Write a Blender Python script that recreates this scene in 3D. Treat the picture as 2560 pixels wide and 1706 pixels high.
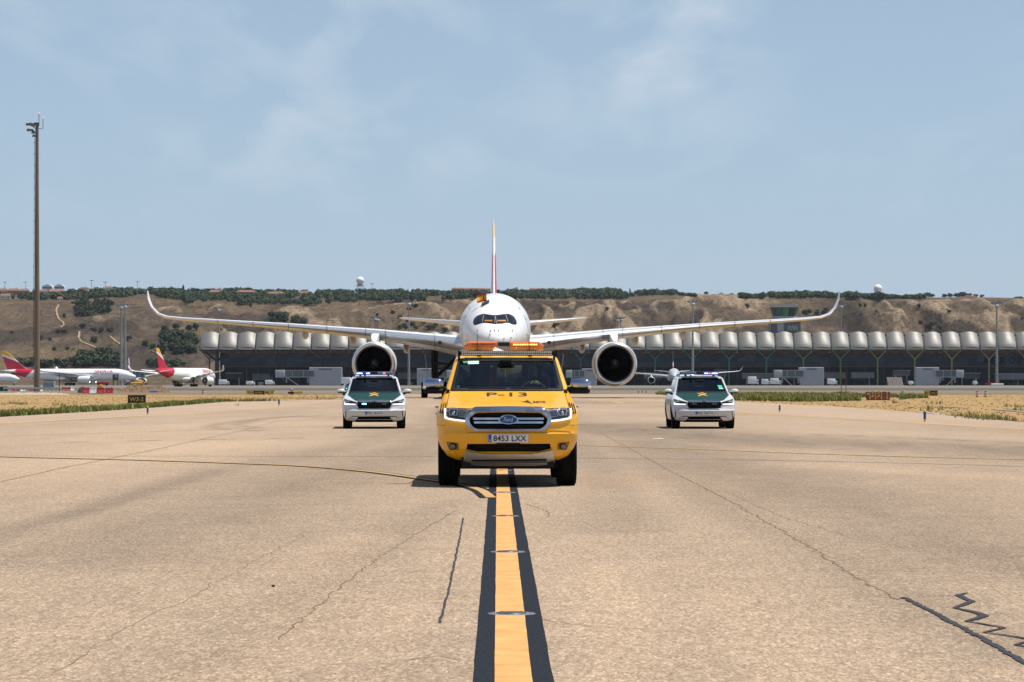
import bpy, bmesh, math, random
import numpy as np
from mathutils import Vector, Matrix, noise
from mathutils.bvhtree import BVHTree

for _o in list(bpy.data.objects):
    bpy.data.objects.remove(_o, do_unlink=True)
scene = bpy.context.scene
col = scene.collection
rnd = random.Random(7)
R = math.radians

# ------------------------------------------------------------------ camera
F = 7200.0            # focal length in pixels of the 2560 px wide photograph
H = 1.35              # camera height
HX, HY = 1280.0, 957.0
cam_d = bpy.data.cameras.new('camera')
cam = bpy.data.objects.new('camera', cam_d)
col.objects.link(cam)
cam.location = (0, 0, H)
cam.rotation_euler = (R(90), 0, 0)
cam_d.sensor_width = 36.0
cam_d.lens = F / 2560 * 36.0
cam_d.shift_y = (HY - 853) / 2560
cam_d.clip_start = 0.1
cam_d.clip_end = 20000
scene.camera = cam

# ------------------------------------------------------------------ light
SUN = Vector((0.33, 0.045, 0.94)).normalized()
sun_d = bpy.data.lights.new('sun', 'SUN')
sun_d.energy = 5.0
sun_d.angle = R(0.53)
sun_d.color = (1.0, 0.955, 0.88)
sun = bpy.data.objects.new('sun', sun_d)
col.objects.link(sun)
sun.rotation_euler = SUN.to_track_quat('Z', 'Y').to_euler()

world = bpy.data.worlds.new('World')
scene.world = world
world.use_nodes = True
wn, wl = world.node_tree.nodes, world.node_tree.links
wn.clear()
w_out = wn.new('ShaderNodeOutputWorld')
w_bg = wn.new('ShaderNodeBackground')
w_sky = wn.new('ShaderNodeTexSky')
w_sky.sky_type = 'NISHITA'
w_sky.sun_disc = False
w_sky.sun_elevation = math.asin(SUN.z)
w_sky.sun_rotation = math.atan2(SUN.x, SUN.y)
w_sky.altitude = 600
w_sky.air_density = 1.0
w_sky.dust_density = 0.6
w_sky.ozone_density = 1.6
SKY_STRENGTH = 0.075
w_bg.inputs['Strength'].default_value = SKY_STRENGTH
# thin high cloud, laid on a flat layer above the airfield
w_geo = wn.new('ShaderNodeNewGeometry')
w_sep = wn.new('ShaderNodeSeparateXYZ')
w_tc = wn.new('ShaderNodeTexCoord')
wl.new(w_tc.outputs['Generated'], w_sep.inputs[0])
def wmath(op, a, b=None, c=None, clamp=False):
    n = wn.new('ShaderNodeMath'); n.operation = op; n.use_clamp = clamp
    for i, v in enumerate((a, b, c)):
        if v is None: continue
        if isinstance(v, (int, float)): n.inputs[i].default_value = v
        else: wl.new(v, n.inputs[i])
    return n.outputs[0]
zz = wmath('ADD', wmath('MAXIMUM', w_sep.outputs['Z'], 0.0), 0.10)
cu = wmath('DIVIDE', w_sep.outputs['X'], zz)
cv = wmath('DIVIDE', w_sep.outputs['Y'], zz)
w_cmb = wn.new('ShaderNodeCombineXYZ')
wl.new(cu, w_cmb.inputs[0]); wl.new(cv, w_cmb.inputs[1])
w_n1 = wn.new('ShaderNodeTexNoise'); w_n1.inputs['Scale'].default_value = 1.5
w_n1.inputs['Detail'].default_value = 5; w_n1.inputs['Roughness'].default_value = 0.5
w_n1.inputs['Distortion'].default_value = 0.25
w_map = wn.new('ShaderNodeMapping'); w_map.inputs['Location'].default_value = (7.7, 1.9, 0)
w_map.inputs['Scale'].default_value = (3.4, 1.0, 1)
wl.new(w_cmb.outputs[0], w_map.inputs[0]); wl.new(w_map.outputs[0], w_n1.inputs['Vector'])
w_n2 = wn.new('ShaderNodeTexNoise'); w_n2.inputs['Scale'].default_value = 0.55
w_n2.inputs['Detail'].default_value = 2
wl.new(w_map.outputs[0], w_n2.inputs['Vector'])
cl = wmath('MULTIPLY', wmath('SUBTRACT', w_n1.outputs['Fac'], 0.44), 5.0, clamp=True)
cl2 = wmath('MULTIPLY', wmath('SUBTRACT', w_n2.outputs['Fac'], 0.38), 4.0, clamp=True)
up = wmath('MULTIPLY', wmath('SUBTRACT', w_sep.outputs['Z'], 0.052), 15.0, clamp=True)
cloud = wmath('MULTIPLY', wmath('MULTIPLY', wmath('MULTIPLY', cl, cl2), up), 0.52)
w_tint = wn.new('ShaderNodeMix'); w_tint.data_type = 'RGBA'   # summer haze veiling the blue
wl.new(wmath('MULTIPLY', wmath('POWER', wmath('SUBTRACT', 1.0, wmath('MAXIMUM', w_sep.outputs['Z'], 0.0)), 2.2), 0.78), w_tint.inputs['Factor'])   # thickest at the horizon, thin overhead
w_tint.inputs['B'].default_value = (4.95, 6.65, 8.75, 1)
wl.new(w_sky.outputs[0], w_tint.inputs['A'])
w_mix = wn.new('ShaderNodeMix'); w_mix.data_type = 'RGBA'
w_mix.inputs['B'].default_value = (8.9, 9.5, 10.0, 1)
wl.new(cloud, w_mix.inputs['Factor'])
wl.new(w_tint.outputs['Result'], w_mix.inputs['A'])
wl.new(w_mix.outputs['Result'], w_bg.inputs['Color'])
wl.new(w_bg.outputs[0], w_out.inputs['Surface'])

vs = scene.view_settings
vs.view_transform = 'Standard'; vs.look = 'None'; vs.gamma = 1.0
vs.use_curve_mapping = False
vs.exposure = 0.22
scene.cycles.use_denoising = True
scene.cycles.max_bounces = 8
scene.cycles.transparent_max_bounces = 12
scene.cycles.volume_bounces = 0
scene.cycles.sample_clamp_indirect = 6.0

# ------------------------------------------------------------------ helpers
def at(px, py, d):
    return Vector(((px - HX) * d / F, d, H + (HY - py) * d / F))
def gp(px, py, z=0.0):
    d = (H - z) * F / (py - HY)
    return Vector(((px - HX) * d / F, d, z))
def lerp(a, b, t): return a + (b - a) * t
def tab(t, keys):
    if t <= keys[0][0]: return keys[0][1]
    for (a, va), (b, vb) in zip(keys, keys[1:]):
        if t <= b: return va + (vb - va) * (t - a) / (b - a)
    return keys[-1][1]

class MB:
    def __init__(s): s.v = []; s.f = []; s.m = []
    def add(s, vs_, fs, mi=0):
        o = len(s.v); s.v += [tuple(p) for p in vs_]
        for f in fs: s.f.append(tuple(i + o for i in f)); s.m.append(mi)
        return s
    def box(s, c, size, rz=0.0, mi=0, top=(1, 1), rx=0.0):
        hx, hy, hz = (q / 2 for q in size)
        vs_ = []
        for z in (-hz, hz):
            k = top if z > 0 else (1, 1)
            for x, y in ((-hx, -hy), (hx, -hy), (hx, hy), (-hx, hy)):
                p = Vector((x * k[0], y * k[1], z))
                if rx: p.rotate(Matrix.Rotation(rx, 3, 'X'))
                if rz: p.rotate(Matrix.Rotation(rz, 3, 'Z'))
                vs_.append(p + Vector(c))
        return s.add(vs_, [(0, 3, 2, 1), (4, 5, 6, 7), (0, 1, 5, 4), (1, 2, 6, 5), (2, 3, 7, 6), (3, 0, 4, 7)], mi)
    def rbox(s, c, size, bev=0.02, seg=2, rz=0.0, mi=0, rx=0.0, ry=0.0):
        bm = bmesh.new(); bmesh.ops.create_cube(bm, size=1)
        for v in bm.verts: v.co = Vector((v.co.x * size[0], v.co.y * size[1], v.co.z * size[2]))
        bmesh.ops.bevel(bm, geom=bm.edges[:], offset=bev, segments=seg, profile=0.5, affect='EDGES')
        M_ = Matrix.Rotation(rz, 3, 'Z') @ Matrix.Rotation(rx, 3, 'X') @ Matrix.Rotation(ry, 3, 'Y')
        bm.verts.index_update()
        vs_ = [M_ @ v.co + Vector(c) for v in bm.verts]
        fs = [[v.index for v in f.verts] for f in bm.faces]
        bm.free(); return s.add(vs_, fs, mi)
    def rings(s, rings, closed=True, caps=True, mi=0):
        n = len(rings[0]); vs_ = [p for r in rings for p in r]; fs = []
        m = n if closed else n - 1
        for i in range(len(rings) - 1):
            for j in range(m):
                k = (j + 1) % n
                fs.append((i * n + j, i * n + k, (i + 1) * n + k, (i + 1) * n + j))
        if caps and closed:
            fs.append(tuple(reversed(range(n)))); fs.append(tuple((len(rings) - 1) * n + j for j in range(n)))
        return s.add(vs_, fs, mi)
    def tube(s, path, r, n=8, mi=0, caps=True):
        path = [Vector(p) for p in path]; rr = r if isinstance(r, (list, tuple)) else [r] * len(path)
        rings = []; up_ = None
        for i, p in enumerate(path):
            a = path[max(i - 1, 0)]; b = path[min(i + 1, len(path) - 1)]
            t = (b - a).normalized()
            if up_ is None: up_ = Vector((0, 0, 1)) if abs(t.z) < 0.9 else Vector((1, 0, 0))
            u = t.cross(up_).normalized(); w = u.cross(t).normalized(); up_ = w
            rings.append([p + (u * math.cos(q) + w * math.sin(q)) * rr[i] for q in (2 * math.pi * k / n for k in range(n))])
        return s.rings(rings, True, caps, mi)
    def lathe(s, prof, o=(0, 0, 0), axis='Z', n=24, mi=0, caps=False, sx=1.0):
        rings = []
        for r_, h in prof:
            ring = []
            for k in range(n):
                q = 2 * math.pi * k / n; c, si = math.cos(q) * r_ * sx, math.sin(q) * r_
                p = (c, si, h) if axis == 'Z' else ((h, c, si) if axis == 'X' else (c, h, si))
                ring.append(Vector(p) + Vector(o))
            rings.append(ring)
        return s.rings(rings, True, caps, mi)
    def sphere(s, c, r, nu=16, nv=10, mi=0, z0=-1.0):
        r = (r, r, r) if isinstance(r, (int, float)) else r
        rings = []
        for i in range(nv + 1):
            a = lerp(math.asin(z0), math.pi / 2, i / nv); cr = max(math.cos(a), 1e-3)
            rings.append([(c[0] + r[0] * cr * math.cos(2 * math.pi * k / nu), c[1] + r[1] * cr * math.sin(2 * math.pi * k / nu), c[2] + r[2] * math.sin(a)) for k in range(nu)])
        return s.rings(rings, True, True, mi)
    def prism(s, poly, y0, y1, mi=0):
        """polygon in (x, z) extruded from y0 to y1"""
        n = len(poly)
        vs_ = [(x, y0, z) for x, z in poly] + [(x, y1, z) for x, z in poly]
        fs = [tuple(range(n)), tuple(reversed(range(n, 2 * n)))] + [(i, i + n, (i + 1) % n + n, (i + 1) % n) for i in range(n)]
        return s.add(vs_, fs, mi)
    def mesh(s, name, mats, smooth=None):
        me = bpy.data.meshes.new(name)
        me.from_pydata(s.v, [], s.f)
        for m_ in (mats if isinstance(mats, (list, tuple)) else [mats]): me.materials.append(m_)
        if any(s.m): me.polygons.foreach_set('material_index', s.m)
        fix(me, smooth); return me
    def build(s, name, mats, parent=None, smooth=None):
        return obj(name, s.mesh(name, mats, smooth), parent)

def fix(me, smooth=None, recalc=True):
    bm = bmesh.new(); bm.from_mesh(me)
    if recalc: bmesh.ops.recalc_face_normals(bm, faces=bm.faces[:])
    bm.to_mesh(me); bm.free()
    if smooth:
        me.polygons.foreach_set('use_smooth', [True] * len(me.polygons))
        me.set_sharp_from_angle(angle=R(smooth))
    me.update()

def obj(name, me, parent=None):
    o = bpy.data.objects.new(name, me); col.objects.link(o)
    if parent is not None: o.parent = parent
    return o
def tag(o, label=None, cat=None, group=None, kind=None):
    if label: o['label'] = label
    if cat: o['category'] = cat
    if group: o['group'] = group
    if kind: o['kind'] = kind
    return o
def empty(name, loc=(0, 0, 0), rz=0.0, label=None, cat=None, group=None):
    o = bpy.data.objects.new(name, None); col.objects.link(o)
    o.location = loc; o.rotation_euler = (0, 0, rz); o.empty_display_size = 0.2
    return tag(o, label, cat, group)
def copy_tree(o, parent=None):
    c = o.copy(); col.objects.link(c); c.parent = parent
    for ch in list(o.children): copy_tree(ch, c)
    return c

_text = {}
def text_data(s, shear=0.0):
    """verts/faces of a word, cap height about 0.7, centred in x, base at 0"""
    if (s, shear) in _text: return _text[(s, shear)]
    cu_ = bpy.data.curves.new('t', 'FONT'); cu_.body = s; cu_.align_x = 'CENTER'; cu_.shear = shear
    cu_.resolution_u = 3; cu_.offset = 0.012
    o = bpy.data.objects.new('t', cu_); col.objects.link(o)
    dg = bpy.context.evaluated_depsgraph_get()
    me = bpy.data.meshes.new_from_object(o.evaluated_get(dg))
    v = [tuple(p.co) for p in me.vertices]; f = [tuple(p.vertices) for p in me.polygons]
    bpy.data.objects.remove(o, do_unlink=True); bpy.data.meshes.remove(me); bpy.data.curves.remove(cu_)
    x0 = min(p[0] for p in v); x1 = max(p[0] for p in v); y0 = min(p[1] for p in v); y1 = max(p[1] for p in v)
    v = [((p[0] - (x0 + x1) / 2) / (x1 - x0), (p[1] - y0) / (y1 - y0)) for p in v]   # unit box -0.5..0.5 , 0..1
    _text[(s, shear)] = (v, f); return v, f
def text_flat(name, s, w, h, c, mat, parent, face='-Y', off=0.003, shear=0.0):
    """word of width w and height h centred at c, standing in the xz plane facing -Y (or yz plane facing +-X)"""
    v, f = text_data(s, shear); mb = MB(); vs_ = []
    for u, t in v:
        a, b = u * w, (t - 0.5) * h
        if face == '-Y': vs_.append((c[0] + a, c[1] - off, c[2] + b))
        elif face == '-X': vs_.append((c[0] - off, c[1] - a, c[2] + b))
        else: vs_.append((c[0] + off, c[1] + a, c[2] + b))
    mb.add(vs_, f); me = bpy.data.meshes.new(name); me.from_pydata(mb.v, [], mb.f); me.materials.append(mat)
    return obj(name, me, parent)

# ------------------------------------------------------------------ materials
def nodes(m): return m.node_tree.nodes, m.node_tree.links
def newmat(name):
    m = bpy.data.materials.new(name); m.use_nodes = True
    return m, m.node_tree.nodes['Principled BSDF']
def mix_rgb(m, fac, a, b, blend='MIX'):
    n, l = nodes(m); x = n.new('ShaderNodeMix'); x.data_type = 'RGBA'; x.blend_type = blend
    for k, v in (('Factor', fac), ('A', a), ('B', b)):
        if isinstance(v, (int, float)): x.inputs[k].default_value = v
        elif isinstance(v, (tuple, list)): x.inputs[k].default_value = tuple(v) + ((1,) if len(v) == 3 else ())
        else: l.new(v, x.inputs[k])
    return x.outputs['Result']
def mth(m, op, a, b=None, clamp=False):
    n, l = nodes(m); x = n.new('ShaderNodeMath'); x.operation = op; x.use_clamp = clamp
    for i, v in enumerate((a, b)):
        if v is None: continue
        if isinstance(v, (int, float)): x.inputs[i].default_value = v
        else: l.new(v, x.inputs[i])
    return x.outputs[0]
def coords(m, which='Object', scale=(1, 1, 1), loc=(0, 0, 0)):
    n, l = nodes(m); t = n.new('ShaderNodeTexCoord'); mp = n.new('ShaderNodeMapping')
    mp.inputs['Scale'].default_value = scale; mp.inputs['Location'].default_value = loc
    l.new(t.outputs[which], mp.inputs[0]); return mp.outputs[0]
def tnoise(m, vec, scale, detail=3, rough=0.55, dist=0.0):
    n, l = nodes(m); t = n.new('ShaderNodeTexNoise')
    t.inputs['Scale'].default_value = scale; t.inputs['Detail'].default_value = detail
    t.inputs['Roughness'].default_value = rough; t.inputs['Distortion'].default_value = dist
    l.new(vec, t.inputs['Vector']); return t.outputs['Fac']
def ramp(m, fac, stops, interp='LINEAR'):
    n, l = nodes(m); r = n.new('ShaderNodeValToRGB'); r.color_ramp.interpolation = interp
    e = r.color_ramp.elements
    while len(e) > 1: e.remove(e[-1])
    for i, (p, c) in enumerate(stops):
        q = e[0] if i == 0 else e.new(p)
        q.position = p; q.color = tuple(c) + (1,) if not isinstance(c, (int, float)) else (c, c, c, 1)
    l.new(fac, r.inputs[0]); return r.outputs[0]
def bump(m, b, height, strength=0.3, dist=0.02):
    n, l = nodes(m); x = n.new('ShaderNodeBump')
    x.inputs['Strength'].default_value = strength; x.inputs['Distance'].default_value = dist
    l.new(height, x.inputs['Height']); l.new(x.outputs[0], b.inputs['Normal'])
_mats = {}
def M(name, c=(0.5, 0.5, 0.5), rough=0.5, metal=0.0, var=0.0, vscale=3.0, coat=0.0, emit=None, estr=0.0, spec=0.5, bmp=0.0, bscale=40.0):
    if name in _mats: return _mats[name]
    m, b = newmat(name)
    b.inputs['Base Color'].default_value = tuple(c) + (1,)
    b.inputs['Roughness'].default_value = rough; b.inputs['Metallic'].default_value = metal
    b.inputs['Coat Weight'].default_value = coat; b.inputs['Coat Roughness'].default_value = 0.06
    b.inputs['Specular IOR Level'].default_value = spec
    n, l = nodes(m)
    if var:
        v = coords(m); f_ = tnoise(m, v, vscale, 5, 0.6)
        k = ramp(m, f_, [(0.25, 1 - var), (0.75, 1 + var * 0.6)])
        l.new(mix_rgb(m, 1.0, c, k, 'MULTIPLY'), b.inputs['Base Color'])
        r2 = ramp(m, f_, [(0.2, min(1, rough * 1.25)), (0.8, rough * 0.85)])
        l.new(r2, b.inputs['Roughness'])
    if bmp:
        bump(m, b, tnoise(m, coords(m), bscale, 3), bmp, 0.01)
    if emit:
        b.inputs['Emission Color'].default_value = tuple(emit) + (1,); b.inputs['Emission Strength'].default_value = estr
    _mats[name] = m; return m
def objcolor(name, rough=0.5, metal=0.0):
    if name in _mats: return _mats[name]
    m, b = newmat(name); n, l = nodes(m); oi = n.new('ShaderNodeObjectInfo')
    f_ = tnoise(m, coords(m), 2.0, 4)
    l.new(mix_rgb(m, 1.0, oi.outputs['Color'], ramp(m, f_, [(0.3, 0.8), (0.7, 1.08)]), 'MULTIPLY'), b.inputs['Base Color'])
    b.inputs['Roughness'].default_value = rough; b.inputs['Metallic'].default_value = metal
    _mats[name] = m; return m
def glass(name, tint, refl=0.04, rough=0.02, ior=1.5):
    if name in _mats: return _mats[name]
    m = bpy.data.materials.new(name); m.use_nodes = True; n, l = nodes(m); n.clear()
    o = n.new('ShaderNodeOutputMaterial'); mx = n.new('ShaderNodeMixShader'); t = n.new('ShaderNodeBsdfTransparent'); g = n.new('ShaderNodeBsdfGlossy'); fr = n.new('ShaderNodeFresnel')
    fr.inputs['IOR'].default_value = ior
    t.inputs['Color'].default_value = tuple(tint) + (1,); g.inputs['Roughness'].default_value = rough; g.inputs['Color'].default_value = (0.9, 0.95, 1, 1)
    l.new(fr.outputs[0], mx.inputs[0]); l.new(t.outputs[0], mx.inputs[1]); l.new(g.outputs[0], mx.inputs[2]); l.new(mx.outputs[0], o.inputs['Surface'])
    _mats[name] = m; return m
BLACK = M('black_plastic', (0.007, 0.007, 0.008), 0.6, spec=.25)
RUBBER = M('tyre_rubber', (0.007, 0.007, 0.007), 0.9, var=0.25, vscale=8, spec=.12)
CHROME = M('chrome', (0.60, 0.62, 0.65), 0.10, 1.0)
STEEL = M('galvanised_steel', (0.42, 0.44, 0.45), 0.5, 0.6, var=0.2)
WHITE = M('white_paint', (0.78, 0.78, 0.77), 0.35, var=0.06, vscale=1.2)
# ================================================================== the setting: ground
def asphalt_mat(name, base, dark, speck=1.0, stain=True, near=True):
    m, b = newmat(name); n, l = nodes(m)
    v = coords(m)
    big = tnoise(m, coords(m, scale=(1, 0.25, 1)), 0.16, 5, 0.6)
    mid = tnoise(m, v, 1.3, 4, 0.6)
    c = mix_rgb(m, ramp(m, big, [(0.32, 0), (0.68, 1)]), dark, base)
    c = mix_rgb(m, mth(m, 'MULTIPLY', ramp(m, mid, [(0.35, 0), (0.7, 1)]), 0.35), c, tuple(x * 1.16 for x in base))
    if near:
        fine = tnoise(m, v, 55, 3, 0.75)
        vo = n.new('ShaderNodeTexVoronoi'); vo.inputs['Scale'].default_value = 95; vo.inputs['Randomness'].default_value = 1
        l.new(coords(m, scale=(1, .3, 1)), vo.inputs['Vector'])
        sp = n.new('ShaderNodeSeparateColor'); l.new(vo.outputs['Color'], sp.inputs[0])
        agg = ramp(m, sp.outputs[0], [(0.0, 0.45), (0.3, 0.82), (0.7, 1.05), (0.9, 1.3), (1.0, 1.75)])
        c = mix_rgb(m, 0.55 * speck, c, mix_rgb(m, 1.0, c, agg, 'MULTIPLY'))
        c = mix_rgb(m, 0.65 * speck, c, mix_rgb(m, 1.0, c, ramp(m, fine, [(0.3, 0.62), (0.7, 1.32)]), 'MULTIPLY'))
        vo2 = n.new('ShaderNodeTexVoronoi'); vo2.inputs['Scale'].default_value = 42; l.new(coords(m, scale=(1, .3, 1)), vo2.inputs['Vector'])
        sp2 = n.new('ShaderNodeSeparateColor'); l.new(vo2.outputs['Color'], sp2.inputs[0])
        c = mix_rgb(m, 0.5 * speck, c, mix_rgb(m, 1.0, c, ramp(m, sp2.outputs[1], [(0, 0.68), (0.6, 1.0), (1, 1.4)]), 'MULTIPLY'))
        bump(m, b, sp.outputs[0], 0.5, 0.006)
    if stain:
        a = n.new('ShaderNodeAttribute'); a.attribute_name = 'stain'
        st = mth(m, 'MULTIPLY', a.outputs['Fac'], ramp(m, tnoise(m, coords(m, scale=(1, 0.15, 1)), 1.5, 5, 0.65), [(0.25, 0.55), (0.7, 1.15)]), True)
        c = mix_rgb(m, st, c, mix_rgb(m, 1.0, c, (0.36, 0.39, 0.43), 'MULTIPLY'))
        p = n.new('ShaderNodeAttribute'); p.attribute_name = 'pale'
        c = mix_rgb(m, p.outputs['Fac'], c, mix_rgb(m, 1.0, c, (1.28, 1.24, 1.20), 'MULTIPLY'))
    l.new(c, b.inputs['Base Color']); b.inputs['Roughness'].default_value = 0.85
    b.inputs['Specular IOR Level'].default_value = 0.03
    return m
def soil_mat(name, a, b_, c_, s1=0.05, s2=0.8):
    m, b = newmat(name); n, l = nodes(m); v = coords(m)
    c = mix_rgb(m, ramp(m, tnoise(m, v, s1, 5, 0.6), [(0.35, 0), (0.65, 1)]), a, b_)
    c = mix_rgb(m, ramp(m, tnoise(m, v, s2, 5, 0.65), [(0.45, 0), (0.75, 0.8)]), c, c_)
    c = mix_rgb(m, 1.0, c, ramp(m, tnoise(m, v, 9, 4, 0.7), [(0.3, 0.7), (0.7, 1.25)]), 'MULTIPLY')
    l.new(c, b.inputs['Base Color']); b.inputs['Roughness'].default_value = 0.95; b.inputs['Specular IOR Level'].default_value = 0.1
    bump(m, b, tnoise(m, v, 3.0, 5, 0.7), 0.6, 0.15)
    return m
DRY = soil_mat('dry_grassland', (0.350, 0.222, 0.094), (0.29, 0.187, 0.082), (0.39, 0.275, 0.14))
TAXI = asphalt_mat('bleached_asphalt', (0.385, 0.288, 0.203), (0.285, 0.214, 0.153))
SHOULDER = asphalt_mat('shoulder_asphalt', (0.40, 0.295, 0.215), (0.34, 0.25, 0.18), 0.7, False)
FARASPH = asphalt_mat('grey_asphalt', (0.105, 0.100, 0.093), (0.082, 0.079, 0.075), 0, False, False)
FARPALE = asphalt_mat('pale_concrete', (0.175, 0.152, 0.128), (0.14, 0.124, 0.107), 0, False, False)
APRON = asphalt_mat('apron_concrete', (0.17, 0.16, 0.145), (0.13, 0.125, 0.115), 0, False, False)

def sheet(name, pts, mat, kind='structure', parent=None):
    me = bpy.data.meshes.new(name); me.from_pydata([tuple(p) for p in pts], [], [tuple(range(len(pts)))])
    me.materials.append(mat); fix(me)
    if me.polygons[0].normal.z < 0: me.flip_normals()
    o = obj(name, me, parent)
    if parent is None: o['kind'] = kind
    return o
ZG = -0.06
sheet('ground', [(-6000, -300, ZG), (6000, -300, ZG), (6000, 9000, ZG), (-6000, 9000, ZG)], DRY)

# edges of the taxiway: (distance, x)
EL = [(-40, -21.5), (60, -21), (114, -20.3), (137, -19.6), (159, -19.5), (207, -20.4), (216, -17.6), (231, -14.5), (300, -17), (340, -20)]
ER = [(-40, 21), (60, 18.5), (99, 17.6), (124.6, 18.2), (135, 18.75), (170, 18.5), (177, 17.7), (211, 16.1), (230, 15.5), (300, 22), (340, 30)]
SL = [(-40, -19), (60, -18.2), (95.3, -16.6), (124.6, -13.9), (160, -13.0), (207, -12.6), (231, -12.0), (300, -15), (340, -18)]
SR = [(-40, 18), (60, 16.2), (83, 14.9), (111.7, 12.2), (133, 10.5), (160, 9.9), (211, 10.5), (230, 11.5), (300, 20), (340, 28)]

WEAR = [  # worn and rubbered strips of this pavement: line through ground points, half width in metres, strength
    ([(2900, 1148), (2560, 1126), (2300, 1117), (2050, 1108), (1800, 1096), (1600, 1082), (1450, 1062)], 3.2, 0.62),
    ([(2900, 1162), (2560, 1143), (2200, 1128), (1900, 1112), (1700, 1094)], 0.35, 0.55),
    ([(2900, 1140), (2560, 1118), (2200, 1104), (1900, 1090), (1700, 1074)], 0.35, 0.6),
    ([(2900, 1130), (2560, 1108), (2250, 1095), (1980, 1084)], 0.35, 0.5),
    ([(-200, 1400), (100, 1310), (300, 1250), (450, 1205), (545, 1176)], 0.32, 0.55),
    ([(545, 1176), (700, 1150), (900, 1110), (1050, 1060)], 0.8, 0.30),
    ([(1060, 1130), (820, 1190), (500, 1290), (150, 1400)], 1.3, 0.42),
    ([(1120, 1250), (900, 1400), (650, 1560), (400, 1706)], 0.30, 0.28),
    ([(2560, 1420), (2200, 1290), (1950, 1215), (1750, 1150), (1600, 1100)], 1.5, 0.46),
    ([(2560, 1640), (2100, 1400), (1800, 1260), (1640, 1170)], 0.45, 0.35),
    ([(1560, 1330), (1520, 1220), (1480, 1140), (1440, 1080)], 0.5, 0.36),
    ([(1000, 1160), (1070, 1100), (1100, 1060), (1130, 1020)], 1.0, 0.40),
    ([(1420, 1160), (1400, 1080), (1380, 1030)], 1.0, 0.38),
    ([(860, 1049), (720, 1041), (560, 1058), (522, 1066), (565, 1075), (720, 1078)], 0.30, 0.6),
    ([(870, 1044), (760, 1039), (630, 1050), (588, 1063), (650, 1072), (780, 1072)], 0.30, 0.6),
    ([(1500, 1010), (1430, 1003), (1300, 1000), (1150, 1002)], 2.5, 0.35),
]
LIGHTER = [([(-300, 1230), (0, 1190), (300, 1140), (600, 1105)], 2.2, 0.55), ([(2700, 1205), (2400, 1188), (2100, 1168), (1950, 1160)], 1.0, 0.6),
           ([(0, 1100), (300, 1085), (700, 1060), (820, 1040)], 4, 0.35), ([(560, 1706), (760, 1500), (900, 1340)], 0.28, 0.45),
           ([(1520, 1706), (1560, 1560), (1500, 1420)], 0.22, 0.4), ([(900, 1700), (1010, 1500)], 0.15, 0.35), ([(2000, 1706), (1800, 1480)], 0.2, 0.3)]
def _wp(ws): return [([np.array(gp(*p)[:2]) for p in pl], hw, st) for pl, hw, st in ws]
def field(X, Y, ws):
    out = np.zeros_like(X)
    for pl, hw, st in _wp(ws):
        dmin = np.full_like(X, 1e9)
        for a, b in zip(pl, pl[1:]):
            ab = b - a; t = np.clip(((X - a[0]) * ab[0] + (Y - a[1]) * ab[1]) / (ab @ ab), 0, 1)
            dmin = np.minimum(dmin, np.hypot(X - a[0] - t * ab[0], Y - a[1] - t * ab[1]))
        out = np.maximum(out, st * np.exp(-(dmin / hw) ** 2))
    return out
def strip_grid(name, left, right, ds, nx, mat, z, attrs=False):
    X = []; Y = []
    for d in ds:
        a, b = tab(d, left), tab(d, right)
        for i in range(nx + 1): X.append(lerp(a, b, i / nx)); Y.append(d)
    X = np.array(X); Y = np.array(Y)
    vs_ = np.stack([X, Y, np.full_like(X, z)], 1)
    n = nx + 1
    fs = [(i * n + j, i * n + j + 1, (i + 1) * n + j + 1, (i + 1) * n + j) for i in range(len(ds) - 1) for j in range(nx)]
    me = bpy.data.meshes.new(name); me.from_pydata(vs_.tolist(), [], fs); me.materials.append(mat)
    if attrs:
        for nm, ws in (('stain', WEAR), ('pale', LIGHTER)):
            at_ = me.attributes.new(nm, 'FLOAT', 'POINT'); at_.data.foreach_set('value', field(X, Y, ws).astype(np.float32))
    me.update(); return me
ds = [-40, -20, 0, 4, 7] + [8 * 1.028 ** k for k in range(0, 136)]
ds = [d for d in ds if d < 338] + [340]
taxiway = tag(obj('taxiway', strip_grid('taxiway', SL, SR, ds, 200, TAXI, 0.0, True)), kind='structure')
dss = [-40, 0, 30, 60] + list(range(70, 341, 5))
tag(obj('taxiway_shoulder', strip_grid('taxiway_shoulder', EL, ER, dss, 4, SHOULDER, -0.012)), kind='structure')
# crossing pavements further off
def band(name, y0, y1, mat, z, x0=-3000, x1=3000):
    d0, d1 = gp(0, y0).y, gp(0, y1).y
    return sheet(name, [(x0, d1, z), (x1, d1, z), (x1, d0, z), (x0, d0, z)], mat)
band('crossing_road', 981.3, 985.4, FARPALE, -0.03)
band('far_taxiway', 970.2, 976.2, FARASPH, -0.025)
DULL = soil_mat('dull_verge', (.21, .170, .110), (.17, .138, .09), (.25, .205, .14))
band('far_verge', 976.2, 981.3, DULL, -0.028)
band('apron_verge', 966.5, 970.2, DULL, -0.018)
sheet('apron', [(-3000, 900, -0.02), (3000, 900, -0.02), (3000, 1620, -0.02), (-3000, 1620, -0.02)], APRON)

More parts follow.
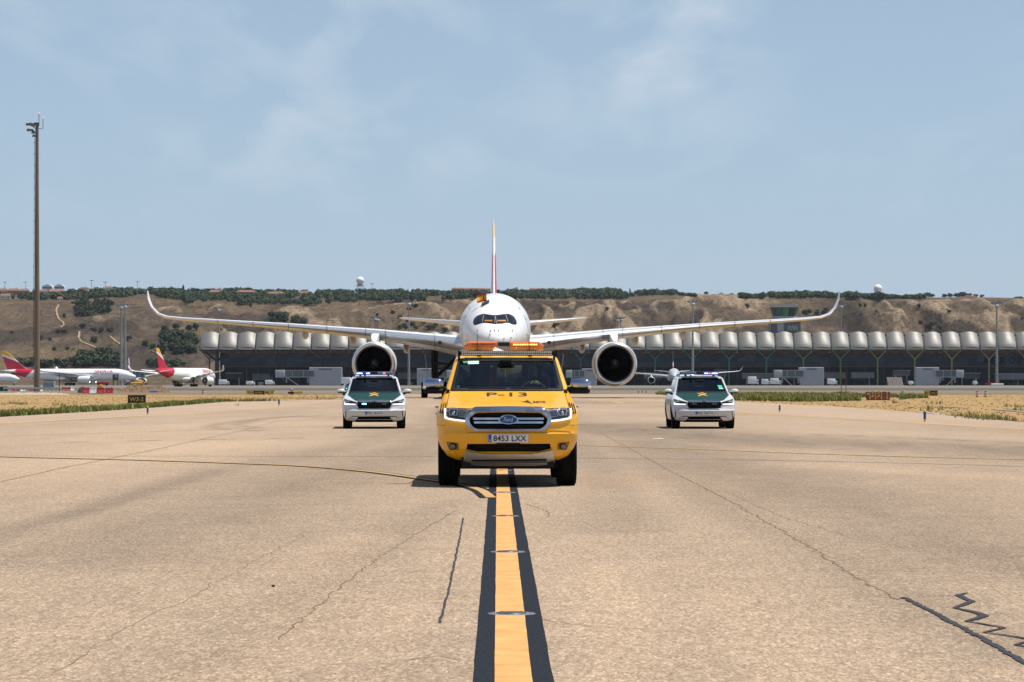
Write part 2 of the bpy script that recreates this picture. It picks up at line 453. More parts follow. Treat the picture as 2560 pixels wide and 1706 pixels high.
# ---------------------------------------------------------------- painted markings, inset lights, cracks
YEL = M('taxi_yellow_paint', (0.60, 0.325, 0.125), 0.8, var=0.24, vscale=5, spec=0.03, bmp=0.3, bscale=60)
YELW = M('worn_yellow_paint', (0.56, 0.36, 0.15), 0.85, var=0.4, vscale=2.5, spec=0.03)
BLK = M('black_border_paint', (0.024, 0.027, 0.034), 0.85, var=0.35, vscale=40, spec=0.03, bmp=0.4, bscale=60)
SEAL = M('crack_sealant', (0.055, 0.055, 0.06), 0.8, var=0.4, vscale=30, bmp=0.4, spec=.05)
SEAM = M('open_seam', (0.215, 0.158, 0.112), 0.9, var=0.5, vscale=3, spec=.03)
def ribbon(name, pts, w, z, mat, parent=taxiway, jit=0.0, seg=None):
    """pts: ground points; w: width or list"""
    P = [Vector((p[0], p[1], 0)) for p in pts]
    if seg:
        Q = []
        for a, b in zip(P, P[1:]):
            k = max(1, int((b - a).length / seg))
            Q += [a.lerp(b, i / k) for i in range(k)]
        P = Q + [P[-1]]
    vs_ = []; n = len(P)
    for i, p in enumerate(P):
        t = (P[min(i + 1, n - 1)] - P[max(i - 1, 0)]).normalized(); u = Vector((t.y, -t.x, 0))
        ww = (w[min(i, len(w) - 1)] if isinstance(w, list) else w) / 2
        q = p + u * (rnd.uniform(-jit, jit) if jit else 0)
        k1, k2 = (rnd.uniform(0.6, 1.3), rnd.uniform(0.6, 1.3)) if jit else (1, 1)
        vs_ += [(q.x - u.x * ww * k1, q.y - u.y * ww * k1, z), (q.x + u.x * ww * k2, q.y + u.y * ww * k2, z)]
    me = bpy.data.meshes.new(name); me.from_pydata(vs_, [], [(2 * i, 2 * i + 1, 2 * i + 3, 2 * i + 2) for i in range(n - 1)])
    me.materials.append(mat); fix(me)
    if me.polygons[0].normal.z < 0: me.flip_normals()
    return obj(name, me, parent)
def cx(d): return 0.0067 + (d - 12.98) * -0.00505
CL = [(cx(d), d) for d in [2, 6] + list(range(8, 60, 2)) + list(range(60, 335, 10))]
def _wob(P, a): return [(x + a * noise.noise((d * 1.3, 0, a * 90)), d) for x, d in P]
CLF = [(cx(d), d) for d in np.arange(2, 60, .4)] + [(cx(d), d) for d in range(60, 335, 10)]
ribbon('centre_line_border', _wob(CLF, .004), [.365 + .006 * noise.noise((k * .7, 2, 0)) for k in range(len(CLF))], 0.004, BLK)
ribbon('centre_line', _wob(CLF, .002), [.170 + .004 * noise.noise((k * .9, 7, 0)) for k in range(len(CLF))], 0.008, YEL)
# turn-off line joining from the left
turn = [gp(*p) for p in [(-500, 1133), (-200, 1136), (0, 1143), (250, 1149), (400, 1153), (600, 1160), (750, 1166), (900, 1178), (1000, 1190), (1080, 1202), (1150, 1213), (1200, 1226), (1228, 1246)]]
def smooth_line(P, k=6):
    out = []
    for i in range(len(P) - 1):
        a, b, c, d = P[max(i - 1, 0)], P[i], P[i + 1], P[min(i + 2, len(P) - 1)]
        for j in range(k):
            t = j / k
            out.append(0.5 * ((2 * b) + (c - a) * t + (2 * a - 5 * b + 4 * c - d) * t * t + (3 * b - a - 3 * c + d) * t ** 3))
    return out + [P[-1]]
turn = smooth_line(turn)
ribbon('turn_line_border', turn, 0.27, 0.0055, BLK)
ribbon('turn_line', turn, 0.12, 0.0095, M('turn_line_paint', (0.46, 0.27, 0.10), .85, var=.3, vscale=3))
# right-hand turn-off, worn
turn2 = smooth_line([gp(*p) for p in [(1330, 1108), (1500, 1116), (1750, 1124), (2000, 1134), (2250, 1142), (2560, 1150), (3000, 1160)]])
ribbon('turn_line', turn2, 0.22, 0.004, SEAM)
ribbon('turn_line', turn2, 0.12, 0.007, YELW)
# double edge lines
for P in ([(-500, 1085), (0, 1059), (240, 1046), (480, 1034), (700, 1021), (860, 1009)], [(1500, 1002), (1640, 1010), (1840, 1031), (2060, 1045), (2300, 1058), (2560, 1074), (3000, 1100)]):
    Q = smooth_line([gp(*p) for p in P])
    for s in (-0.14, 0.14):
        ribbon('edge_line', [(p.x + s, p.y) for p in Q], 0.15, 0.004, YELW)
for P in ([(1080, 1002), (1180, 1000), (1260, 998)], [(1470, 998), (1520, 1003), (1560, 1008)]):
    ribbon('edge_line', [gp(*p) for p in P], 0.3, 0.004, YELW)
# seams, joints and cracks in the asphalt
def crackline(pts, w, mat, name='crack', jit=0.012, seg=0.25, z=0.0025):
    ribbon(name, [gp(*p) for p in pts], w, z, mat, taxiway, jit, seg)
crackline([(700, 1600), (760, 1545), (860, 1460), (960, 1385), (1040, 1335), (1140, 1278)], 0.008, SEAM, 'crack', 0.02, 0.12)
crackline([(120, 1690), (300, 1580), (480, 1490), (640, 1402), (760, 1340)], 0.004, SEAM, 'crack', 0.03, 0.2)
crackline([(1505, 1085), (1570, 1120), (1680, 1180), (1800, 1240), (1900, 1295), (2010, 1360), (2120, 1430), (2240, 1500)], 0.013, SEAM, 'crack', 0.03, 0.15)
crackline([(1820, 1232), (1960, 1295), (2100, 1335), (2150, 1352)], 0.007, SEAM, 'crack', 0.03, 0.2)
crackline([(0, 1206), (150, 1172), (400, 1122), (600, 1078), (700, 1052)], 0.035, SEAM, 'joint', 0.01, 1.0)
crackline([(-200, 1140), (400, 1141), (1000, 1141.5), (1090, 1142)], 0.10, SEAM, 'joint', 0.01, 1.0)
crackline([(1445, 1146), (1800, 1149), (2200, 1157), (2600, 1168)], 0.10, SEAM, 'joint', 0.01, 1.0)
for a, b in (((140, 1107), (225, 1105)), ((315, 1104), (400, 1101)), ((500, 1100), (590, 1098)), ((670, 1097), (760, 1095)), ((850, 1093), (940, 1092))):
    crackline([a, b], 0.14, SEAM, 'joint', 0.01, 0.5)
crackline([(0, 1091), (400, 1079), (900, 1064), (1080, 1060)], 0.09, SEAM, 'joint', 0.01, 1.0)
crackline([(1340, 1545), (1420, 1560), (1500, 1567), (1700, 1580)], 0.008, SEAM, 'crack', 0.02, 0.1)
crackline([(1310, 1260), (1350, 1272), (1372, 1282), (1368, 1295)], 0.012, SEAM, 'crack', 0.02, 0.1)
crackline([(1018, 1650), (1100, 1642), (1160, 1650)], 0.010, SEAM, 'crack', 0.02, 0.1)
# tar-sealed cracks
crackline([(1158, 1296), (1150, 1340), (1140, 1390), (1128, 1450), (1116, 1500), (1100, 1558)], 0.016, SEAL, 'sealed_crack', 0.004, 0.15, 0.005)
crackline([(2258, 1495), (2310, 1520), (2380, 1558), (2450, 1594), (2520, 1635), (2620, 1690)], 0.042, SEAL, 'sealed_crack', 0.008, 0.06, 0.005)
ribbon('sealed_crack', [gp(*p) for p in [(2262, 1493), (2310, 1492), (2380, 1490.5), (2400, 1490)]], 0.012, 0.0052, SEAL)
ribbon('sealed_crack', [gp(*p) for p in [(2418, 1484), (2396, 1489), (2412, 1498), (2430, 1505), (2408, 1514), (2386, 1521), (2412, 1527), (2440, 1533), (2462, 1541), (2440, 1549), (2416, 1555), (2448, 1560), (2480, 1566), (2512, 1571), (2486, 1577), (2460, 1583), (2500, 1588), (2540, 1594), (2580, 1602), (2540, 1614), (2600, 1625)]], [0.02, 0.05, 0.04, 0.05, 0.05, 0.03, 0.04, 0.05, 0.06, 0.05, 0.03], 0.0055, SEAL)
for P in ([(610, 1004), (700, 1001.5), (780, 1000), (860, 998.5), (960, 996), (1060, 994)], [(1430, 993.5), (1500, 994), (1580, 995), (1660, 997)]):
    crackline(P, 0.45, SEAL, 'pavement_lip', 0.03, 1.0, 0.004)
# flush centre-line lights
for i, py in enumerate((1537, 1382, 1292, 1233, 1177)):
    p = gp(1283 - 0.0533 * (1706 - py) - 6 if py > 1250 else 1258, py)
    t = empty('flush_taxiway_light', (cx(p.y) + 0.01, p.y, 0.0), 0, 'round metal flush light set in the yellow centre line, ' + ['nearest to the viewer', 'second nearest to the viewer', 'third nearest to the viewer', 'just in front of the pickup', 'under the yellow pickup'][i], 'runway light', 'flush lights along the centre line')
    MB().lathe([(0.14, 0.0), (0.14, 0.007), (0.13, 0.009), (0.09, 0.010)], n=28).build('rim', M('worn_steel', (.20, .20, .21), .6, .5, var=.3, vscale=9), t, 35)
    MB().lathe([(0.09, 0.008), (0.085, 0.014), (0.06, 0.016), (0.001, 0.016)], n=24).build('lens_cover', M('light_cover', (0.09, 0.085, 0.08), 0.45, 0.6, var=0.3, vscale=12), t, 35)
    for k in range(6):
        q = k * math.pi / 3
        MB().lathe([(0.010, 0.008), (0.010, 0.013), (0.001, 0.013)], (0.115 * math.cos(q), 0.12 * math.sin(q), 0), n=6).build('bolt', STEEL, t)
p = gp(1645, 1098)
mb = MB(); mb.add([(-.14, -.1, 0.006), (.0, -.12, .010), (.13, -.08, .008), (-.12, .1, .008), (.03, .12, .016), (.15, .1, .010)], [(0, 1, 4, 3), (1, 2, 5, 4)])
o = mb.build('paper_scrap', WHITE); o.location = p; tag(o, 'crumpled white scrap of paper lying on the asphalt', 'paper')
o = MB().sphere((0, 0, 0.008), (0.014, 0.012, 0.008), 7, 5).build('pebble', M('pebble', (0.04, 0.035, 0.03), 0.9)); o.location = gp(683, 1468); tag(o, 'small dark pebble lying alone on the pale asphalt', 'pebble')

# ---------------------------------------------------------------- grass
def tuft_mesh(name, places, hmin, hmax, mats, blades=5, wmul=1.0):
    vs_ = []; fs = []; mi = []
    for (x, y, z, k, m_) in places:
        for b in range(blades):
            q = rnd.uniform(0, 6.283); h = rnd.uniform(hmin, hmax) * k; w = rnd.uniform(0.012, 0.03) * wmul * (0.6 + h * 2)
            r0 = rnd.uniform(0, 0.10) * k; bx, by = x + r0 * math.cos(q * 3), y + r0 * math.sin(q * 3)
            lx, ly = math.cos(q) * h * rnd.uniform(0.1, 0.6), math.sin(q) * h * rnd.uniform(0.1, 0.6)
            i = len(vs_); c, s = math.cos(q + 1.57) * w, math.sin(q + 1.57) * w
            vs_ += [(bx - c, by - s, z), (bx + c, by + s, z), (bx + lx * .5 + c * .7, by + ly * .5 + s * .7, z + h * .65), (bx + lx, by + ly, z + h)]
            fs += [(i, i + 1, i + 2), (i, i + 2, i + 3)]; mi += [m_, m_]
    me = bpy.data.meshes.new(name); me.from_pydata(vs_, [], fs)
    for m_ in mats: me.materials.append(m_)
    me.polygons.foreach_set('material_index', mi); me.update()
    return me
GREEN = M('green_grass', (0.185, 0.225, 0.058), 0.8, var=0.35, vscale=0.6, spec=0.15)
GREEN2 = M('olive_grass', (0.26, 0.235, 0.095), 0.8, var=0.35, vscale=0.6, spec=0.15)
STRAW = M('dry_straw', (0.40, 0.265, 0.105), 0.9, var=0.3, vscale=0.5, spec=0.1)
STRAW2 = M('pale_straw', (0.46, 0.33, 0.155), 0.9, var=0.3, vscale=0.5, spec=0.1)
pl = []
for k in range(7500):          # green verge on the left
    d = 85 * (216 / 85) ** rnd.random(); xe = tab(d, EL); w = rnd.random() ** 1.6 * (1.6 + 1.2 * noise.noise((d * 0.08, 0, 0))) + 0.1
    fade = 1 if d < 190 else max(0, (216 - d) / 26)
    if rnd.random() < 0.3 + 0.7 * fade: pl.append((xe - w, d, ZG, rnd.uniform(0.7, 1.2), 0 if rnd.random() < .7 else 1))
tag(obj('green_verge_grass', tuft_mesh('green_verge_grass', pl, 0.14, 0.30, [GREEN, GREEN2], 5, 1.5)), 'strip of green grass along the edge of the taxiway on the left', 'grass', kind='stuff')
pl = []
for k in range(6500):          # green patch beyond the taxiway on the right
    px = rnd.uniform(1640, 2320); t = rnd.random()
    py = lerp(tab(px, [(1640, 984), (1850, 986), (2060, 987.5), (2200, 990), (2320, 991)]), tab(px, [(1640, 987), (1830, 1000), (2000, 1003), (2200, 1000), (2320, 994)]), t)
    if rnd.random() > tab(px, [(1640, .2), (1750, 1), (2120, 1), (2250, .35), (2320, .15)]): continue
    if 2150 < px < 2250 and py > 993: continue
    p = gp(px, py); pl.append((p.x, p.y, ZG, rnd.uniform(0.8, 1.3), 0 if rnd.random() < .6 else 1))
tag(obj('green_field_grass', tuft_mesh('green_field_grass', pl, 0.2, 0.42, [GREEN, GREEN2], 5, 2.2)), 'patch of green grass behind the white car on the right', 'grass', kind='stuff')
pl = []
for k in range(6500):
    s = rnd.choice((-1, 1)); d = 85 * (330 / 85) ** rnd.random(); xe = tab(d, EL if s < 0 else ER)
    x = xe + s * (0.05 + rnd.random() ** 1.3 * 34)
    pl.append((x, d, ZG, rnd.uniform(0.5, 1.1), 0 if rnd.random() < .55 else 1))
for s in (-1, 1):
    for k in range(1500):
        d = rnd.uniform(88, 215); pl.append((tab(d, EL if s < 0 else ER) + s * rnd.uniform(-0.15, 0.5), d, ZG, rnd.uniform(.3, .7), 1))
tag(obj('dry_field_grass', tuft_mesh('dry_field_grass', pl, 0.02, 0.075, [STRAW, STRAW2], 4, 2.4)), 'golden dry grass covering the ground beyond the taxiway edges', 'grass', kind='stuff')
pl = []
for px, py, n_ in ((2395, 1038, 14), (2442, 1041, 16), (2463, 1046, 40), (2478, 1048, 40), (2500, 1049, 45), (2340, 1024, 10), (2330, 1020, 10), (2030, 1003, 8), (2235, 1006, 12), (150, 1012, 12), (60, 1010, 14), (30, 1008, 12), (155, 1018, 10), (2555, 1016, 20), (2540, 1024, 16), (590, 1014, 3), (2330, 1008, 8), (905, 1000, 3)):
    c = gp(px, py)
    for k in range(n_): pl.append((c.x + rnd.gauss(0, .3), c.y + rnd.gauss(0, 1.2), ZG, rnd.uniform(.4, 1.15), 0 if rnd.random() < .25 else 1))
tag(obj('roadside_weeds', tuft_mesh('roadside_weeds', pl, 0.15, 0.3, [GREEN, GREEN2], 4, 0.9)), 'scattered grey green weeds along the edge of the asphalt', 'weeds', kind='stuff')
# ================================================================== hills behind the airport
YE = [(-600, 762), (0, 760), (150, 758), (300, 752), (430, 751), (470, 760), (520, 765), (560, 758), (600, 760), (700, 766), (800, 763), (900, 757), (1000, 752), (1150, 750), (1330, 750), (1500, 752), (1620, 751), (1700, 744), (1800, 742), (1900, 748), (2000, 748), (2150, 748), (2250, 751), (2400, 750), (2560, 751), (3200, 752)]
YT = [(-600, 741), (0, 741), (300, 737), (700, 736), (1100, 736), (1400, 736), (1600, 736), (1750, 739), (1900, 744), (2100, 745), (2300, 746), (2560, 748.5), (3200, 749)]
CLIFF = [(-600, .35), (380, .35), (520, .9), (720, .9), (850, .5), (1000, .7), (1150, .9), (1300, 1.25), (1780, 1.25), (1900, .6), (2080, .55), (2180, 1.1), (2380, 1.0), (2560, .8)]
def ss(t): t = min(max(t, 0), 1); return t * t * (3 - 2 * t)
def hill_z(px, d):
    pale = scrub = 0.0
    x = (px - HX) * d / F
    ze = H + (HY - tab(px, YE)) * 2500 / F
    if d < 1900:
        z = 6 * ss((d - 1620) / 280)
    elif d < 2500:
        t = (d - 1900) / 600; a = tab(px, CLIFF)
        s = lerp(t ** 0.85, 0.45 * t + 0.55 * ss(t * 1.15 - 0.05), min(a, 1))
        z = 6 + (ze - 6) * min(s, 1)
        w = 12 * noise.noise((x / 130, d / 200, 3.3))
        g1 = abs(noise.noise(((x + w) / 75, d / 420, 0.7))); g2 = abs(noise.noise(((x + w) / 26, d / 160, 5.1))); g3 = abs(noise.noise((x / 9, d / 50, 9.2)))
        roll = noise.noise((x / 180, d / 190, 11.0))
        mk = 4 * t * (1 - t)
        b1 = noise.noise((x / 55, d / 110, 21.0)); b2 = noise.noise((x / 140, d / 120, 31.0))
        pale = min(1, max(0, a * (1.1 * (0.26 - g2) * 3 + 1.4 * (0.22 - g1) * 2 + 0.9 * b1) * (0.35 + 0.65 * ss((t - .12) * 2.2)) - 0.12 + .25 * ss((t - .86) * 9) * (b1 + .3)))
        scrub = min(1, max(0, 2.2 * (g1 - .14) * min(a, 1) + 1.3 * b2 + .6 * b1 + .08))
        z += mk * (17 * roll + a * (30 * (0.25 - g1) + 17 * (0.22 - g2) + 7.5 * (0.2 - g3)))
        z += (1 - mk) * ss(t) * a * (-5 * g2)
    else:
        t = min((d - 2500) / 800, 1); zt = H + (HY - tab(px, YT)) * 3300 / F
        z = lerp(ze, zt, t ** 0.9) + 2.5 * noise.noise((x / 90, d / 90, 2.0)) * min(1, (d - 2500) / 60)
        if d > 3300: z -= (d - 3300) * 0.02
    return z, pale, scrub
hill_px = np.concatenate([np.arange(-4200, -620, 40.0), np.arange(-620, 3181, 6.0), np.arange(3220, 6800, 40.0)]); hill_d = np.concatenate([np.linspace(1615, 1890, 14), np.linspace(1900, 2500, 110), np.linspace(2508, 3300, 44), [3400, 3600]])
hv = []; hpale = []; hscrub = []
for d in hill_d:
    for px in hill_px:
        z_, p_, s_ = hill_z(float(px), float(d)); hpale.append(p_); hscrub.append(s_)
        hv.append(((px - HX) * d / F, float(d), z_ - (0.3 if d < 1620 else 0)))
nn = len(hill_px)
hf = [(i * nn + j, i * nn + j + 1, (i + 1) * nn + j + 1, (i + 1) * nn + j) for i in range(len(hill_d) - 1) for j in range(nn - 1)]
HILL, b = newmat('dry_hillside'); n, l = nodes(HILL); m = HILL
v = coords(m)
geo = n.new('ShaderNodeNewGeometry'); sep = n.new('ShaderNodeSeparateXYZ'); l.new(geo.outputs['Normal'], sep.inputs[0])
c = mix_rgb(m, ramp(m, tnoise(m, v, 0.006, 5, 0.6), [(0.38, 0), (0.62, 1)]), (0.146, 0.101, 0.066), (0.104, 0.077, 0.058))
c = mix_rgb(m, ramp(m, tnoise(m, v, 0.010, 4, 0.6), [(0.48, 0), (0.66, 0.75)]), c, (0.152, 0.120, 0.060))
ap = n.new('ShaderNodeAttribute'); ap.attribute_name = 'pale'; asc = n.new('ShaderNodeAttribute'); asc.attribute_name = 'scrub'
nz = tnoise(m, v, 0.05, 6, 0.75)
pf = ramp(m, mth(m, 'ADD', ap.outputs['Fac'], mth(m, 'MULTIPLY', mth(m, 'SUBTRACT', nz, 0.5), 1.1)), [(0.30, 0), (0.62, 0.92)])
sf_ = ramp(m, mth(m, 'ADD', asc.outputs['Fac'], mth(m, 'MULTIPLY', mth(m, 'SUBTRACT', tnoise(m, coords(m, loc=(9, 4, 2)), 0.06, 6, 0.78), 0.5), 1.5)), [(0.18, 0), (0.46, 0.9)])
c = mix_rgb(m, sf_, c, (0.062, 0.048, 0.038))
c = mix_rgb(m, pf, c, (0.285, 0.212, 0.143))
grn = ramp(m, tnoise(m, v, 0.16, 4, 0.7), [(0.60, 0), (0.68, 0.8)])
c = mix_rgb(m, mth(m, 'MULTIPLY', grn, ramp(m, tnoise(m, coords(m, loc=(50, 20, 4)), 0.012, 3, 0.6), [(0.45, 0.0), (0.62, 1)])), c, (0.055, 0.060, 0.036))
c = mix_rgb(m, 1.0, c, ramp(m, tnoise(m, v, 0.35, 5, 0.75), [(0.3, 0.5), (0.7, 1.45)]), 'MULTIPLY')
c = mix_rgb(m, 1.0, c, ramp(m, tnoise(m, coords(m, scale=(1, .2, .35)), 0.11, 5, 0.75), [(0.33, 0.66), (0.67, 1.3)]), 'MULTIPLY')
l.new(c, b.inputs['Base Color']); b.inputs['Roughness'].default_value = 1.0; b.inputs['Specular IOR Level'].default_value = 0.05
bump(m, b, tnoise(m, v, 0.12, 6, 0.75), 0.9, 5.0)
hme = bpy.data.meshes.new('hills'); hme.from_pydata(hv, [], hf); hme.materials.append(HILL)
hme.polygons.foreach_set('use_smooth', [True] * len(hf)); hme.update()
for nm, vals in (('pale', hpale), ('scrub', hscrub)):
    at_ = hme.attributes.new(nm, 'FLOAT', 'POINT'); at_.data.foreach_set('value', np.array(vals, dtype=np.float32))
hills = tag(obj('hills', hme), kind='structure')
bvh = BVHTree.FromPolygons([Vector(p) for p in hv], hf)
CAMP = Vector((0, 0, H))
def on_hill(px, py):
    dr = Vector(((px - HX) / F, 1, (HY - py) / F)).normalized()
    hit = bvh.ray_cast(CAMP, dr)
    return hit[0]
def hill_at(px, d):
    x = (px - HX) * d / F; hit = bvh.ray_cast(Vector((x, d, 400)), Vector((0, 0, -1)))
    return hit[0] if hit[0] is not None else Vector((x, d, 0))

# dirt tracks draped on the slope
TRACK = M('dirt_track', (0.33, 0.245, 0.155), 1.0, var=0.25, vscale=0.1, spec=0.05)
def track(P, w):
    vs_ = []
    Q = []
    for a, c_ in zip(P, P[1:]):
        for k in range(6): Q.append((lerp(a[0], c_[0], k / 6), lerp(a[1], c_[1], k / 6)))
    Q.append(P[-1])
    for px, py in Q:
        for s in (-1, 1):
            h_ = on_hill(px + s * w * rnd.uniform(.8, 1.2), py)
            if h_ is None: continue
            vs_.append(h_ + Vector((0, -0.5, 0.6)))
    k = len(vs_) // 2
    me = bpy.data.meshes.new('dirt_track'); me.from_pydata(vs_, [], [(2 * i, 2 * i + 1, 2 * i + 3, 2 * i + 2) for i in range(k - 1)]); me.materials.append(TRACK)
    return obj('dirt_track', me, hills)
track([(147, 764), (141, 775), (143, 788), (148, 800), (158, 807), (160, 814), (153, 821)], 2.2)
track([(199, 830), (197, 846), (203, 856), (225, 864), (250, 876), (265, 883)], 2.4)
track([(275, 842), (288, 853), (303, 864)], 2.5)
track([(378, 878), (395, 886), (412, 893)], 1.5)
track([(465, 846), (440, 858), (400, 872), (370, 880)], 1.0)

# ---------------------------------------------------------------- trees
LEAF = []
for i, c_ in enumerate(((0.034, 0.054, 0.027), (0.048, 0.070, 0.032), (0.027, 0.046, 0.029), (0.066, 0.080, 0.040))):
    m, b = newmat('foliage_%s' % ('dark', 'mid', 'blue', 'pale')[i]); n, l = nodes(m)
    oi = n.new('ShaderNodeObjectInfo'); gi = n.new('ShaderNodeNewGeometry')
    k = ramp(m, tnoise(m, coords(m), 0.7, 4, 0.7), [(0.3, 0.55), (0.7, 1.5)])
    c2 = mix_rgb(m, 1.0, c_, k, 'MULTIPLY')
    c2 = mix_rgb(m, 1.0, c2, ramp(m, oi.outputs['Random'], [(0, 0.8), (1, 1.25)]), 'MULTIPLY')
    l.new(c2, b.inputs['Base Color']); b.inputs['Roughness'].default_value = 0.8; b.inputs['Specular IOR Level'].default_value = 0.2
    LEAF.append(m)
BARK = M('tree_bark', (0.09, 0.07, 0.05), 0.9, var=0.3)
def crown_data(r, nq, seed, shape='round'):
    """leaf clumps spread through a lumpy crown of unit height"""
    q = random.Random(seed); vs_ = []; fs = []
    lobes = [(q.uniform(-.3, .3), q.uniform(-.3, .3), q.uniform(.35, .8), q.uniform(.18, .33)) for _ in range(7)] if shape == 'round' else [(q.uniform(-.05, .05), q.uniform(-.05, .05), .2 + .12 * i, .2 * (1 - i / 7.5)) for i in range(7)]
    for k in range(nq):
        lx, ly, lz, lr = lobes[k % len(lobes)]
        a = q.uniform(0, 6.283); zc_ = q.uniform(-1, 1); rr = lr * q.uniform(.75, 1.08); s_ = math.sqrt(1 - zc_ * zc_)
        nrm = Vector((s_ * math.cos(a), s_ * math.sin(a), zc_)); p = Vector((lx, ly, lz)) + nrm * rr
        nrm = (nrm + Vector((q.gauss(0, .4), q.gauss(0, .4), q.gauss(0, .4)))).normalized()
        u = nrm.orthogonal().normalized(); u.rotate(Matrix.Rotation(q.uniform(0, 6.3), 3, nrm)); w = nrm.cross(u); sz = q.uniform(.055, .11) * (1 if shape == 'round' else .8)
        i = len(vs_)
        vs_ += [p + u * sz * q.uniform(.7, 1.3), p + w * sz * q.uniform(.7, 1.3), p - u * sz * q.uniform(.7, 1.3), p - w * sz * q.uniform(.7, 1.3) + nrm * sz * .3]
        fs += [(i, i + 1, i + 2), (i, i + 2, i + 3)]
    for lx, ly, lz, lr in lobes:                     # inner mass of small twigs
        i = len(vs_)
        for zz_ in (-.7, 0, .7):
            for a in range(6):
                t = a * 1.047 + zz_; k = lr * .8 * math.sqrt(1 - zz_ * zz_) * q.uniform(.8, 1.1)
                vs_.append(Vector((lx + k * math.cos(t), ly + k * math.sin(t), lz + lr * .8 * zz_)))
        for row in (0, 1):
            for a in range(6): fs.append((i + row * 6 + a, i + row * 6 + (a + 1) % 6, i + row * 6 + 6 + (a + 1) % 6, i + row * 6 + 6 + a))
        fs += [tuple(i + a for a in range(6)), tuple(i + 12 + a for a in range(6))]
    return vs_, fs
def tree_meshes(i, shape='round', nq=150):
    vs_, fs = crown_data(1, nq, 100 + i, shape)
    cm = bpy.data.meshes.new('crown'); cm.from_pydata([tuple(p) for p in vs_], [], fs); cm.materials.append(LEAF[i % 4]); cm.update()
    t = MB(); t.tube([(0, 0, -.12), (0.01, 0, .25), (-.01, .02, .6)], [.035, .028, .012], 6)
    for k in range(3):
        a = 2.1 * k + i; t.tube([(0, 0, .28), (.12 * math.cos(a), .12 * math.sin(a), .45), (.22 * math.cos(a), .22 * math.sin(a), .62)], [.018, .013, .006], 5)
    return cm, t.mesh('trunk', BARK)
TM = [tree_meshes(i) for i in range(6)]; TCON = tree_meshes(2, 'cone', 120)
tree_n = [0]
def tree(loc, h, w=None, k=None, label='', group='', cat='tree', con=False):
    cm, tm = TCON if con else TM[rnd.randrange(6) if k is None else k]
    e = empty('conifer_tree' if con else ('bush' if cat == 'bush' else 'tree'), loc, rnd.uniform(0, 6.28), label, cat, group)
    w = w or h; e.scale = (w, w, h)
    obj('crown', cm, e); obj('trunk', tm, e); tree_n[0] += 1
    return e
def ptree(px, py, hp, wp=None, **kw):
    """tree whose foot shows at pixel (px,py), hp pixels tall"""
    p = on_hill(px, py)
    if p is None or p.y > 3500: return
    s = p.y / F; tree(p - Vector((0, 0, .1 * hp * s)), hp * s * 1.1, (wp or hp) * s, **kw)
# single bushes and trees of the slope that stand out
singles = [(160, 796, 13, 9, 'left of the dirt track'), (204, 822, 15, 20, 'beside the bend of the dirt track'), (143, 834, 11, 17, 'at the lower end of the upper dirt track'), (161, 833, 10, 18, 'at the lower end of the upper dirt track'), (103, 853, 14, 9, 'just right of the tall concrete mast'), (125, 853, 9, 9, 'right of the tall concrete mast'), (234, 858, 18, 19, 'beside the lower dirt track'), (320, 853, 13, 22, 'right of the twin masts'), (362, 868, 18, 17, 'in front of the big grove'), (380, 873, 14, 18, 'in front of the big grove'), (28, 835, 8, 9, 'on the bare slope at far left'), (136, 876, 8, 12, 'on the bare slope above the parked airliners'), (168, 875, 8, 12, 'on the bare slope above the parked airliners'), (627, 768, 12, 11, 'below the ridge trees'), (982, 786, 10, 11, 'on the slope left of the airliner nose'), (944, 793, 11, 10, 'above the twin masts left of the airliner'), (1112, 833, 15, 20, 'just left of the airliner nose, above the roof'), (1387, 821, 14, 21, 'just right of the airliner nose, below its tailplane'), (1869, 772, 13, 14, 'alone on the slope left of the control tower'), (1517, 776, 9, 14, 'on the cliff right of the airliner'), (2151, 770, 13, 10, 'above the right wing tip'), (2163, 769, 11, 9, 'above the right wing tip'), (2151, 791, 8, 9, 'alone on the pale slope right of the wing tip'), (2298, 770, 11, 12, 'at the top of the gullied slope'), (2373, 784, 9, 13, 'dark and round on the right slope'), (2302, 811, 11, 11, 'dark and round below the gullied slope'), (2191, 781, 6, 8, 'on the crest of the pale slope'), (1035, 770, 11, 22, 'on the slope under the left mast'), (1022, 776, 8, 14, 'on the slope under the left mast'), (2555, 800, 6, 10, 'at the right edge of the slope')]
_wh = [q[4] for q in singles]; _seen = {}
for px, py, h_, w_, where in singles:
    if _wh.count(where) > 1:
        _seen[where] = _seen.get(where, -1) + 1; where += ', the %s one' % ('left', 'right')[_seen[where]]
    ptree(px, py, h_, w_, k=rnd.choice((0, 2, 5)), label='dark green bush ' + where, cat='bush', group='single bushes on the dry slope')
groves = [  # polygon (px0,py0,px1,py1), number, height px, label
    ((178, 762, 275, 793), 34, 20, 'dark tree in the grove under the left ridge'),
    ((402, 846, 485, 886), 40, 24, 'dark tree in the big grove left of the terminal'),
    ((185, 908, 300, 920), 30, 26, 'tree in the leafy belt behind the parked long airliner'),
    ((205, 892, 300, 902), 16, 24, 'tree atop the belt behind the parked long airliner'),
    ((45, 914, 165, 921), 24, 20, 'tree in the belt behind the tall concrete mast'),
    ((370, 912, 470, 920), 22, 17, 'tree in the belt behind the parked airliner with the red tail'),
    ((676, 800, 716, 810), 9, 22, 'tree in the round clump on the slope above the roof'),
    ((722, 805, 776, 812), 11, 15, 'tree in the low clump on the slope above the roof'),
    ((2000, 780, 2070, 789), 14, 11, 'tree in the low thicket behind the right wing tip'),
    ((2310, 812, 2356, 824), 11, 9, 'shrub in the dark thicket above the right part of the roof'),
    ((990, 800, 1100, 826), 14, 12, 'shrub in the gully left of the airliner nose'),
    ((230, 826, 282, 836), 9, 10, 'shrub in the hedge between the dirt tracks'),
]
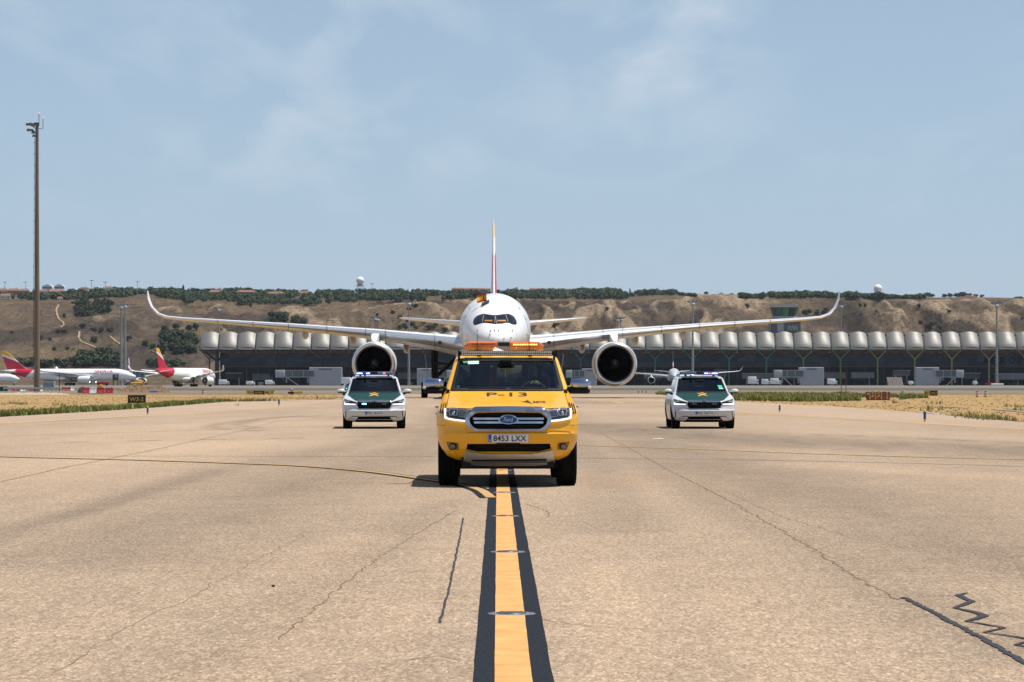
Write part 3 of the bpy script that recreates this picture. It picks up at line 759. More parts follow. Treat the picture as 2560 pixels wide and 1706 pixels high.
for (x0, y0, x1, y1), num, hp, lb in groves:
    for k in range(num):
        px = rnd.uniform(x0, x1); u = (px - x0) / (x1 - x0)
        ptree(px, rnd.uniform(y0, y1), hp * rnd.uniform(.75, 1.2), hp * rnd.uniform(.9, 1.4), label=lb + (', left end' if u < .25 else ', left of its middle' if u < .5 else ', right of its middle' if u < .75 else ', right end'), group=lb.replace('tree in', 'trees in').replace('shrub in', 'shrubs in').replace('tree atop', 'trees atop').replace('dark ', ''))
for (px, py), w_ in zip(((412, 831), (440, 826), (472, 830), (491, 826)), ('leftmost', 'second', 'third', 'rightmost')):
    ptree(px, py, 20, 19, label='upright dark tree, %s in the short row above the grove left of the roof' % w_, group='row of upright trees above the grove', k=2)
for px, py, h_ in ((458, 734, 26), (480, 734, 15), (495, 735, 16), (1575, 735, 16), (1990, 742, 16), (2020, 742, 13)):
    p = hill_at(px, 3150); s = 3150 / F
    tree(p, h_ * s, h_ * s * .9, label='pointed dark conifer rising above the ridge trees', group='conifers on the ridge', con=True)
# trees of the ridge: the nearest as things, the rest as one wood
RT = [(-100, 728), (160, 727), (260, 722), (380, 712), (420, 722), (500, 722), (700, 722), (1000, 723), (1140, 727), (1330, 727), (1450, 717), (1560, 722), (1640, 722), (1735, 733), (1770, 741), (1860, 739), (1900, 731), (1990, 728), (2100, 730), (2200, 736), (2340, 741), (2345, 752), (2560, 752)]
RB = [(-100, 752), (160, 752), (280, 746), (420, 748), (470, 760), (540, 752), (600, 762), (760, 766), (900, 757), (1060, 754), (1180, 748), (1350, 750), (1560, 750), (1600, 740), (1740, 739), (1800, 741), (1900, 748), (2060, 748), (2200, 750), (2290, 745), (2350, 745), (2450, 744), (2460, 740), (2560, 740)]
ridge = []
while len(ridge) < 2700:
    px = rnd.uniform(-60, 2600); yb = tab(px, RB); yt = tab(px, RT)
    if yb - yt < 5: continue
    py = lerp(yt + 10, yb, rnd.random())
    if noise.noise((px / 45, py / 14, 6.6)) < -0.28: continue
    p = on_hill(px, py) if py > tab(px, YT) + 1 else None
    if p is None: p = hill_at(px, rnd.uniform(3080, 3290))
    hp = rnd.uniform(11, 18) * (1.15 if px < 500 else 1)
    yt += 7 * noise.noise((px / 34, 0, 4.4)) + 4 * noise.noise((px / 9, 1.0, 4.4))
    top = HY - (p.z - H + hp * p.y / F) * F / p.y
    if top < yt - 3: hp = max(5, hp - (yt - 3 - top))
    ridge.append((px, p, hp))
for i, (px, y_, h_) in enumerate(((2362, 746, 10), (2376, 746, 11), (2392, 747, 12), (2408, 746, 15), (2424, 747, 11), (2440, 747, 10), (2455, 747, 9), (2320, 745, 14), (2330, 745, 12), (2300, 744, 13), (2541, 748, 8), (2552, 748, 9), (1765, 741, 8), (1803, 741, 7), (1830, 742, 7), (1848, 741, 9))):
    p = hill_at(px, 3290); tree(p, h_ * 3290 / F, h_ * 1.5 * 3290 / F, label='small tree on the skyline of the right part of the ridge', group='skyline trees on the right')
ridge.sort(key=lambda r: r[1].y)
near = ridge[:40]; far = ridge[40:]
for px, p, hp in near:
    s = p.y / F; tree(p, hp * s * 1.1, hp * s * 1.15, label='green tree at the front edge of the ridge wood', group='trees at the front edge of the ridge wood')
V = []; Fc = []; MI = []; base = 0
TD = [crown_data(1, 64, 300 + i) for i in range(6)]
TDN = [(np.array([tuple(p) for p in v_]), f_) for v_, f_ in TD]
for px, p, hp in far:
    k = rnd.randrange(6); v_, f_ = TDN[k]; s = p.y / F; a = rnd.uniform(0, 6.28); ca, sa = math.cos(a), math.sin(a)
    w_ = hp * s * rnd.uniform(1.05, 1.5); h_ = hp * s * 1.1; q = v_ @ np.array([[ca, sa, 0], [-sa, ca, 0], [0, 0, 1]])
    V.append(q * np.array([w_, w_, h_]) + np.array([p.x, p.y, p.z - .1 * h_])); mi = rnd.randrange(4)
    Fc += [tuple(i + base for i in f) for f in f_]; MI += [mi] * len(f_); base += len(v_)
me = bpy.data.meshes.new('ridge_wood'); me.from_pydata(np.concatenate(V).tolist(), [], Fc)
for m_ in LEAF: me.materials.append(m_)
me.polygons.foreach_set('material_index', MI); me.update()
tag(obj('ridge_wood', me), 'dense far wood covering the top of the ridge', 'wood', kind='stuff')
# low scrub freckling the slope
V = []; Fc = []; MI = []; base = 0
k_ = 0
while k_ < 5200:
    px = rnd.uniform(-60, 2600); py = rnd.uniform(752, 905)
    if noise.noise((px / 60, py / 25, 1.6)) < 0.05 and rnd.random() < .8: continue
    p = on_hill(px, py)
    if p is None or p.y > 2520: continue
    k_ += 1
    v_, f_ = TDN[k_ % 6]; f2 = f_[:36]; s = rnd.uniform(.8, 2.6)
    V.append(v_ * np.array([s * 1.3, s * 1.3, s]) + np.array([p.x, p.y, p.z - .3 * s])); mi = rnd.choice((1, 3, 4, 4, 4))
    Fc += [tuple(i + base for i in f) for f in f2]; MI += [mi] * len(f2); base += len(v_)
me = bpy.data.meshes.new('hill_scrub'); me.from_pydata(np.concatenate(V).tolist(), [], Fc)
for m_ in LEAF: me.materials.append(m_)
me.materials.append(M('dry_brush', (.075, .060, .042), .95, spec=.05)); me.polygons.foreach_set('material_index', MI); me.update()
tag(obj('hill_scrub', me), 'low scrub freckling the dry slope of the hills', 'scrub', kind='stuff')

# ---------------------------------------------------------------- houses on the ridge
ROOF = M('clay_roof_tiles', (0.22, 0.105, 0.075), 0.95, var=0.3, vscale=0.5)
WALLS = [M('pale_render', (0.52, 0.44, 0.36), 0.9, var=0.12), M('white_render', (0.62, 0.58, 0.52), 0.9, var=0.12), M('brick_render', (0.36, 0.22, 0.16), 0.9, var=0.15)]
DARKW = M('dark_window', (0.03, 0.035, 0.04), 0.3)
def house(px, d, wpx, hpx, label, rz=0.0, group='houses on the ridge', lift=0.0):
    p = hill_at(px, d); s = d / F; w, h = wpx * s, hpx * s; dp = w * .7
    e = empty('house', p + Vector((0, 0, lift - .3)), rz, label, 'house', group)
    MB().box((0, 0, h * .32), (w, dp, h * .64)).build('wall', rnd.choice(WALLS), e)
    r = MB(); z0 = h * .64; o_ = .06 * w
    r.add([(-w / 2 - o_, -dp / 2 - o_, z0), (w / 2 + o_, -dp / 2 - o_, z0), (w / 2 + o_, dp / 2 + o_, z0), (-w / 2 - o_, dp / 2 + o_, z0), (-w * .38, 0, h), (w * .38, 0, h)],
          [(0, 1, 5, 4), (1, 2, 5), (2, 3, 4, 5), (3, 0, 4), (3, 2, 1, 0)])
    rf = r.build('roof', ROOF, e)
    MB().box((w * .2, dp * .15, h * .98), (w * .06, w * .06, h * .3)).build('chimney', WALLS[2], rf)
    for k in range(max(2, int(w / 5))):
        x = lerp(-w * .38, w * .38, k / max(1, int(w / 5) - 1)) if int(w / 5) > 1 else (-.25 + .5 * k) * w
        MB().box((x, -dp / 2, h * .34), (w * .07 + .3, .12, h * .22)).build('window', DARKW, e)
for i, (px, d, w_, h_, lift, lb) in enumerate([(6, 2750, 26, 16, 4, 'house with clay roof at the left end of the ridge'), (34, 2800, 30, 17, 4, 'wide house with clay roof left of the tall mast'), (60, 2780, 24, 15, 4, 'house with clay roof close left of the tall mast'), (108, 2850, 22, 14, 3, 'house with clay roof right of the tall mast'), (134, 2820, 26, 15, 3, 'wide house with clay roof right of the tall mast'), (150, 2900, 22, 13, 4, 'house with clay roof at the edge of the dark grove'), (14, 2560, 26, 15, 2, 'pale low house standing in front of the ridge houses at far left'), (150, 2640, 14, 11, 0, 'small house above the dirt track'), (210, 2980, 20, 10, 6, 'house roof showing among the ridge trees above the grove'), (272, 3000, 18, 11, 6, 'pale house among the trees left of the wing tip')]):
    house(px, d, w_, h_, lb, rnd.uniform(-.4, .4), lift=lift)
for px, lb in ((120, 'left'), (150, 'right')):
    p = hill_at(px, 3050) + Vector((0, 0, 8)); w_ = 26 * 3050 / F
    e = empty('sports_hall', p, 0, 'white arched hall roof on the ridge, the %s one of the pair' % lb, 'building', 'white halls on the ridge')
    mb = MB(); rings = []
    for y in (-6, 6): rings.append([(-w_ / 2 + w_ * k / 10, y, 2.5 + 2.2 * math.sin(math.pi * k / 10)) for k in range(11)] + [(w_ / 2, y, 0), (-w_ / 2, y, 0)])
    mb.rings(rings, True, True).build('roof', WHITE, e); MB().box((0, -6.05, 1.2), (w_ * .9, .2, 1.6)).build('window_band', M('blue_glass_band', (.10, .16, .24), .3), e)
for i in range(8):
    px = 1136 + 12 * i; house(px, 3270, 13, 9, 'small far house with reddish roof on the skyline left of the tail fin', rnd.uniform(-.3, .3), 'skyline houses left of the tail fin', 3.4)
for i in range(11):
    px = 1330 + 13 * i; house(px, 3270, 14, 9, 'small far house with reddish roof on the skyline right of the tail fin', rnd.uniform(-.3, .3), 'skyline houses right of the tail fin', 3.4)
for px, w_, lb in ((540, 34, 'long grey roofed house among the ridge trees, leftmost'), (615, 44, 'long grey roofed house among the ridge trees, middle'), (690, 40, 'long grey roofed house among the ridge trees, rightmost'), (760, 22, 'pale house among the ridge trees left of the radar dome'), (2010, 26, 'low pale house among the trees above the control tower'), (2425, 30, 'low white house behind the skyline trees on the right')):
    house(px, 2900 if px < 2000 else 3260, w_, 15 if px < 2000 else 7, lb, rnd.uniform(-.2, .2), lift=1.5 if px < 2000 else 0)

# ---------------------------------------------------------------- radar domes and ridge lamps
def radome(px, py, dia, foot, kind, label):
    d = 3200; s = d / F; p = hill_at(px, d); c_ = at(px, py, d); r_ = dia * s / 2
    e = empty('radar_tower', p, 0, label, 'radar tower', 'radar towers on the ridge')
    zc_ = c_.z - p.z
    MB().sphere((0, 0, zc_), r_, 24, 14, z0=-.75).build('dome', M('radome_white', (.80, .80, .79), .45, var=.03), e, 50)
    if kind == 'lattice':
        zp = zc_ - r_ * 1.35
        MB().lathe([(r_ * .66, zc_ - r_ * .72), (r_ * .74, zp)], n=20).build('drum', M('grey_drum', (.34, .35, .36), .7), e, 40)
        MB().lathe([(r_ * 1.1, zp - .3), (r_ * 1.1, zp), (r_ * .1, zp)], n=20, caps=True).build('platform', STEEL, e)
        rl = MB()
        for k in range(12):
            a = k * .5236; rl.tube([(r_ * 1.08 * math.cos(a), r_ * 1.08 * math.sin(a), zp), (r_ * 1.08 * math.cos(a), r_ * 1.08 * math.sin(a), zp + 1.2)], .08, 4)
        rl.lathe([(r_ * 1.05, zp + 1.1), (r_ * 1.1, zp + 1.1), (r_ * 1.1, zp + 1.25), (r_ * 1.05, zp + 1.25)], n=20); rl.build('railing', STEEL, e)
        cs = [(r_ * .75 * i, r_ * .75 * j) for i, j in ((-1, -1), (1, -1), (1, 1), (-1, 1))]
        for i, (x, y) in enumerate(cs):
            MB().tube([(x, y, 0), (x, y, zp)], .22, 6).build('leg', STEEL, e)
            x2, y2 = cs[(i + 1) % 4]
            for k in range(3):
                MB().tube([(x, y, zp * k / 3), (x2, y2, zp * (k + 1) / 3)], .12, 5).build('brace', STEEL, e)
    else:
        zt = zc_ - r_ * .62
        MB().lathe([(r_ * .62, 0), (r_ * .6, zt)], n=12, caps=True).build('tower', M('brown_brick', (.16, .09, .07), .85, var=.2), e, 30)
        MB().lathe([(r_ * 1.0, zt - .1), (r_ * 1.05, zt + .5), (r_ * .8, zt + .6)], n=20, caps=True).build('platform', M('radome_white'), e)
radome(900.5, 702, 19.5, 722, 'lattice', 'white radar dome on a steel lattice tower left of the airliner')
radome(2195, 722, 21, 745, 'tower', 'white radar dome on a brown brick tower above the right wing tip')
for px, top, lb in ((12, 706, 'leftmost'), (64, 706, 'second from the left'), (229, 702, 'third from the left'), (263, 706, 'fourth from the left'), (344, 705, 'rightmost of the left group'), (930, 710, 'beside the radar dome'), (2480, 738, 'thin one at the far right end')):
    d = 3000 if px < 400 else 3200; p = hill_at(px, d); h_ = at(px, top, d).z - p.z
    e = empty('street_lamp', p, rnd.uniform(0, 3), 'tall slender lamp post on the ridge, ' + lb, 'lamp post', 'lamp posts on the ridge')
    MB().tube([(0, 0, 0), (0, 0, h_)], [.32, .22], 6).build('pole', STEEL, e)
    if px < 2400:
        for a in range(4):
            q = a * 1.571
            MB().box((1.3 * math.cos(q), 1.3 * math.sin(q), h_ + .1), (1.5, 1.1, .5), q).build('lamp_head', M('lamp_grey', (.2, .21, .22), .5), e)
# ================================================================== terminal
D0 = 1400.0; PITCH = 9.03; X0 = (499.7 - HX) * D0 / F; NB = 47
term = empty('airport_terminal', (0, D0, 0), 0, 'long dark glazed airport terminal under a wavy silver roof with painted tree columns', 'terminal')
m, b = newmat('silver_roof'); n, l = nodes(m)
v = coords(m); sp_ = tnoise(m, v, 4.5, 3, .7)
l.new(mix_rgb(m, 1.0, (0.170, 0.164, 0.150), ramp(m, sp_, [(.33, .68), (.67, 1.25)]), 'MULTIPLY'), b.inputs['Base Color'])
b.inputs['Metallic'].default_value = .2; b.inputs['Roughness'].default_value = .5
bump(m, b, sp_, .25, .05); SILVER = m
SOFFIT = M('bamboo_soffit', (0.20, 0.10, 0.065), .7, var=.2, vscale=.6)
LIP = M('white_roof_edge', (.46, .47, .48), .45, .2)
RIB = M('dark_roof_rib', (.10, .11, .11), .6, .3)
GLZ, b = newmat('slate_glazing'); n, l = nodes(GLZ); oi = n.new('ShaderNodeObjectInfo')
l.new(mix_rgb(GLZ, 1.0, mix_rgb(GLZ, tnoise(GLZ, coords(GLZ), .5, 3), (.026, .038, .054), (.050, .066, .086)), ramp(GLZ, oi.outputs['Random'], [(0, .62), (.5, 1), (1, 1.35)]), 'MULTIPLY'), b.inputs['Base Color']); b.inputs['Roughness'].default_value = .4; b.inputs['Specular IOR Level'].default_value = .2
GLZ2 = M('teal_glazing', (0.014, 0.021, 0.026), .4, var=.3, vscale=.2, spec=.2)
MULL = M('dark_mullion', (.018, .022, .028), .5)
CONC = M('grey_concrete', (.30, .30, .29), .85, var=.15, vscale=.4)
LGREY = M('light_grey_panel', (.36, .37, .38), .6, var=.1, vscale=.3)
NS = 12
prof = [(6.8 * s ** 1.25, 18.4 + 6.9 * s ** .95) for s in (k / 9 for k in range(10))] + [(12, 25.2), (20, 23.0), (32, 19.0)]
def vault():
    mb = MB(); rings = []
    for (dy, z) in prof:
        rings.append([(lerp(.42, PITCH - .42, j / NS), dy - .7 * (1 - (2 * j / NS - 1) ** 2), z + (.3 + .6 * min(1, dy / 4)) * (1 - (2 * j / NS - 1) ** 2) * 1.1) for j in range(NS + 1)] + [(PITCH - .42, dy + .3, z - .5), (.42, dy + .3, z - .5)])
    return mb.rings(rings, True, True).mesh('roof_vault', SILVER, 35)
def soffit():
    mb = MB(); P = [(0.05, 17.2), (3, 16.8), (6, 16.1), (9, 15.5)]; rings = []
    for dy, z in P: rings.append([(lerp(.05, PITCH - .05, j / 8), dy, z + .55 * math.cos(2 * math.pi * j / 8)) for j in range(9)])
    return mb.rings(rings, False, False).mesh('soffit', SOFFIT, 40)
def lip():
    mb = MB(); t = .5
    top = [(lerp(.3, PITCH - .3, j / 8), -.1, 18.45 + .15 * math.sin(math.pi * j / 8)) for j in range(9)]
    bot = [(lerp(.3, PITCH - .3, j / 8), .25, 17.45 + .12 * math.sin(math.pi * j / 8)) for j in range(9)]
    mb.rings([top, bot, [(x, y + .8, z) for x, y, z in bot], [(x, y + .8, z) for x, y, z in top], top], False, False); return mb.mesh('roof_edge', LIP, 30)
mv, ms, ml = vault(), soffit(), lip()
pw, ph = PITCH / 2, (15.6 - 9.4) / 3
mpan = MB().box((0, 0, 0), (pw - .42, .18, ph - .26)).mesh('glass_panel', GLZ)
mrib = MB(); 
for k in range(7):
    a, b_ = prof[k], prof[k + 1]
    mrib.add([(-.3, a[0] + .2, a[1] - .1), (.3, a[0] + .2, a[1] - .1), (.3, b_[0] + .2, b_[1] - .1), (-.3, b_[0] + .2, b_[1] - .1)], [(0, 1, 2, 3)])
    mrib.box((0, a[0] - .0, a[1] + .25), (.5, .5, .35))
mrib.box((0, .4, 17.6), (.5, .8, 1.9))
mrib = mrib.mesh('roof_rib', RIB)
def put(name, me, x, y=0, z=0, parent=term):
    o = obj(name, me, parent); o.location = (x, y, z); return o
for i in range(NB):
    x = X0 + i * PITCH
    put('roof_vault', mv, x); put('roof_edge', ml, x); put('soffit', ms, x); put('roof_rib', mrib, x)
    if i >= 1:
        for c_ in range(2):
            for r_ in range(3):
                put('glass_panel', mpan, x + (c_ + .5) * pw, 8.9 + .06 * ((i * 7 + c_ * 3 + r_) % 3), 9.4 + (r_ + .5) * ph)
XE = X0 + NB * PITCH; XS = X0 + 1 * PITCH
MB().box(((XS + XE) / 2, 9.6, 12.6), (XE - XS, .5, 6.6)).build('facade_backing', MULL, term)
mmu = MB().box((0, 8.75, 12.5), (.34, .35, 6.5)).mesh('mullion', MULL)
for i in range(1, NB + 1): put('mullion', mmu, X0 + i * PITCH)
MB().box(((XS + XE) / 2, 13.5, 4.7), (XE - XS, 1, 9.4)).build('lower_storey', GLZ2, term)
MB().box(((XS + XE) / 2, 11.0, 9.15), (XE - XS, 5.0, .45)).build('floor_slab', M('dark_slab', (.06, .065, .07), .7), term)
MB().box(((X0 + XE) / 2, 16, 17.0), (XE - X0, 10, 1.0)).build('roof_deck', RIB, term)
for i in range(1, NB, 1):
    MB().box((X0 + i * PITCH, 12.8, 4.6), (.5, .5, 9.2)).build('pier', M('dark_pier', (.05, .055, .06), .7), term)
for k in range(26):
    x = XS + 8 + k * 15.3
    MB().box((x, 12.8, rnd.uniform(2, 6.5)), (rnd.uniform(3, 8), .3, rnd.uniform(1.2, 2.6))).build('lower_window', rnd.choice((GLZ, GLZ2, M('greenish_panel', (.07, .085, .08), .5))), term)
WK = [M('walkway_glass', (.050, .062, .064), .4, var=.3, vscale=.4), M('walkway_grey', (.15, .155, .16), .6, var=.2, vscale=.4), M('walkway_dark', (.022, .026, .030), .5, var=.3, vscale=.4)]
for k in range(24):
    x = XS + 6 + k * 17.2 + rnd.uniform(-4, 4); w_ = rnd.uniform(6, 15); z_ = rnd.uniform(3.4, 6.2); q = rnd.choice(WK)
    MB().box((x, 5.5 + rnd.uniform(-2, 3), z_), (w_, 3, rnd.uniform(2, 3))).build('walkway_box', q, term)
    MB().box((x, 5.0, z_ + 1.5), (w_ * 1.02, 3.4, .25)).build('walkway_roof', rnd.choice((LGREY, WK[1])), term)
    for s_ in (-.35, .3): MB().box((x + w_ * s_, 5.2, z_ / 2 - .4), (.5, .8, z_ - .8)).build('walkway_leg', rnd.choice((CONC, WK[2])), term)
    if k % 2: MB().box((x + rnd.uniform(-5, 5), 3.0, .8), (rnd.uniform(1.5, 4), 1.6, 1.6)).build('service_unit', rnd.choice((LGREY, WK[1], WK[2], M('unit_ochre', (.20, .15, .06), .6))), term)
# painted tree columns
VC = objcolor('painted_column', .45)
hues = [(500, (.015, .018, .025)), (650, (.012, .018, .035)), (800, (.018, .028, .075)), (1000, (.02, .06, .12)), (1400, (.0, .16, .17)), (1640, (.01, .20, .14)), (1830, (.02, .24, .15)), (1925, (.03, .22, .12)), (2015, (.16, .32, .03)), (2110, (.14, .26, .05)), (2200, (.26, .33, .04)), (2292, (.34, .36, .05)), (2384, (.38, .33, .06)), (2476, (.42, .28, .10)), (2600, (.45, .24, .08))]
def vcol():
    mb = MB(); zc_ = 13.0
    mb.tube([(0, 1.2, 0), (0, 1.2, zc_)], [.42, .34], 8)
    for s in (-1, 1):
        mb.tube([(0, 1.2, zc_ - .3), (s * PITCH * .44, .5, 16.9)], [.34, .22], 8)
        mb.tube([(s * PITCH * .44, .5, 16.9), (s * PITCH * .5, .2, 17.8)], [.22, .3], 6)
    mb.tube([(-PITCH * .38, .35, 16.9), (PITCH * .38, .35, 16.9)], .13, 6)
    return mb.mesh('tree_column', VC, 40)
mvc = vcol()
for k in range(-1, 23):
    x = X0 + (2.5 + 2 * k) * PITCH
    o = put('tree_column', mvc, x); px = HX + x * F / D0
    o.color = tuple(.75 * tab(px, [(a, c_[i]) for a, c_ in hues]) for i in range(3)) + (1,)
o = MB().tube([(X0 + .85 * PITCH, 6, 0), (X0 + .85 * PITCH, 6, 16.3)], [1.2, 1.0], 10)
for s in (-1, 1): o.tube([(X0 + .85 * PITCH, 6, 12), (X0 + (.85 + s * .7) * PITCH, 5, 16.6)], [.7, .4], 8)
o.build('end_column', MULL, term, 40)
# lettering on the glass
LET = M('sign_letters', (.004, .005, .008), .7, spec=.1)
for ch, px in zip('AEROP', (2464.5, 2484, 2508, 2529.5, 2552)):
    q = at(px, 901.5, D0 + 8.4)
    text_flat('letter', ch, 2.7 if ch != 'E' else 2.2, 3.5, (q.x, 8.45, q.z), LET, term)

# ---------------------------------------------------------------- control tower behind the roof
dT = 1520; s = dT / F; ct = empty('control_tower', ((1961 - HX) * s, dT, 0), 0, 'small control tower with green flared glass cab behind the terminal roof', 'control tower')
def zpy(py, d): return H + (HY - py) * d / F
zt, zb = zpy(771, dT), zpy(791, dT); rt, rb = 36 * s, 30 * s
GR = [M('green_cab_glass', (.03, .12, .07), .15, spec=.6), M('dark_cab_glass', (.012, .03, .03), .15, spec=.6), M('bright_cab_glass', (.06, .20, .10), .18, spec=.6)]
N8 = 12
for k in range(N8):
    a0, a1 = 2 * math.pi * (k + .04) / N8 + .26, 2 * math.pi * (k + .96) / N8 + .26
    MB().add([(rb * math.cos(a0), rb * math.sin(a0), zb), (rb * math.cos(a1), rb * math.sin(a1), zb), (rt * math.cos(a1), rt * math.sin(a1), zt), (rt * math.cos(a0), rt * math.sin(a0), zt)] + [(rb * .97 * math.cos(a0), rb * .97 * math.sin(a0), zb), (rb * .97 * math.cos(a1), rb * .97 * math.sin(a1), zb), (rt * .97 * math.cos(a1), rt * .97 * math.sin(a1), zt), (rt * .97 * math.cos(a0), rt * .97 * math.sin(a0), zt)], [(0, 1, 2, 3), (4, 7, 6, 5), (0, 4, 5, 1), (1, 5, 6, 2), (2, 6, 7, 3), (3, 7, 4, 0)]).build('window_pane', GR[[1, 0, 2][k % 3] if k not in (8,) else 2], ct)
MB().lathe([(rt * 1.03, zt), (rt * 1.05, zt + .7), (rt * .6, zt + 1.0), (.1, zt + 1.0)], n=24).build('roof', M('tower_roof_grey', (.14, .17, .17), .6), ct, 30)
MB().lathe([(rb * .95, zb - .1), (rb * .93, zt)], n=24).build('core', MULL, ct, 30)
MB().lathe([(rb * 1.06, zb - 2.6), (rb * 1.06, zb - .05), (rb * .3, zb - .05)], n=24, caps=True).build('balcony', M('light_grey_panel'), ct, 30)
an = MB()
for k in range(18):
    a = k * .349; an.tube([(rt * .95 * math.cos(a), rt * .95 * math.sin(a), zt + .8), (rt * .95 * math.cos(a), rt * .95 * math.sin(a), zt + 1.9 + .5 * (k % 3))], .06, 4)
an.lathe([(rt * .94, zt + 1.7), (rt * .96, zt + 1.7), (rt * .96, zt + 1.85), (rt * .94, zt + 1.85)], n=24); an.build('antenna_railing', STEEL, ct)
bw = 74 * s
MB().box((0, 0, (zb - 2.6) / 2), (bw, bw, zb - 2.7)).build('shaft', M('dark_grey_cladding', (.11, .115, .12), .6, var=.15), ct)
MB().box((-bw * .18, -bw / 2 - .1, zpy(817, dT)), (bw * .22, .3, 5.4)).build('white_panel', M('light_grey_panel'), ct)
for k in range(7):
    MB().box((bw * (.08 + .05 * k), -bw / 2 - .1, zpy(822, dT) + .5 * (k % 2)), (.55, .3, 2.2)).build('louvre', LGREY, ct)

# ---------------------------------------------------------------- boarding bridges and service gear at the foot of the terminal
BW = M('bridge_white', (.36, .37, .40), .55, var=.1, vscale=.2)
def bridge(px0, px1, d, label, mirror=False, tall=8.0, block=True):
    s = d / F; x0, x1 = (px0 - HX) * s, (px1 - HX) * s; w = x1 - x0
    e = empty('boarding_bridge', ((x0 + x1) / 2, d, 0), 0, label, 'boarding bridge', 'boarding bridges at the terminal')
    k = -1 if mirror else 1
    if block:
        MB().rbox((k * w * .22, 0, tall / 2), (w * .5, 5, tall), .12, 1).build('rotunda_block', BW, e)
        MB().box((k * w * .22, -2.55, tall * .9), (w * .2, .1, tall * .05)).build('sign_strip', MULL, e)
        for q in range(1, 4):
            MB().box((k * w * .22 - w * .25 + w * .5 * q / 4, -2.53, tall * .45), (.12, .1, tall * .7)).build('panel_joint', LGREY, e)
    MB().rbox((-k * w * .2, -1.5, 5.6), (w * .5, 3.2, 2.9), .15, 1).build('tunnel', M('tunnel_glass', (.09, .115, .12), .35, var=.15), e)
    MB().box((-k * w * .2, -1.5, 7.15), (w * .52, 3.5, .3)).build('tunnel_roof', LGREY, e)
    MB().box((-k * w * .2, -1.5, 4.0), (w * .52, 3.5, .35)).build('tunnel_floor', LGREY, e)
    for q in range(4):
        MB().box((-k * w * .2 - w * .25 + w * .5 * q / 3, -3.2, 5.6), (.25, .15, 2.9)).build('tunnel_rib', LGREY, e)
    MB().rbox((-k * w * .47, -2.2, 5.5), (w * .1 + 1.5, 4.2, 3.6), .3, 2).build('cab', BW, e, 30)
    for q in (-.38, -.05):
        MB().box((k * w * q, -1.5, 2.0), (.6, 2.2, 4.0)).build('leg', CONC, e)
        MB().lathe([(.1, -.4), (.6, -.4), (.6, .4), (.1, .4)], (k * w * q, -2.5, .6), 'X', 10).build('wheel', RUBBER, e)
    st = MB(); st.add([(-k * w * .36, -3.6, 4), (-k * w * .36, -2.8, 4), (-k * w * .18, -2.8, 0), (-k * w * .18, -3.6, 0), (-k * w * .36, -3.6, 3.5), (-k * w * .36, -2.8, 3.5), (-k * w * .2, -2.8, 0), (-k * w * .2, -3.6, 0)], [(0, 1, 2, 3), (4, 7, 6, 5), (0, 3, 7, 4), (1, 5, 6, 2)]); st.build('stairs', STEEL, e)
bridge(697, 860, 1370, 'pale boarding bridge with long glazed tunnel left of the left engine', tall=8.6)
bridge(1040, 1128, 1375, 'white boarding bridge block behind the landing gear left of the pickup', True, 8.2)
bridge(1420, 1494, 1375, 'white boarding bridge block between the pickup and the right engine', False, 8.0)
bridge(1940, 2062, 1365, 'white boarding bridge under the green columns right of the right car', False, 8.6)
bridge(2285, 2400, 1365, 'white boarding bridge with stairs left of the right floodlight mast', True, 8.6)
bridge(395, 470, 1385, 'dark boarding bridge behind the parked airliner with the red tail', True, 7.0, False)
bridge(325, 395, 1420, 'teal glazed boarding bridge between the two red tailed airliners', False, 8.0, False)
def cart(px, d, w, h, label, name='service_truck', cat='truck', colr=None, cab=True, group='service vehicles on the apron'):
    s = d / F; e = empty(name, ((px - HX) * s, d, 0), rnd.uniform(-.15, .15), label, cat, group)
    c_ = colr or WHITE
    MB().rbox((0, 0, h * .58 + .15), (w * (.68 if cab else .96), 2.3, h * .84), .12, 2).build('cargo_box', c_, e, 30)
    if cab:
        MB().rbox((w * .42, 0, h * .36 + .2), (w * .22, 2.1, h * .55), .2, 2).build('cab', c_, e, 30)
        MB().box((w * .45, -1.06, h * .48 + .1), (w * .12, .06, h * .2)).build('side_window', DARKW, e)
    for x in (-.3, .36):
        for y in (-1, 1): MB().lathe([(.02, -.14), (.42, -.14), (.42, .14), (.02, .14)], (w * x, y * .95, .42), 'Y', 12).build('wheel', RUBBER, e)
    return e
for a in [(557, 1330, 5.5, 2.6, 'white van parked at the foot of the terminal left of the yellow signs'), (624, 1340, 4.5, 1.9, 'low white car parked at the foot of the terminal', 'service_car', 'car'), (672, 1330, 5, 2.4, 'white belt loader left of the left boarding bridge', 'belt_loader', 'truck'), (865, 1310, 6, 3.6, 'white catering truck right of the left boarding bridge'), (1880, 1330, 5.5, 4.0, 'tall white truck right of the police car on the right'), (1912, 1320, 4.5, 2.8, 'white truck under the green columns'), (1936, 1310, 5.5, 3.2, 'white tanker beside the right boarding bridge'), (2078, 1320, 5.0, 3.0, 'white truck right of the right boarding bridge'), (2276, 1310, 2.8, 1.9, 'small white container right of the striped ramp'), (2437, 1330, 2.6, 2.0, 'small white cart left of the right floodlight mast'), (445, 1250, 5, 2.6, 'white van beside the engine of the red tailed airliner'), (520, 1320, 4, 2.8, 'grey loader behind the wing of the red tailed airliner')]:
    cart(*a)
e = empty('striped_blast_ramp', ((2240 - HX) * 1330 / F, 1330, 0), 0, 'leaning grey and red striped screen at the foot of the terminal', 'screen')
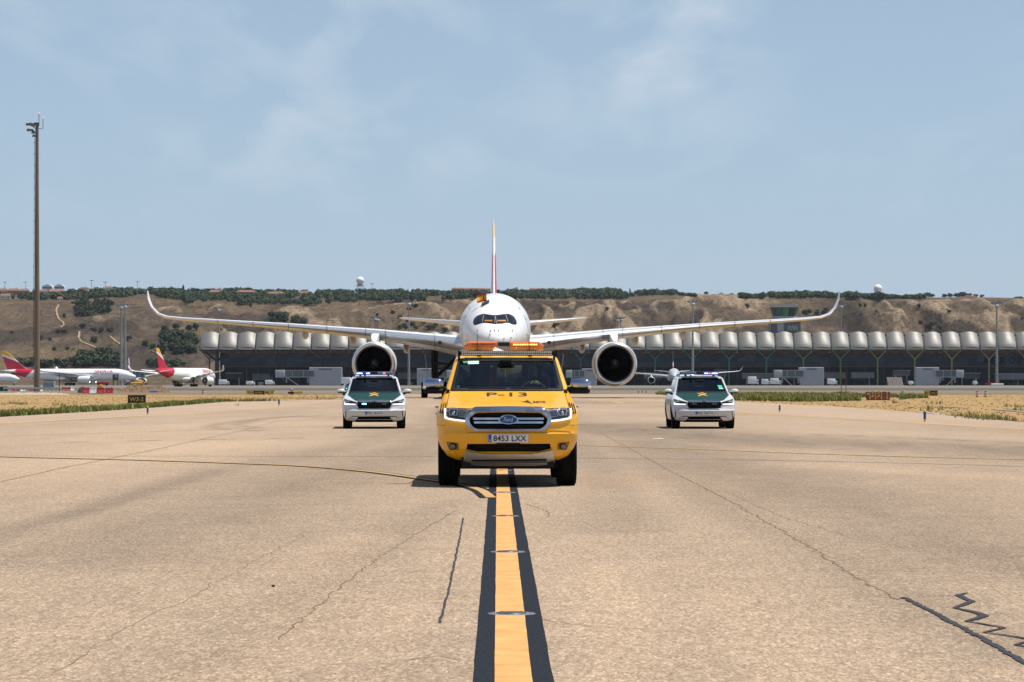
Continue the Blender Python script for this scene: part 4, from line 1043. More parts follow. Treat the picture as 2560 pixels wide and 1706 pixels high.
for k in range(14):
    x = -3.4 + k * .5; MB().add([(x, 0, 0), (x + .25, 0, 0), (x - .7 + .25, 2.2, 3.9), (x - .7, 2.2, 3.9), (x, .15, 0), (x + .25, .15, 0), (x - .7 + .25, 2.35, 3.9), (x - .7, 2.35, 3.9)], [(0, 1, 2, 3), (4, 7, 6, 5), (0, 3, 7, 4), (1, 5, 6, 2), (2, 6, 7, 3)]).build('slat', M('slat_grey', (.33, .32, .34), .6) if k % 2 else M('slat_red', (.26, .12, .11), .6), e)
MB().box((-.3, 2.4, 1.9), (7.0, .2, 3.6)).build('frame', CONC, e)

# ---------------------------------------------------------------- floodlight masts
def mast(px, top, base_d, label, w=.5, name='floodlight_mast', heads=6, group='floodlight masts'):
    s = base_d / F; h_ = zpy(top, base_d)
    e = empty(name, ((px - HX) * s, base_d, 0), rnd.uniform(0, 3), label, 'floodlight mast', group)
    MB().tube([(0, 0, 0), (0, 0, h_ * .5), (0, 0, h_)], [w, w * .75, w * .5], 10).build('pole', M('mast_steel', (.30, .29, .27), .6, .3, var=.12, vscale=.3), e, 40)
    MB().lathe([(1.9, h_ - 1.1), (2.0, h_ - 1.1), (2.0, h_ - .8), (1.9, h_ - .8)], n=16).build('ring', STEEL, e)
    for k in range(heads):
        a = 6.283 * k / heads
        MB().box((2.2 * math.cos(a), 2.2 * math.sin(a), h_ - .4), (.9, .7, .8), a).build('lamp_head', M('lamp_grey', (.2, .21, .22), .5), e)
    MB().sphere((0, -.2, h_ - 1.8), (1.0, 1.0, .9), 10, 6).build('winch_cover', LGREY, e, 40)
    return e
for a in [(303, 762, 1550, 'left mast of the pair behind the long parked airliner', .8), (313, 760, 1545, 'right mast of the pair behind the long parked airliner', .8), (547.5, 768, 1560, 'mast rising behind the left end of the terminal roof', .6), (1022, 752, 1300, 'mast standing left of the airliner nose in front of the terminal', .6), (938, 792, 1700, 'left mast of the short pair behind the roof left of the airliner', .5), (945, 794, 1705, 'right mast of the short pair behind the roof left of the airliner', .5), (1544, 795, 1700, 'left mast of the short pair behind the roof above the right engine', .5), (1551, 793, 1705, 'right mast of the short pair behind the roof above the right engine', .5), (1732, 752, 1290, 'mast rising behind the police car on the right', .6), (2103, 760, 1560, 'thin mast directly behind the right wing tip', .45), (2492, 756, 1290, 'mast in front of the letters at the right end of the terminal', .65)]:
    mast(*a)
for px, top in ((1321, 763), (1323, 765)):
    pass
e = empty('concrete_plinth', ((2493 - HX) * 1280 / F, 1280, 0), 0, 'white concrete plinth at the foot of the right floodlight mast', 'plinth')
MB().rbox((0, 0, .45), (5.4, 2, .9), .1, 1).build('block', WHITE, e); MB().box((-2.2, 1.4, .9), (6, .3, .8)).build('barrier', M('barrier_red', (.40, .02, .025), .5), e)
# the big concrete mast at the left
dM = 442; s = dM / F; hM = zpy(312, dM)
e = empty('concrete_floodlight_mast', ((92.5 - HX) * s, dM, ZG), 0, 'very tall brown concrete floodlight mast standing by the red barriers at left', 'floodlight mast')
MASTC, b = newmat('brown_mast'); n, l = nodes(MASTC); v = coords(MASTC)
l.new(mix_rgb(MASTC, ramp(MASTC, tnoise(MASTC, coords(MASTC, scale=(1, 1, .12)), 2, 5, .7), [(.3, 0), (.7, 1)]), (.235, .175, .120), (.155, .115, .080)), b.inputs['Base Color']); b.inputs['Roughness'].default_value = .9
MB().tube([(0, 0, 0), (0, 0, hM * .5), (0, 0, hM)], [.47, .36, .235], 24).build('pole', MASTC, e, 40)
cb = MB()
for k in range(22):
    z = 2 + k * (hM - 3) / 22; rr = lerp(.47, .235, z / hM) + .1; cb.box((-rr - .02, -.05, z), (.12, .12, .18))
cb.tube([(-.58, -.05, 2), (-.36, -.05, hM - 2)], .035, 5)
cb.build('cable_rail', MULL, e)
DH = M('dark_lamp_metal', (.035, .045, .045), .5)
for i, (x, z, rx) in enumerate(((-1.2, .1, .25), (-.75, .15, -.1), (-.2, 0, 0), (-1.0, -.8, .35), (-.5, -1.2, .5), (-.35, -1.7, .6))):
    h1 = MB(); h1.rbox((x, -.15 * i + .2, hM + z), (1.05 if i < 4 else .5, .55, .28), .06, 1, 0, 0, rx=.3, ry=.18)
    q = h1.build('floodlight', DH, e); MB().box((x - .1, -.15 * i + .05, hM + z - .16), (.8 if i < 4 else .35, .45, .06), 0).build('lamp_glass', M('lamp_lens', (.45, .42, .32), .3), q)
    MB().tube([(x * .3, 0, hM - .4 - .2 * i), (x, 0, hM + z)], .06, 5).build('bracket', DH, e)
MB().rbox((-.05, 0, hM + .12), (.75, .6, .5), .05, 1).build('head_box', DH, e)
for x, z in ((.3, .15), (.92, -.55)):
    MB().tube([(.15, 0, hM + z), (x, 0, hM + z), (x, 0, hM + z + 1.55)], .05, 5).build('warning_light_arm', DH, e)
    MB().sphere((x, 0, hM + z + 1.65), .13, 8, 6).build('warning_light', M('warning_lamp', (.75, .4, .42), .3, emit=(1, .35, .4), estr=.5), e)
# ================================================================== airliners
def pchip(xs, ys):
    n = len(xs); h = [xs[i + 1] - xs[i] for i in range(n - 1)]; dl = [(ys[i + 1] - ys[i]) / h[i] for i in range(n - 1)]
    mm_ = [dl[0]] + [0 if dl[i - 1] * dl[i] <= 0 else 2 * dl[i - 1] * dl[i] / (dl[i - 1] + dl[i]) for i in range(1, n - 1)] + [dl[-1]]
    def f(x):
        if x <= xs[0]: return ys[0]
        if x >= xs[-1]: return ys[-1]
        i = next(k for k in range(n - 1) if x <= xs[k + 1]); t = (x - xs[i]) / h[i]
        return (2 * t ** 3 - 3 * t * t + 1) * ys[i] + (t ** 3 - 2 * t * t + t) * h[i] * mm_[i] + (-2 * t ** 3 + 3 * t * t) * ys[i + 1] + (t ** 3 - t * t) * h[i] * mm_[i + 1]
    return f
ST = [(0, .02, 4.62, 4.65, 4.68), (.06, .32, 4.36, 4.66, 4.90), (.15, .50, 4.22, 4.68, 5.05), (.5, .92, 3.92, 4.74, 5.40), (1.0, 1.28, 3.66, 4.82, 5.72), (1.6, 1.60, 3.45, 4.92, 6.05), (2.2, 1.86, 3.29, 5.02, 6.42), (3.0, 2.13, 3.12, 5.14, 6.98), (3.8, 2.35, 2.99, 5.27, 7.46), (4.6, 2.52, 2.90, 5.38, 7.80), (5.6, 2.69, 2.82, 5.50, 8.12), (7, 2.84, 2.76, 5.62, 8.44), (9, 2.95, 2.72, 5.72, 8.70), (11, 2.98, 2.72, 5.76, 8.80), (42, 2.98, 2.72, 5.76, 8.80), (50, 2.6, 3.5, 5.95, 8.80), (56, 1.95, 4.7, 6.4, 8.75), (62, 1.1, 6.1, 7.1, 8.4), (66, .4, 7.3, 7.7, 8.15), (66.8, .12, 7.6, 7.75, 7.95)]
SF = [pchip([s_[0] for s_ in ST], [s_[i] for s_ in ST]) for i in range(1, 5)]
def section(y, n=48):
    hw, zb_, zc_, zt_ = (f(y) for f in SF); out = []
    for k in range(n):
        a = 2 * math.pi * k / n; c_, s_ = math.cos(a), math.sin(a)
        out.append((hw * c_, y, zc_ + (zt_ - zc_ if s_ > 0 else zc_ - zb_) * s_))
    return out
def nose_y(x, z):
    lo, hi = 0.0, 12.0
    for _ in range(34):
        y = (lo + hi) / 2; hw, zb_, zc_, zt_ = (f(y) for f in SF)
        hh = (zt_ - zc_) if z > zc_ else (zc_ - zb_)
        if (x / hw) ** 2 + ((z - zc_) / hh) ** 2 <= 1: hi = y
        else: lo = y
    return hi
def foil(n=12):
    def yt(x): return 5 * (.2969 * math.sqrt(x) - .126 * x - .3516 * x * x + .2843 * x ** 3 - .1036 * x ** 4)
    xs = [(1 - math.cos(math.pi * k / n)) / 2 for k in range(n + 1)]
    up_ = [(x, yt(x) * 1.0 + .05 * x * (1 - x)) for x in xs]; lo_ = [(x, -yt(x) * .8 + .05 * x * (1 - x)) for x in xs]
    return list(reversed(up_)) + lo_[1:-1]          # TE upper -> LE -> lower
FOIL = foil()
def lift_surface(secs, n_sub=4, twist=(.04, 0.0), vertical=False):
    """secs: (span, yLE, zLE, chord, t, phi); returns rings"""
    rings = []
    S = []
    for a, b_ in zip(secs, secs[1:]):
        for k in range(n_sub): S.append(tuple(lerp(a[i], b_[i], k / n_sub) for i in range(6)))
    S.append(secs[-1])
    for (x, y, z, c_, t, ph_) in S:
        tw = lerp(twist[0], twist[1], min(1, x / 30)); r = []
        for (u, w) in FOIL:
            yy = y + u * c_; off = w * c_ * t * 2 if False else w * c_ * t * 1.0
            zz_ = -u * c_ * tw
            if vertical: r.append((off, yy, z))
            else: r.append((x - math.sin(ph_) * off, yy, z + math.cos(ph_) * off + zz_))
        rings.append(r)
    return rings
WING = [(1.6, 18.4, 4.30, 15.8, .145, 0), (3.0, 20.0, 4.62, 14.2, .14, 0), (6.0, 22.2, 5.08, 11.6, .125, 0), (10.5, 25.5, 5.66, 9.2, .115, 0), (18.4, 31.2, 6.42, 6.3, .105, 0), (25, 36.1, 6.95, 4.6, .10, .02), (29, 39.0, 7.26, 3.7, .10, .05), (30.7, 40.3, 7.46, 3.2, .10, .2), (31.6, 41.3, 7.80, 2.7, .10, .5), (32.25, 42.3, 8.42, 2.2, .10, .95), (32.65, 43.2, 9.2, 1.7, .10, 1.25), (32.85, 44.1, 10.05, .9, .09, 1.42)]
FIN = [(0, 52.5, 8.2, 10.5, .075, 0), (0, 55.4, 10.5, 8.2, .075, 0), (0, 62.3, 17.2, 3.5, .075, 0), (0, 63.0, 17.7, 2.6, .06, 0), (0, 63.6, 17.95, 1.7, .03, 0)]
STAB = [(.6, 57.6, 7.15, 6.8, .10, 0), (2, 58.6, 7.25, 6.0, .10, 0), (9.2, 63.6, 7.92, 2.6, .09, 0), (9.6, 64.2, 7.97, 1.5, .06, 0)]
PW = M('airliner_white', (.76, .765, .77), .28, var=.03, vscale=.4, coat=.3)
WGREY = M('wing_grey_white', (.68, .68, .68), .35, var=.05, vscale=.5)
LEADM = M('bare_leading_edge', (.72, .74, .77), .26, .75)
UNDER = M('gear_dark', (.022, .022, .022), .6, var=.3)
NAC = M('nacelle_white', (.70, .70, .69), .3, var=.04, vscale=.6)
LIPM = M('nacelle_lip_metal', (.62, .63, .64), .3, .85, var=.06)
DUCT = M('inlet_liner', (.05, .048, .046), .8, spec=.1)
FANM = M('fan_black', (.0015, .0015, .0015), .95, spec=.03)
def livery_fin(key, cols, sc, y0=60, slope=.4):
    if key in _mats: return _mats[key]
    m, b = newmat(key); n, l = nodes(m); sp = n.new('ShaderNodeSeparateXYZ')
    l.new(coords(m, 'Object', (1 / sc[0], 1 / sc[1], 1 / sc[3])), sp.inputs[0])
    f_ = mth(m, 'SUBTRACT', sp.outputs['Z'], mth(m, 'MULTIPLY', mth(m, 'SUBTRACT', sp.outputs['Y'], y0), slope))
    f_ = mth(m, 'DIVIDE', f_, 20.0)
    l.new(ramp(m, f_, cols, 'CONSTANT'), b.inputs['Base Color']); b.inputs['Roughness'].default_value = .35
    _mats[key] = m; return m
def livery_body(key, sc, red, g0, g1):
    if key in _mats: return _mats[key]
    m, b = newmat(key); n, l = nodes(m); sp = n.new('ShaderNodeSeparateXYZ')
    l.new(coords(m, 'Object', (1 / sc[0], 1 / sc[1], 1 / sc[3])), sp.inputs[0])
    g = mth(m, 'DIVIDE', mth(m, 'ADD', sp.outputs['Y'], mth(m, 'MULTIPLY', mth(m, 'SUBTRACT', sp.outputs['Z'], 6), 1.1)), 80.0)
    l.new(ramp(m, g, [(0, (.8, .8, .8)), (g0 / 80, red), (g1 / 80, (.75, .75, .76))], 'CONSTANT'), b.inputs['Base Color']); b.inputs['Roughness'].default_value = .3
    _mats[key] = m; return m
RED = (.50, .012, .035); YLW = (.80, .42, .02); WHT = (.8, .8, .8)
IB = [(0, RED), (13.35 / 20, WHT), (14.25 / 20, YLW)]
def airliner(name, loc, rz, label, sc=(1, 1, 1, 1), fin=None, body=None, full=False, n=32, group='airliners'):
    """sc = fuselage radius, length, wing span, height"""
    sr, sy, sx, sz = sc
    e = empty(name, loc, rz, label, 'airliner', group)
    fm = body or PW
    def T(p, k=sr): return (p[0] * k, p[1] * sy, p[2] * sz)
    ys = [0, .02, .06, .1, .15, .3, .5, .75, 1.0, 1.3, 1.6, 1.9, 2.2, 2.6, 3.0, 3.4, 3.8, 4.2, 4.6, 5.1, 5.6, 6.3, 7, 8, 9, 10, 11, 20, 30, 42, 44, 46, 48, 50, 52, 54, 56, 58, 60, 62, 64, 66, 66.8]
    fu = MB(); fu.rings([[T(p) for p in section(y, 64 if full else n)] for y in ys]); fu.build('fuselage', fm, e, 50)
    # belly fairing
    rings = []
    for y, k in ((17.5, .02), (18.3, .45), (19.5, .75), (21.5, .95), (25, 1), (33, 1), (38, .9), (41, .6), (43.5, .02)):
        rings.append([T((3.42 * (.55 + .45 * k) * math.cos(a), y, lerp(3.9, 3.55, k) + (1.65 * k + .02) * math.sin(a))) for a in (2 * math.pi * q / 28 for q in range(28))])
    MB().rings(rings).build('belly_fairing', WGREY, e, 50)
    for s in (-1, 1):
        R_ = lift_surface(WING); nf = len(FOIL); le = nf // 2
        cut = [i for i in range(nf) if FOIL[i][0] < .115]
        lo_, hi_ = min(cut), max(cut)
        A = MB(); B = MB()
        rr = [[(s * p[0] * (sx if abs(p[0]) > 3 else lerp(sr, sx, abs(p[0]) / 3)), p[1] * sy, p[2] * sz) for p in r] for r in R_]
        A.rings([r[lo_:hi_ + 1] for r in rr], False, False); B.rings([r[hi_:] + r[:lo_ + 1] for r in rr], False, False)
        B.add([p for p in rr[-1]], [tuple(range(len(rr[-1])))])
        w_ = B.build('wing', WGREY, e, 40); A.build('leading_edge', LEADM, w_, 60)
        tip = [r for r in rr if 31.3 * sx < abs(r[le][0]) < 32.55 * sx]
        if fin is not None:
            tipm = MB(); tipm.rings([[(p[0] - s * .03 * (1 if j < le else -1) , p[1], p[2] + .02) for j, p in enumerate(r) if FOIL[j][0] > .25 and FOIL[j][0] < .8 and j < le] for r in tip], False, False)
            tipm.build('winglet_paint', M('winglet_red', RED, .4), w_, 60)
        if full:
            sl = MB()
            for q in (5.2, 9.6, 11.4, 15.0, 18.6, 22.0, 25.5):
                y_, z_ = tab(q, [(k[0], k[1]) for k in WING]), tab(q, [(k[0], k[2]) for k in WING]); c_ = tab(q, [(k[0], k[3]) for k in WING]) * .115
                sl.tube([(s * q, y_ - .015 + c_ * t_, z_ + w__ * c_ * 1.0) for t_, w__ in ((.9, .58), (.4, .45), (.1, .22), (0, 0), (.1, -.18), (.4, -.35), (.9, -.45))], .018, 5)
            sl.build('slat_gap', UNDER, w_)
        # flap track fairings
        for x, y, z, ln in ((8.0, 33.6, 4.55, 3.4), (12.9, 34.6, 5.28, 3.0), (17.4, 36.6, 5.86, 2.6)):
            MB().sphere((s * x * sx, y * sy, z * sz), (.30 * sr, ln * sy, .54 * sr), 14, 10).build('flap_track_fairing', M('fairing_cream', (.55, .53, .49), .4), e, 60)
        rr = [[(s * p[0] * lerp(sr, sx, .5), p[1] * sy, p[2] * sz) for p in r] for r in lift_surface(STAB, 4, (.045, .03))]
        A = MB(); A.rings([r[lo_:hi_ + 1] for r in rr], False, False); B = MB(); B.rings([r[hi_:] + r[:lo_ + 1] for r in rr], False, False); B.add(rr[-1], [tuple(range(nf))])
        w_ = B.build('tailplane', WGREY, e, 40); A.build('leading_edge', LEADM, w_, 60)
        # engine
        ec = (s * 10.5 * sx, 21.0 * sy, 2.98 * sz - (0 if sr > .9 else .1)); er = sr
        def P(pr): return [(a * er, b_ * er) for a, b_ in pr]
        en = empty_child('engine', e, ec)
        NS_ = 48 if full else 24
        MB().lathe(P([(1.86, .30), (1.92, .7), (1.96, 1.6), (1.95, 2.8), (1.86, 4.2), (1.70, 5.4), (1.60, 5.9), (1.54, 5.9)]), n=NS_, axis='Y').build('nacelle', NAC, en, 50)
        MB().lathe(P([(1.50, .40), (1.53, .22), (1.58, .08), (1.66, 0), (1.74, .02), (1.81, .12), (1.86, .30)]), n=NS_, axis='Y').build('lip', LIPM, en, 60)
        MB().lathe(P([(1.50, .40), (1.47, .8), (1.46, 1.5)]), n=NS_, axis='Y').build('inlet_duct', DUCT, en, 60)
        fb = MB(); fb.lathe(P([(1.46, 1.52), (.02, 1.52)]), n=NS_, axis='Y')
        if full:
            for k in range(22):
                a = 2 * math.pi * k / 22; u = Vector((math.cos(a), 0, math.sin(a))); w = Vector((-math.sin(a), 0, math.cos(a)))
                fb.add([u * .42 - w * .06 + Vector((0, 1.25, 0)), u * .42 + w * .10 + Vector((0, 1.45, 0)), u * 1.44 + w * .30 + Vector((0, 1.48, 0)), u * 1.44 - w * .05 + Vector((0, 1.2, 0))], [(0, 1, 2, 3)])
        fb.build('fan', FANM, en)
        MB().lathe(P([(.005, .72), (.16, .82), (.30, 1.02), (.42, 1.3)]), n=20, axis='Y').build('spinner', M('spinner_black', (.012, .012, .012), .4), en, 60)
        if full:
            sp_ = [(.02 + .24 * k / 26) for k in range(27)]
            MB().tube([(r_ * math.cos(k * .32), .73 + r_ * 1.02 - .03 - .3 * (r_ > .2) * 0, r_ * math.sin(k * .32)) for k, r_ in enumerate(sp_)], .022, 5).build('spiral_mark', M('spiral_white', (.3, .3, .3), .5), en)
        MB().lathe(P([(1.0, 5.2), (.9, 6.6), (.62, 7.4), (.55, 7.2), (.02, 8.2)]), n=24, axis='Y').build('exhaust', M('exhaust_metal', (.25, .23, .21), .4, .8), en, 50)
        py_ = MB(); pr = []
        for y, zb_, zt_, w_ in ((.9, 1.80, 1.98, .10), (1.6, 1.85, 2.25, .26), (3.0, 1.80, 2.62, .34), (4.8, 1.6, 2.75, .34), (7.5, 1.2, 2.7, .3), (11, 1.6, 2.4, .1)):
            pr.append([(-w_ * er, y * er, zb_ * er), (w_ * er, y * er, zb_ * er), (w_ * er, y * er, zt_ * er * .98), (w_ * .5 * er, y * er, zt_ * er), (-w_ * .5 * er, y * er, zt_ * er), (-w_ * er, y * er, zt_ * er * .98)])
        py_.rings(pr).build('pylon', NAC, en, 40)
        # main gear
        g = empty_child('main_gear', e, (s * 5.4 * sx, 32.3 * sy, 0))
        gz = sz
        MB().tube([(0, 0, 4.7 * gz), (0, 0, 2.2 * gz), (0, 0, .7 * gz)], [.34 * sr, .30 * sr, .2 * sr], 12).build('strut', UNDER, g, 40)
        MB().tube([(0, 0, 1.75 * gz), (-s * 2.6 * sx, -.3, 4.2 * gz)], .17 * sr, 8).build('side_brace', UNDER, g)
        MB().tube([(0, 0, 3.1 * gz), (-s * 1.5 * sx, -.1, 3.05 * gz)], .09 * sr, 8).build('lock_link', UNDER, g)
        MB().tube([(0, -.2, 1.9 * gz), (0, -2.0 * sy, 4.3 * gz)], .13 * sr, 8).build('drag_brace', UNDER, g)
        MB().box((0, 0, .72 * gz), (.36 * sr, 2.3 * sr, .36 * sr)).build('bogie_beam', UNDER, g)
        for wx in (-1, 1):
            for wy in (-1, 1):
                MB().lathe([(.12 * sr, -.24 * sr), (.45 * sr, -.25 * sr), (.66 * sr, -.27 * sr), (.70 * sr, -.15 * sr), (.70 * sr, .15 * sr), (.66 * sr, .27 * sr), (.45 * sr, .25 * sr), (.12 * sr, .24 * sr)], (wx * .92 * sr, wy * 1.02 * sr, .70 * sr), 'X', 24).build('wheel', RUBBER, g, 40)
        dm = MB(); dz = (2.0, 2.5, 3.2, 3.9)
        dm.add([(s * (.62 + .08 * k) * sr, yy, z * gz) for k, z in enumerate(dz) for yy in (-.6 * sr, .75 * sr)] + [(s * (.68 + .08 * k) * sr, yy, z * gz) for k, z in enumerate(dz) for yy in (-.6 * sr, .75 * sr)],
               [(2 * k, 2 * k + 1, 2 * k + 3, 2 * k + 2) for k in range(3)] + [(8 + 2 * k, 8 + 2 * k + 2, 8 + 2 * k + 3, 8 + 2 * k + 1) for k in range(3)] + [(2 * k, 2 * k + 2, 10 + 2 * k, 8 + 2 * k) for k in range(3)] + [(2 * k + 1, 9 + 2 * k, 11 + 2 * k, 2 * k + 3) for k in range(3)])
        dm.build('gear_door', M('fairing_cream'), g)
    # nose gear
    g = empty_child('nose_gear', e, (0, 4.6 * sy, 0))
    MB().tube([(0, 0, 3.3 * sz), (0, 0, .6 * sz)], [.2 * sr, .14 * sr], 10).build('strut', UNDER, g, 40)
    MB().tube([(0, .1, 1.6 * sz), (0, 1.6 * sy, 3.2 * sz)], .1 * sr, 8).build('drag_brace', UNDER, g)
    for wx in (-1, 1):
        MB().lathe([(.1 * sr, -.18 * sr), (.5 * sr, -.2 * sr), (.53 * sr, -.1 * sr), (.53 * sr, .1 * sr), (.5 * sr, .2 * sr), (.1 * sr, .18 * sr)], (wx * .38 * sr, 0, .53 * sr), 'X', 20).build('wheel', RUBBER, g, 40)
        MB().box((wx * .85 * sr, -.6 * sy, 2.3 * sz), (.06, 1.9 * sy, .95 * sz)).build('gear_door', PW, g)
    # fin
    rr = [[(p[0] * sr, p[1] * sy, p[2] * sz) for p in r] for r in lift_surface(FIN, 3, (0, 0), True)]
    cut = [i for i in range(nf) if FOIL[i][0] < .03]; lo_, hi_ = min(cut), max(cut)
    A = MB(); A.rings([r[lo_:hi_ + 1] for r in rr], False, False); B = MB(); B.rings([r[hi_:] + r[:lo_ + 1] for r in rr], False, False); B.add(rr[-1], [tuple(range(nf))])
    w_ = B.build('tail_fin', fin or PW, e, 40); A.build('leading_edge', PW if full else (fin or PW), w_, 60)
    return e
def empty_child(name, parent, loc):
    o = bpy.data.objects.new(name, None); col.objects.link(o); o.parent = parent; o.location = loc; o.empty_display_size = .2
    return o

# ---- the airliner following the pickup
DN = 229.0
hero = airliner('airliner', (-1.336, DN, 0), .0085, 'big white wide-body airliner taxiing head-on behind the yellow pickup', (1, 1, 1, 1), livery_fin('fin_red_yellow', [(0, RED), (14.3 / 20, WHT), (15.4 / 20, YLW)], (1, 1, 1, 1)), None, True, group='airliners on the airfield')
def nconv(px, py):
    y = 2.0
    for _ in range(5):
        d = DN + y; x = (px / 5.602 + 1080 - 1238.3) * d / F; z = H + (HY - (py / 5.602 + 700)) * d / F; y = nose_y(x, z)
    return x, z
def surf_plate(name, poly, sf, off, thick, mat, parent, step=.08, smooth=40, flat=False):
    """polygon in (x,z) laid on the surface y = sf(x,z), standing off outwards (towards -y)"""
    bm = bmesh.new(); vs_ = [bm.verts.new((x, 0, z)) for x, z in poly]; bm.faces.new(vs_)
    return _plate(name, bm, sf, off, thick, mat, parent, step, smooth)
def _plate(name, bm, sf, off, thick, mat, parent, step, smooth):
    for ax in (0, 2):
        lo_ = min(v_.co[ax] for v_ in bm.verts); hi_ = max(v_.co[ax] for v_ in bm.verts)
        if step:
            k = math.ceil(lo_ / step) * step
            while k < hi_:
                no = [0, 0, 0]; no[ax] = 1; co = [0, 0, 0]; co[ax] = k
                bmesh.ops.bisect_plane(bm, geom=bm.verts[:] + bm.edges[:] + bm.faces[:], plane_co=co, plane_no=no, dist=1e-5)
                k += step
    bmesh.ops.triangulate(bm, faces=[f for f in bm.faces if len(f.verts) > 4])
    for v_ in bm.verts:
        x, z = v_.co.x, v_.co.z; y = sf(x, z); h_ = .004
        sx_ = (sf(x + h_, z) - sf(x - h_, z)) / (2 * h_); sz_ = (sf(x, z + h_) - sf(x, z - h_)) / (2 * h_)
        nn_ = Vector((max(-3, min(3, sx_)), -1, max(-8, min(8, sz_)))).normalized(); v_.co = Vector((x, y, z)) + nn_ * off
    if thick:
        ex = bmesh.ops.extrude_face_region(bm, geom=bm.faces[:])
        for g_ in ex['geom']:
            if isinstance(g_, bmesh.types.BMVert): g_.co.y -= 0
        new = [g_ for g_ in ex['geom'] if isinstance(g_, bmesh.types.BMVert)]
        ns = set(new)
        for v_ in bm.verts:
            if v_ not in ns: v_.co.y += thick
    bmesh.ops.recalc_face_normals(bm, faces=bm.faces[:])
    me = bpy.data.meshes.new(name); bm.to_mesh(me); bm.free(); me.materials.append(mat)
    if smooth: me.polygons.foreach_set('use_smooth', [True] * len(me.polygons)); me.set_sharp_from_angle(angle=R(smooth))
    return obj(name, me, parent)
def surf_text(name, s_, cxz, w, h_, sf, off, mat, parent, step=.04, shear=0.0, conv=None):
    v_, f_ = text_data(s_, shear); bm = bmesh.new(); vv = []
    for u, t in v_:
        x, z = cxz[0] + u * w, cxz[1] + t * h_
        if conv: x, z = conv(x, z)
        vv.append(bm.verts.new((x, 0, z)))
    for f in f_:
        try: bm.faces.new([vv[i] for i in f])
        except ValueError: pass
    return _plate(name, bm, sf, off, 0, mat, parent, step, None)
MASKM = M('cockpit_mask_black', (.008, .008, .009), .25, coat=.5)
GLASSC = M('cockpit_glass', (.012, .018, .02), .05, spec=.8)
mask = [(580, 605), (582, 570), (600, 535), (635, 505), (690, 483), (730, 477), (780, 484), (850, 493), (925, 492), (1000, 481), (1050, 475), (1090, 481), (1140, 505), (1172, 545), (1190, 590), (1188, 618), (1170, 631), (1125, 625), (1085, 606), (1040, 604), (985, 616), (930, 616), (885, 622), (840, 614), (790, 608), (745, 604), (705, 606), (660, 622), (615, 633), (590, 628)]
surf_plate('cockpit_mask', [nconv(*p) for p in mask], nose_y, .012, .03, MASKM, hero, .12)
for nm, P in (('l1', [(738, 500), (800, 503), (872, 506), (864, 592), (790, 592), (722, 583)]), ('r1', [(905, 506), (960, 497), (1030, 492), (1055, 578), (1020, 592), (960, 598), (905, 594)]), ('l2', [(612, 570), (630, 530), (665, 508), (724, 494), (704, 585), (650, 602), (608, 616)]), ('r2', [(1046, 490), (1090, 494), (1135, 518), (1162, 560), (1172, 612), (1130, 604), (1080, 586)])):
    w_ = surf_plate('cockpit_window', [nconv(*p) for p in P], nose_y, .022, .012, GLASSC, hero, .12)
    if nm in ('l1', 'r1'):
        x0, x1 = (738, 852) if nm == 'l1' else (912, 1038)
        for (za, zb_, c_) in ((562, 570, 'r'), (570, 580, 'y'), (580, 586, 'r')):
            surf_plate('flag_stripe', [nconv(x0, zb_), nconv(x1, zb_), nconv(x1 - 6, za), nconv(x0 + 8, za)], nose_y, .025, 0, M('flag_red_glass', (.42, .03, .02), .3) if c_ == 'r' else M('flag_yellow_glass', (.50, .27, .03), .3), w_, .2)
for a, b_ in (((727, 495), (708, 585)), ((1034, 488), (1066, 582)), ((887, 505), (880, 600)), ((893, 505), (905, 612))):
    p, q = nconv(*a), nconv(*b_)
    MB().tube([(lerp(p[0], q[0], t), nose_y(lerp(p[0], q[0], t), lerp(p[1], q[1], t)) - .04, lerp(p[1], q[1], t)) for t in (0, .25, .5, .75, 1)], .022, 6).build('window_post', M('window_post_grey', (.30, .31, .32), .4), hero)
for px, py in ((640, 705), (1128, 705), (822, 708), (880, 700), (935, 705), (815, 760), (655, 808), (1010, 822), (1110, 808), (1318, 545), (1330, 765), (1225, 395), (530, 395)):
    x, z = nconv(px, py); y = nose_y(x, z)
    MB().tube([(x, y + .02, z), (x, y - .12, z - .02), (x * 1.01, y - .25, z - .05)], [.05, .04, .02], 6).build('probe', M('probe_grey', (.12, .12, .12), .4, .5), hero)
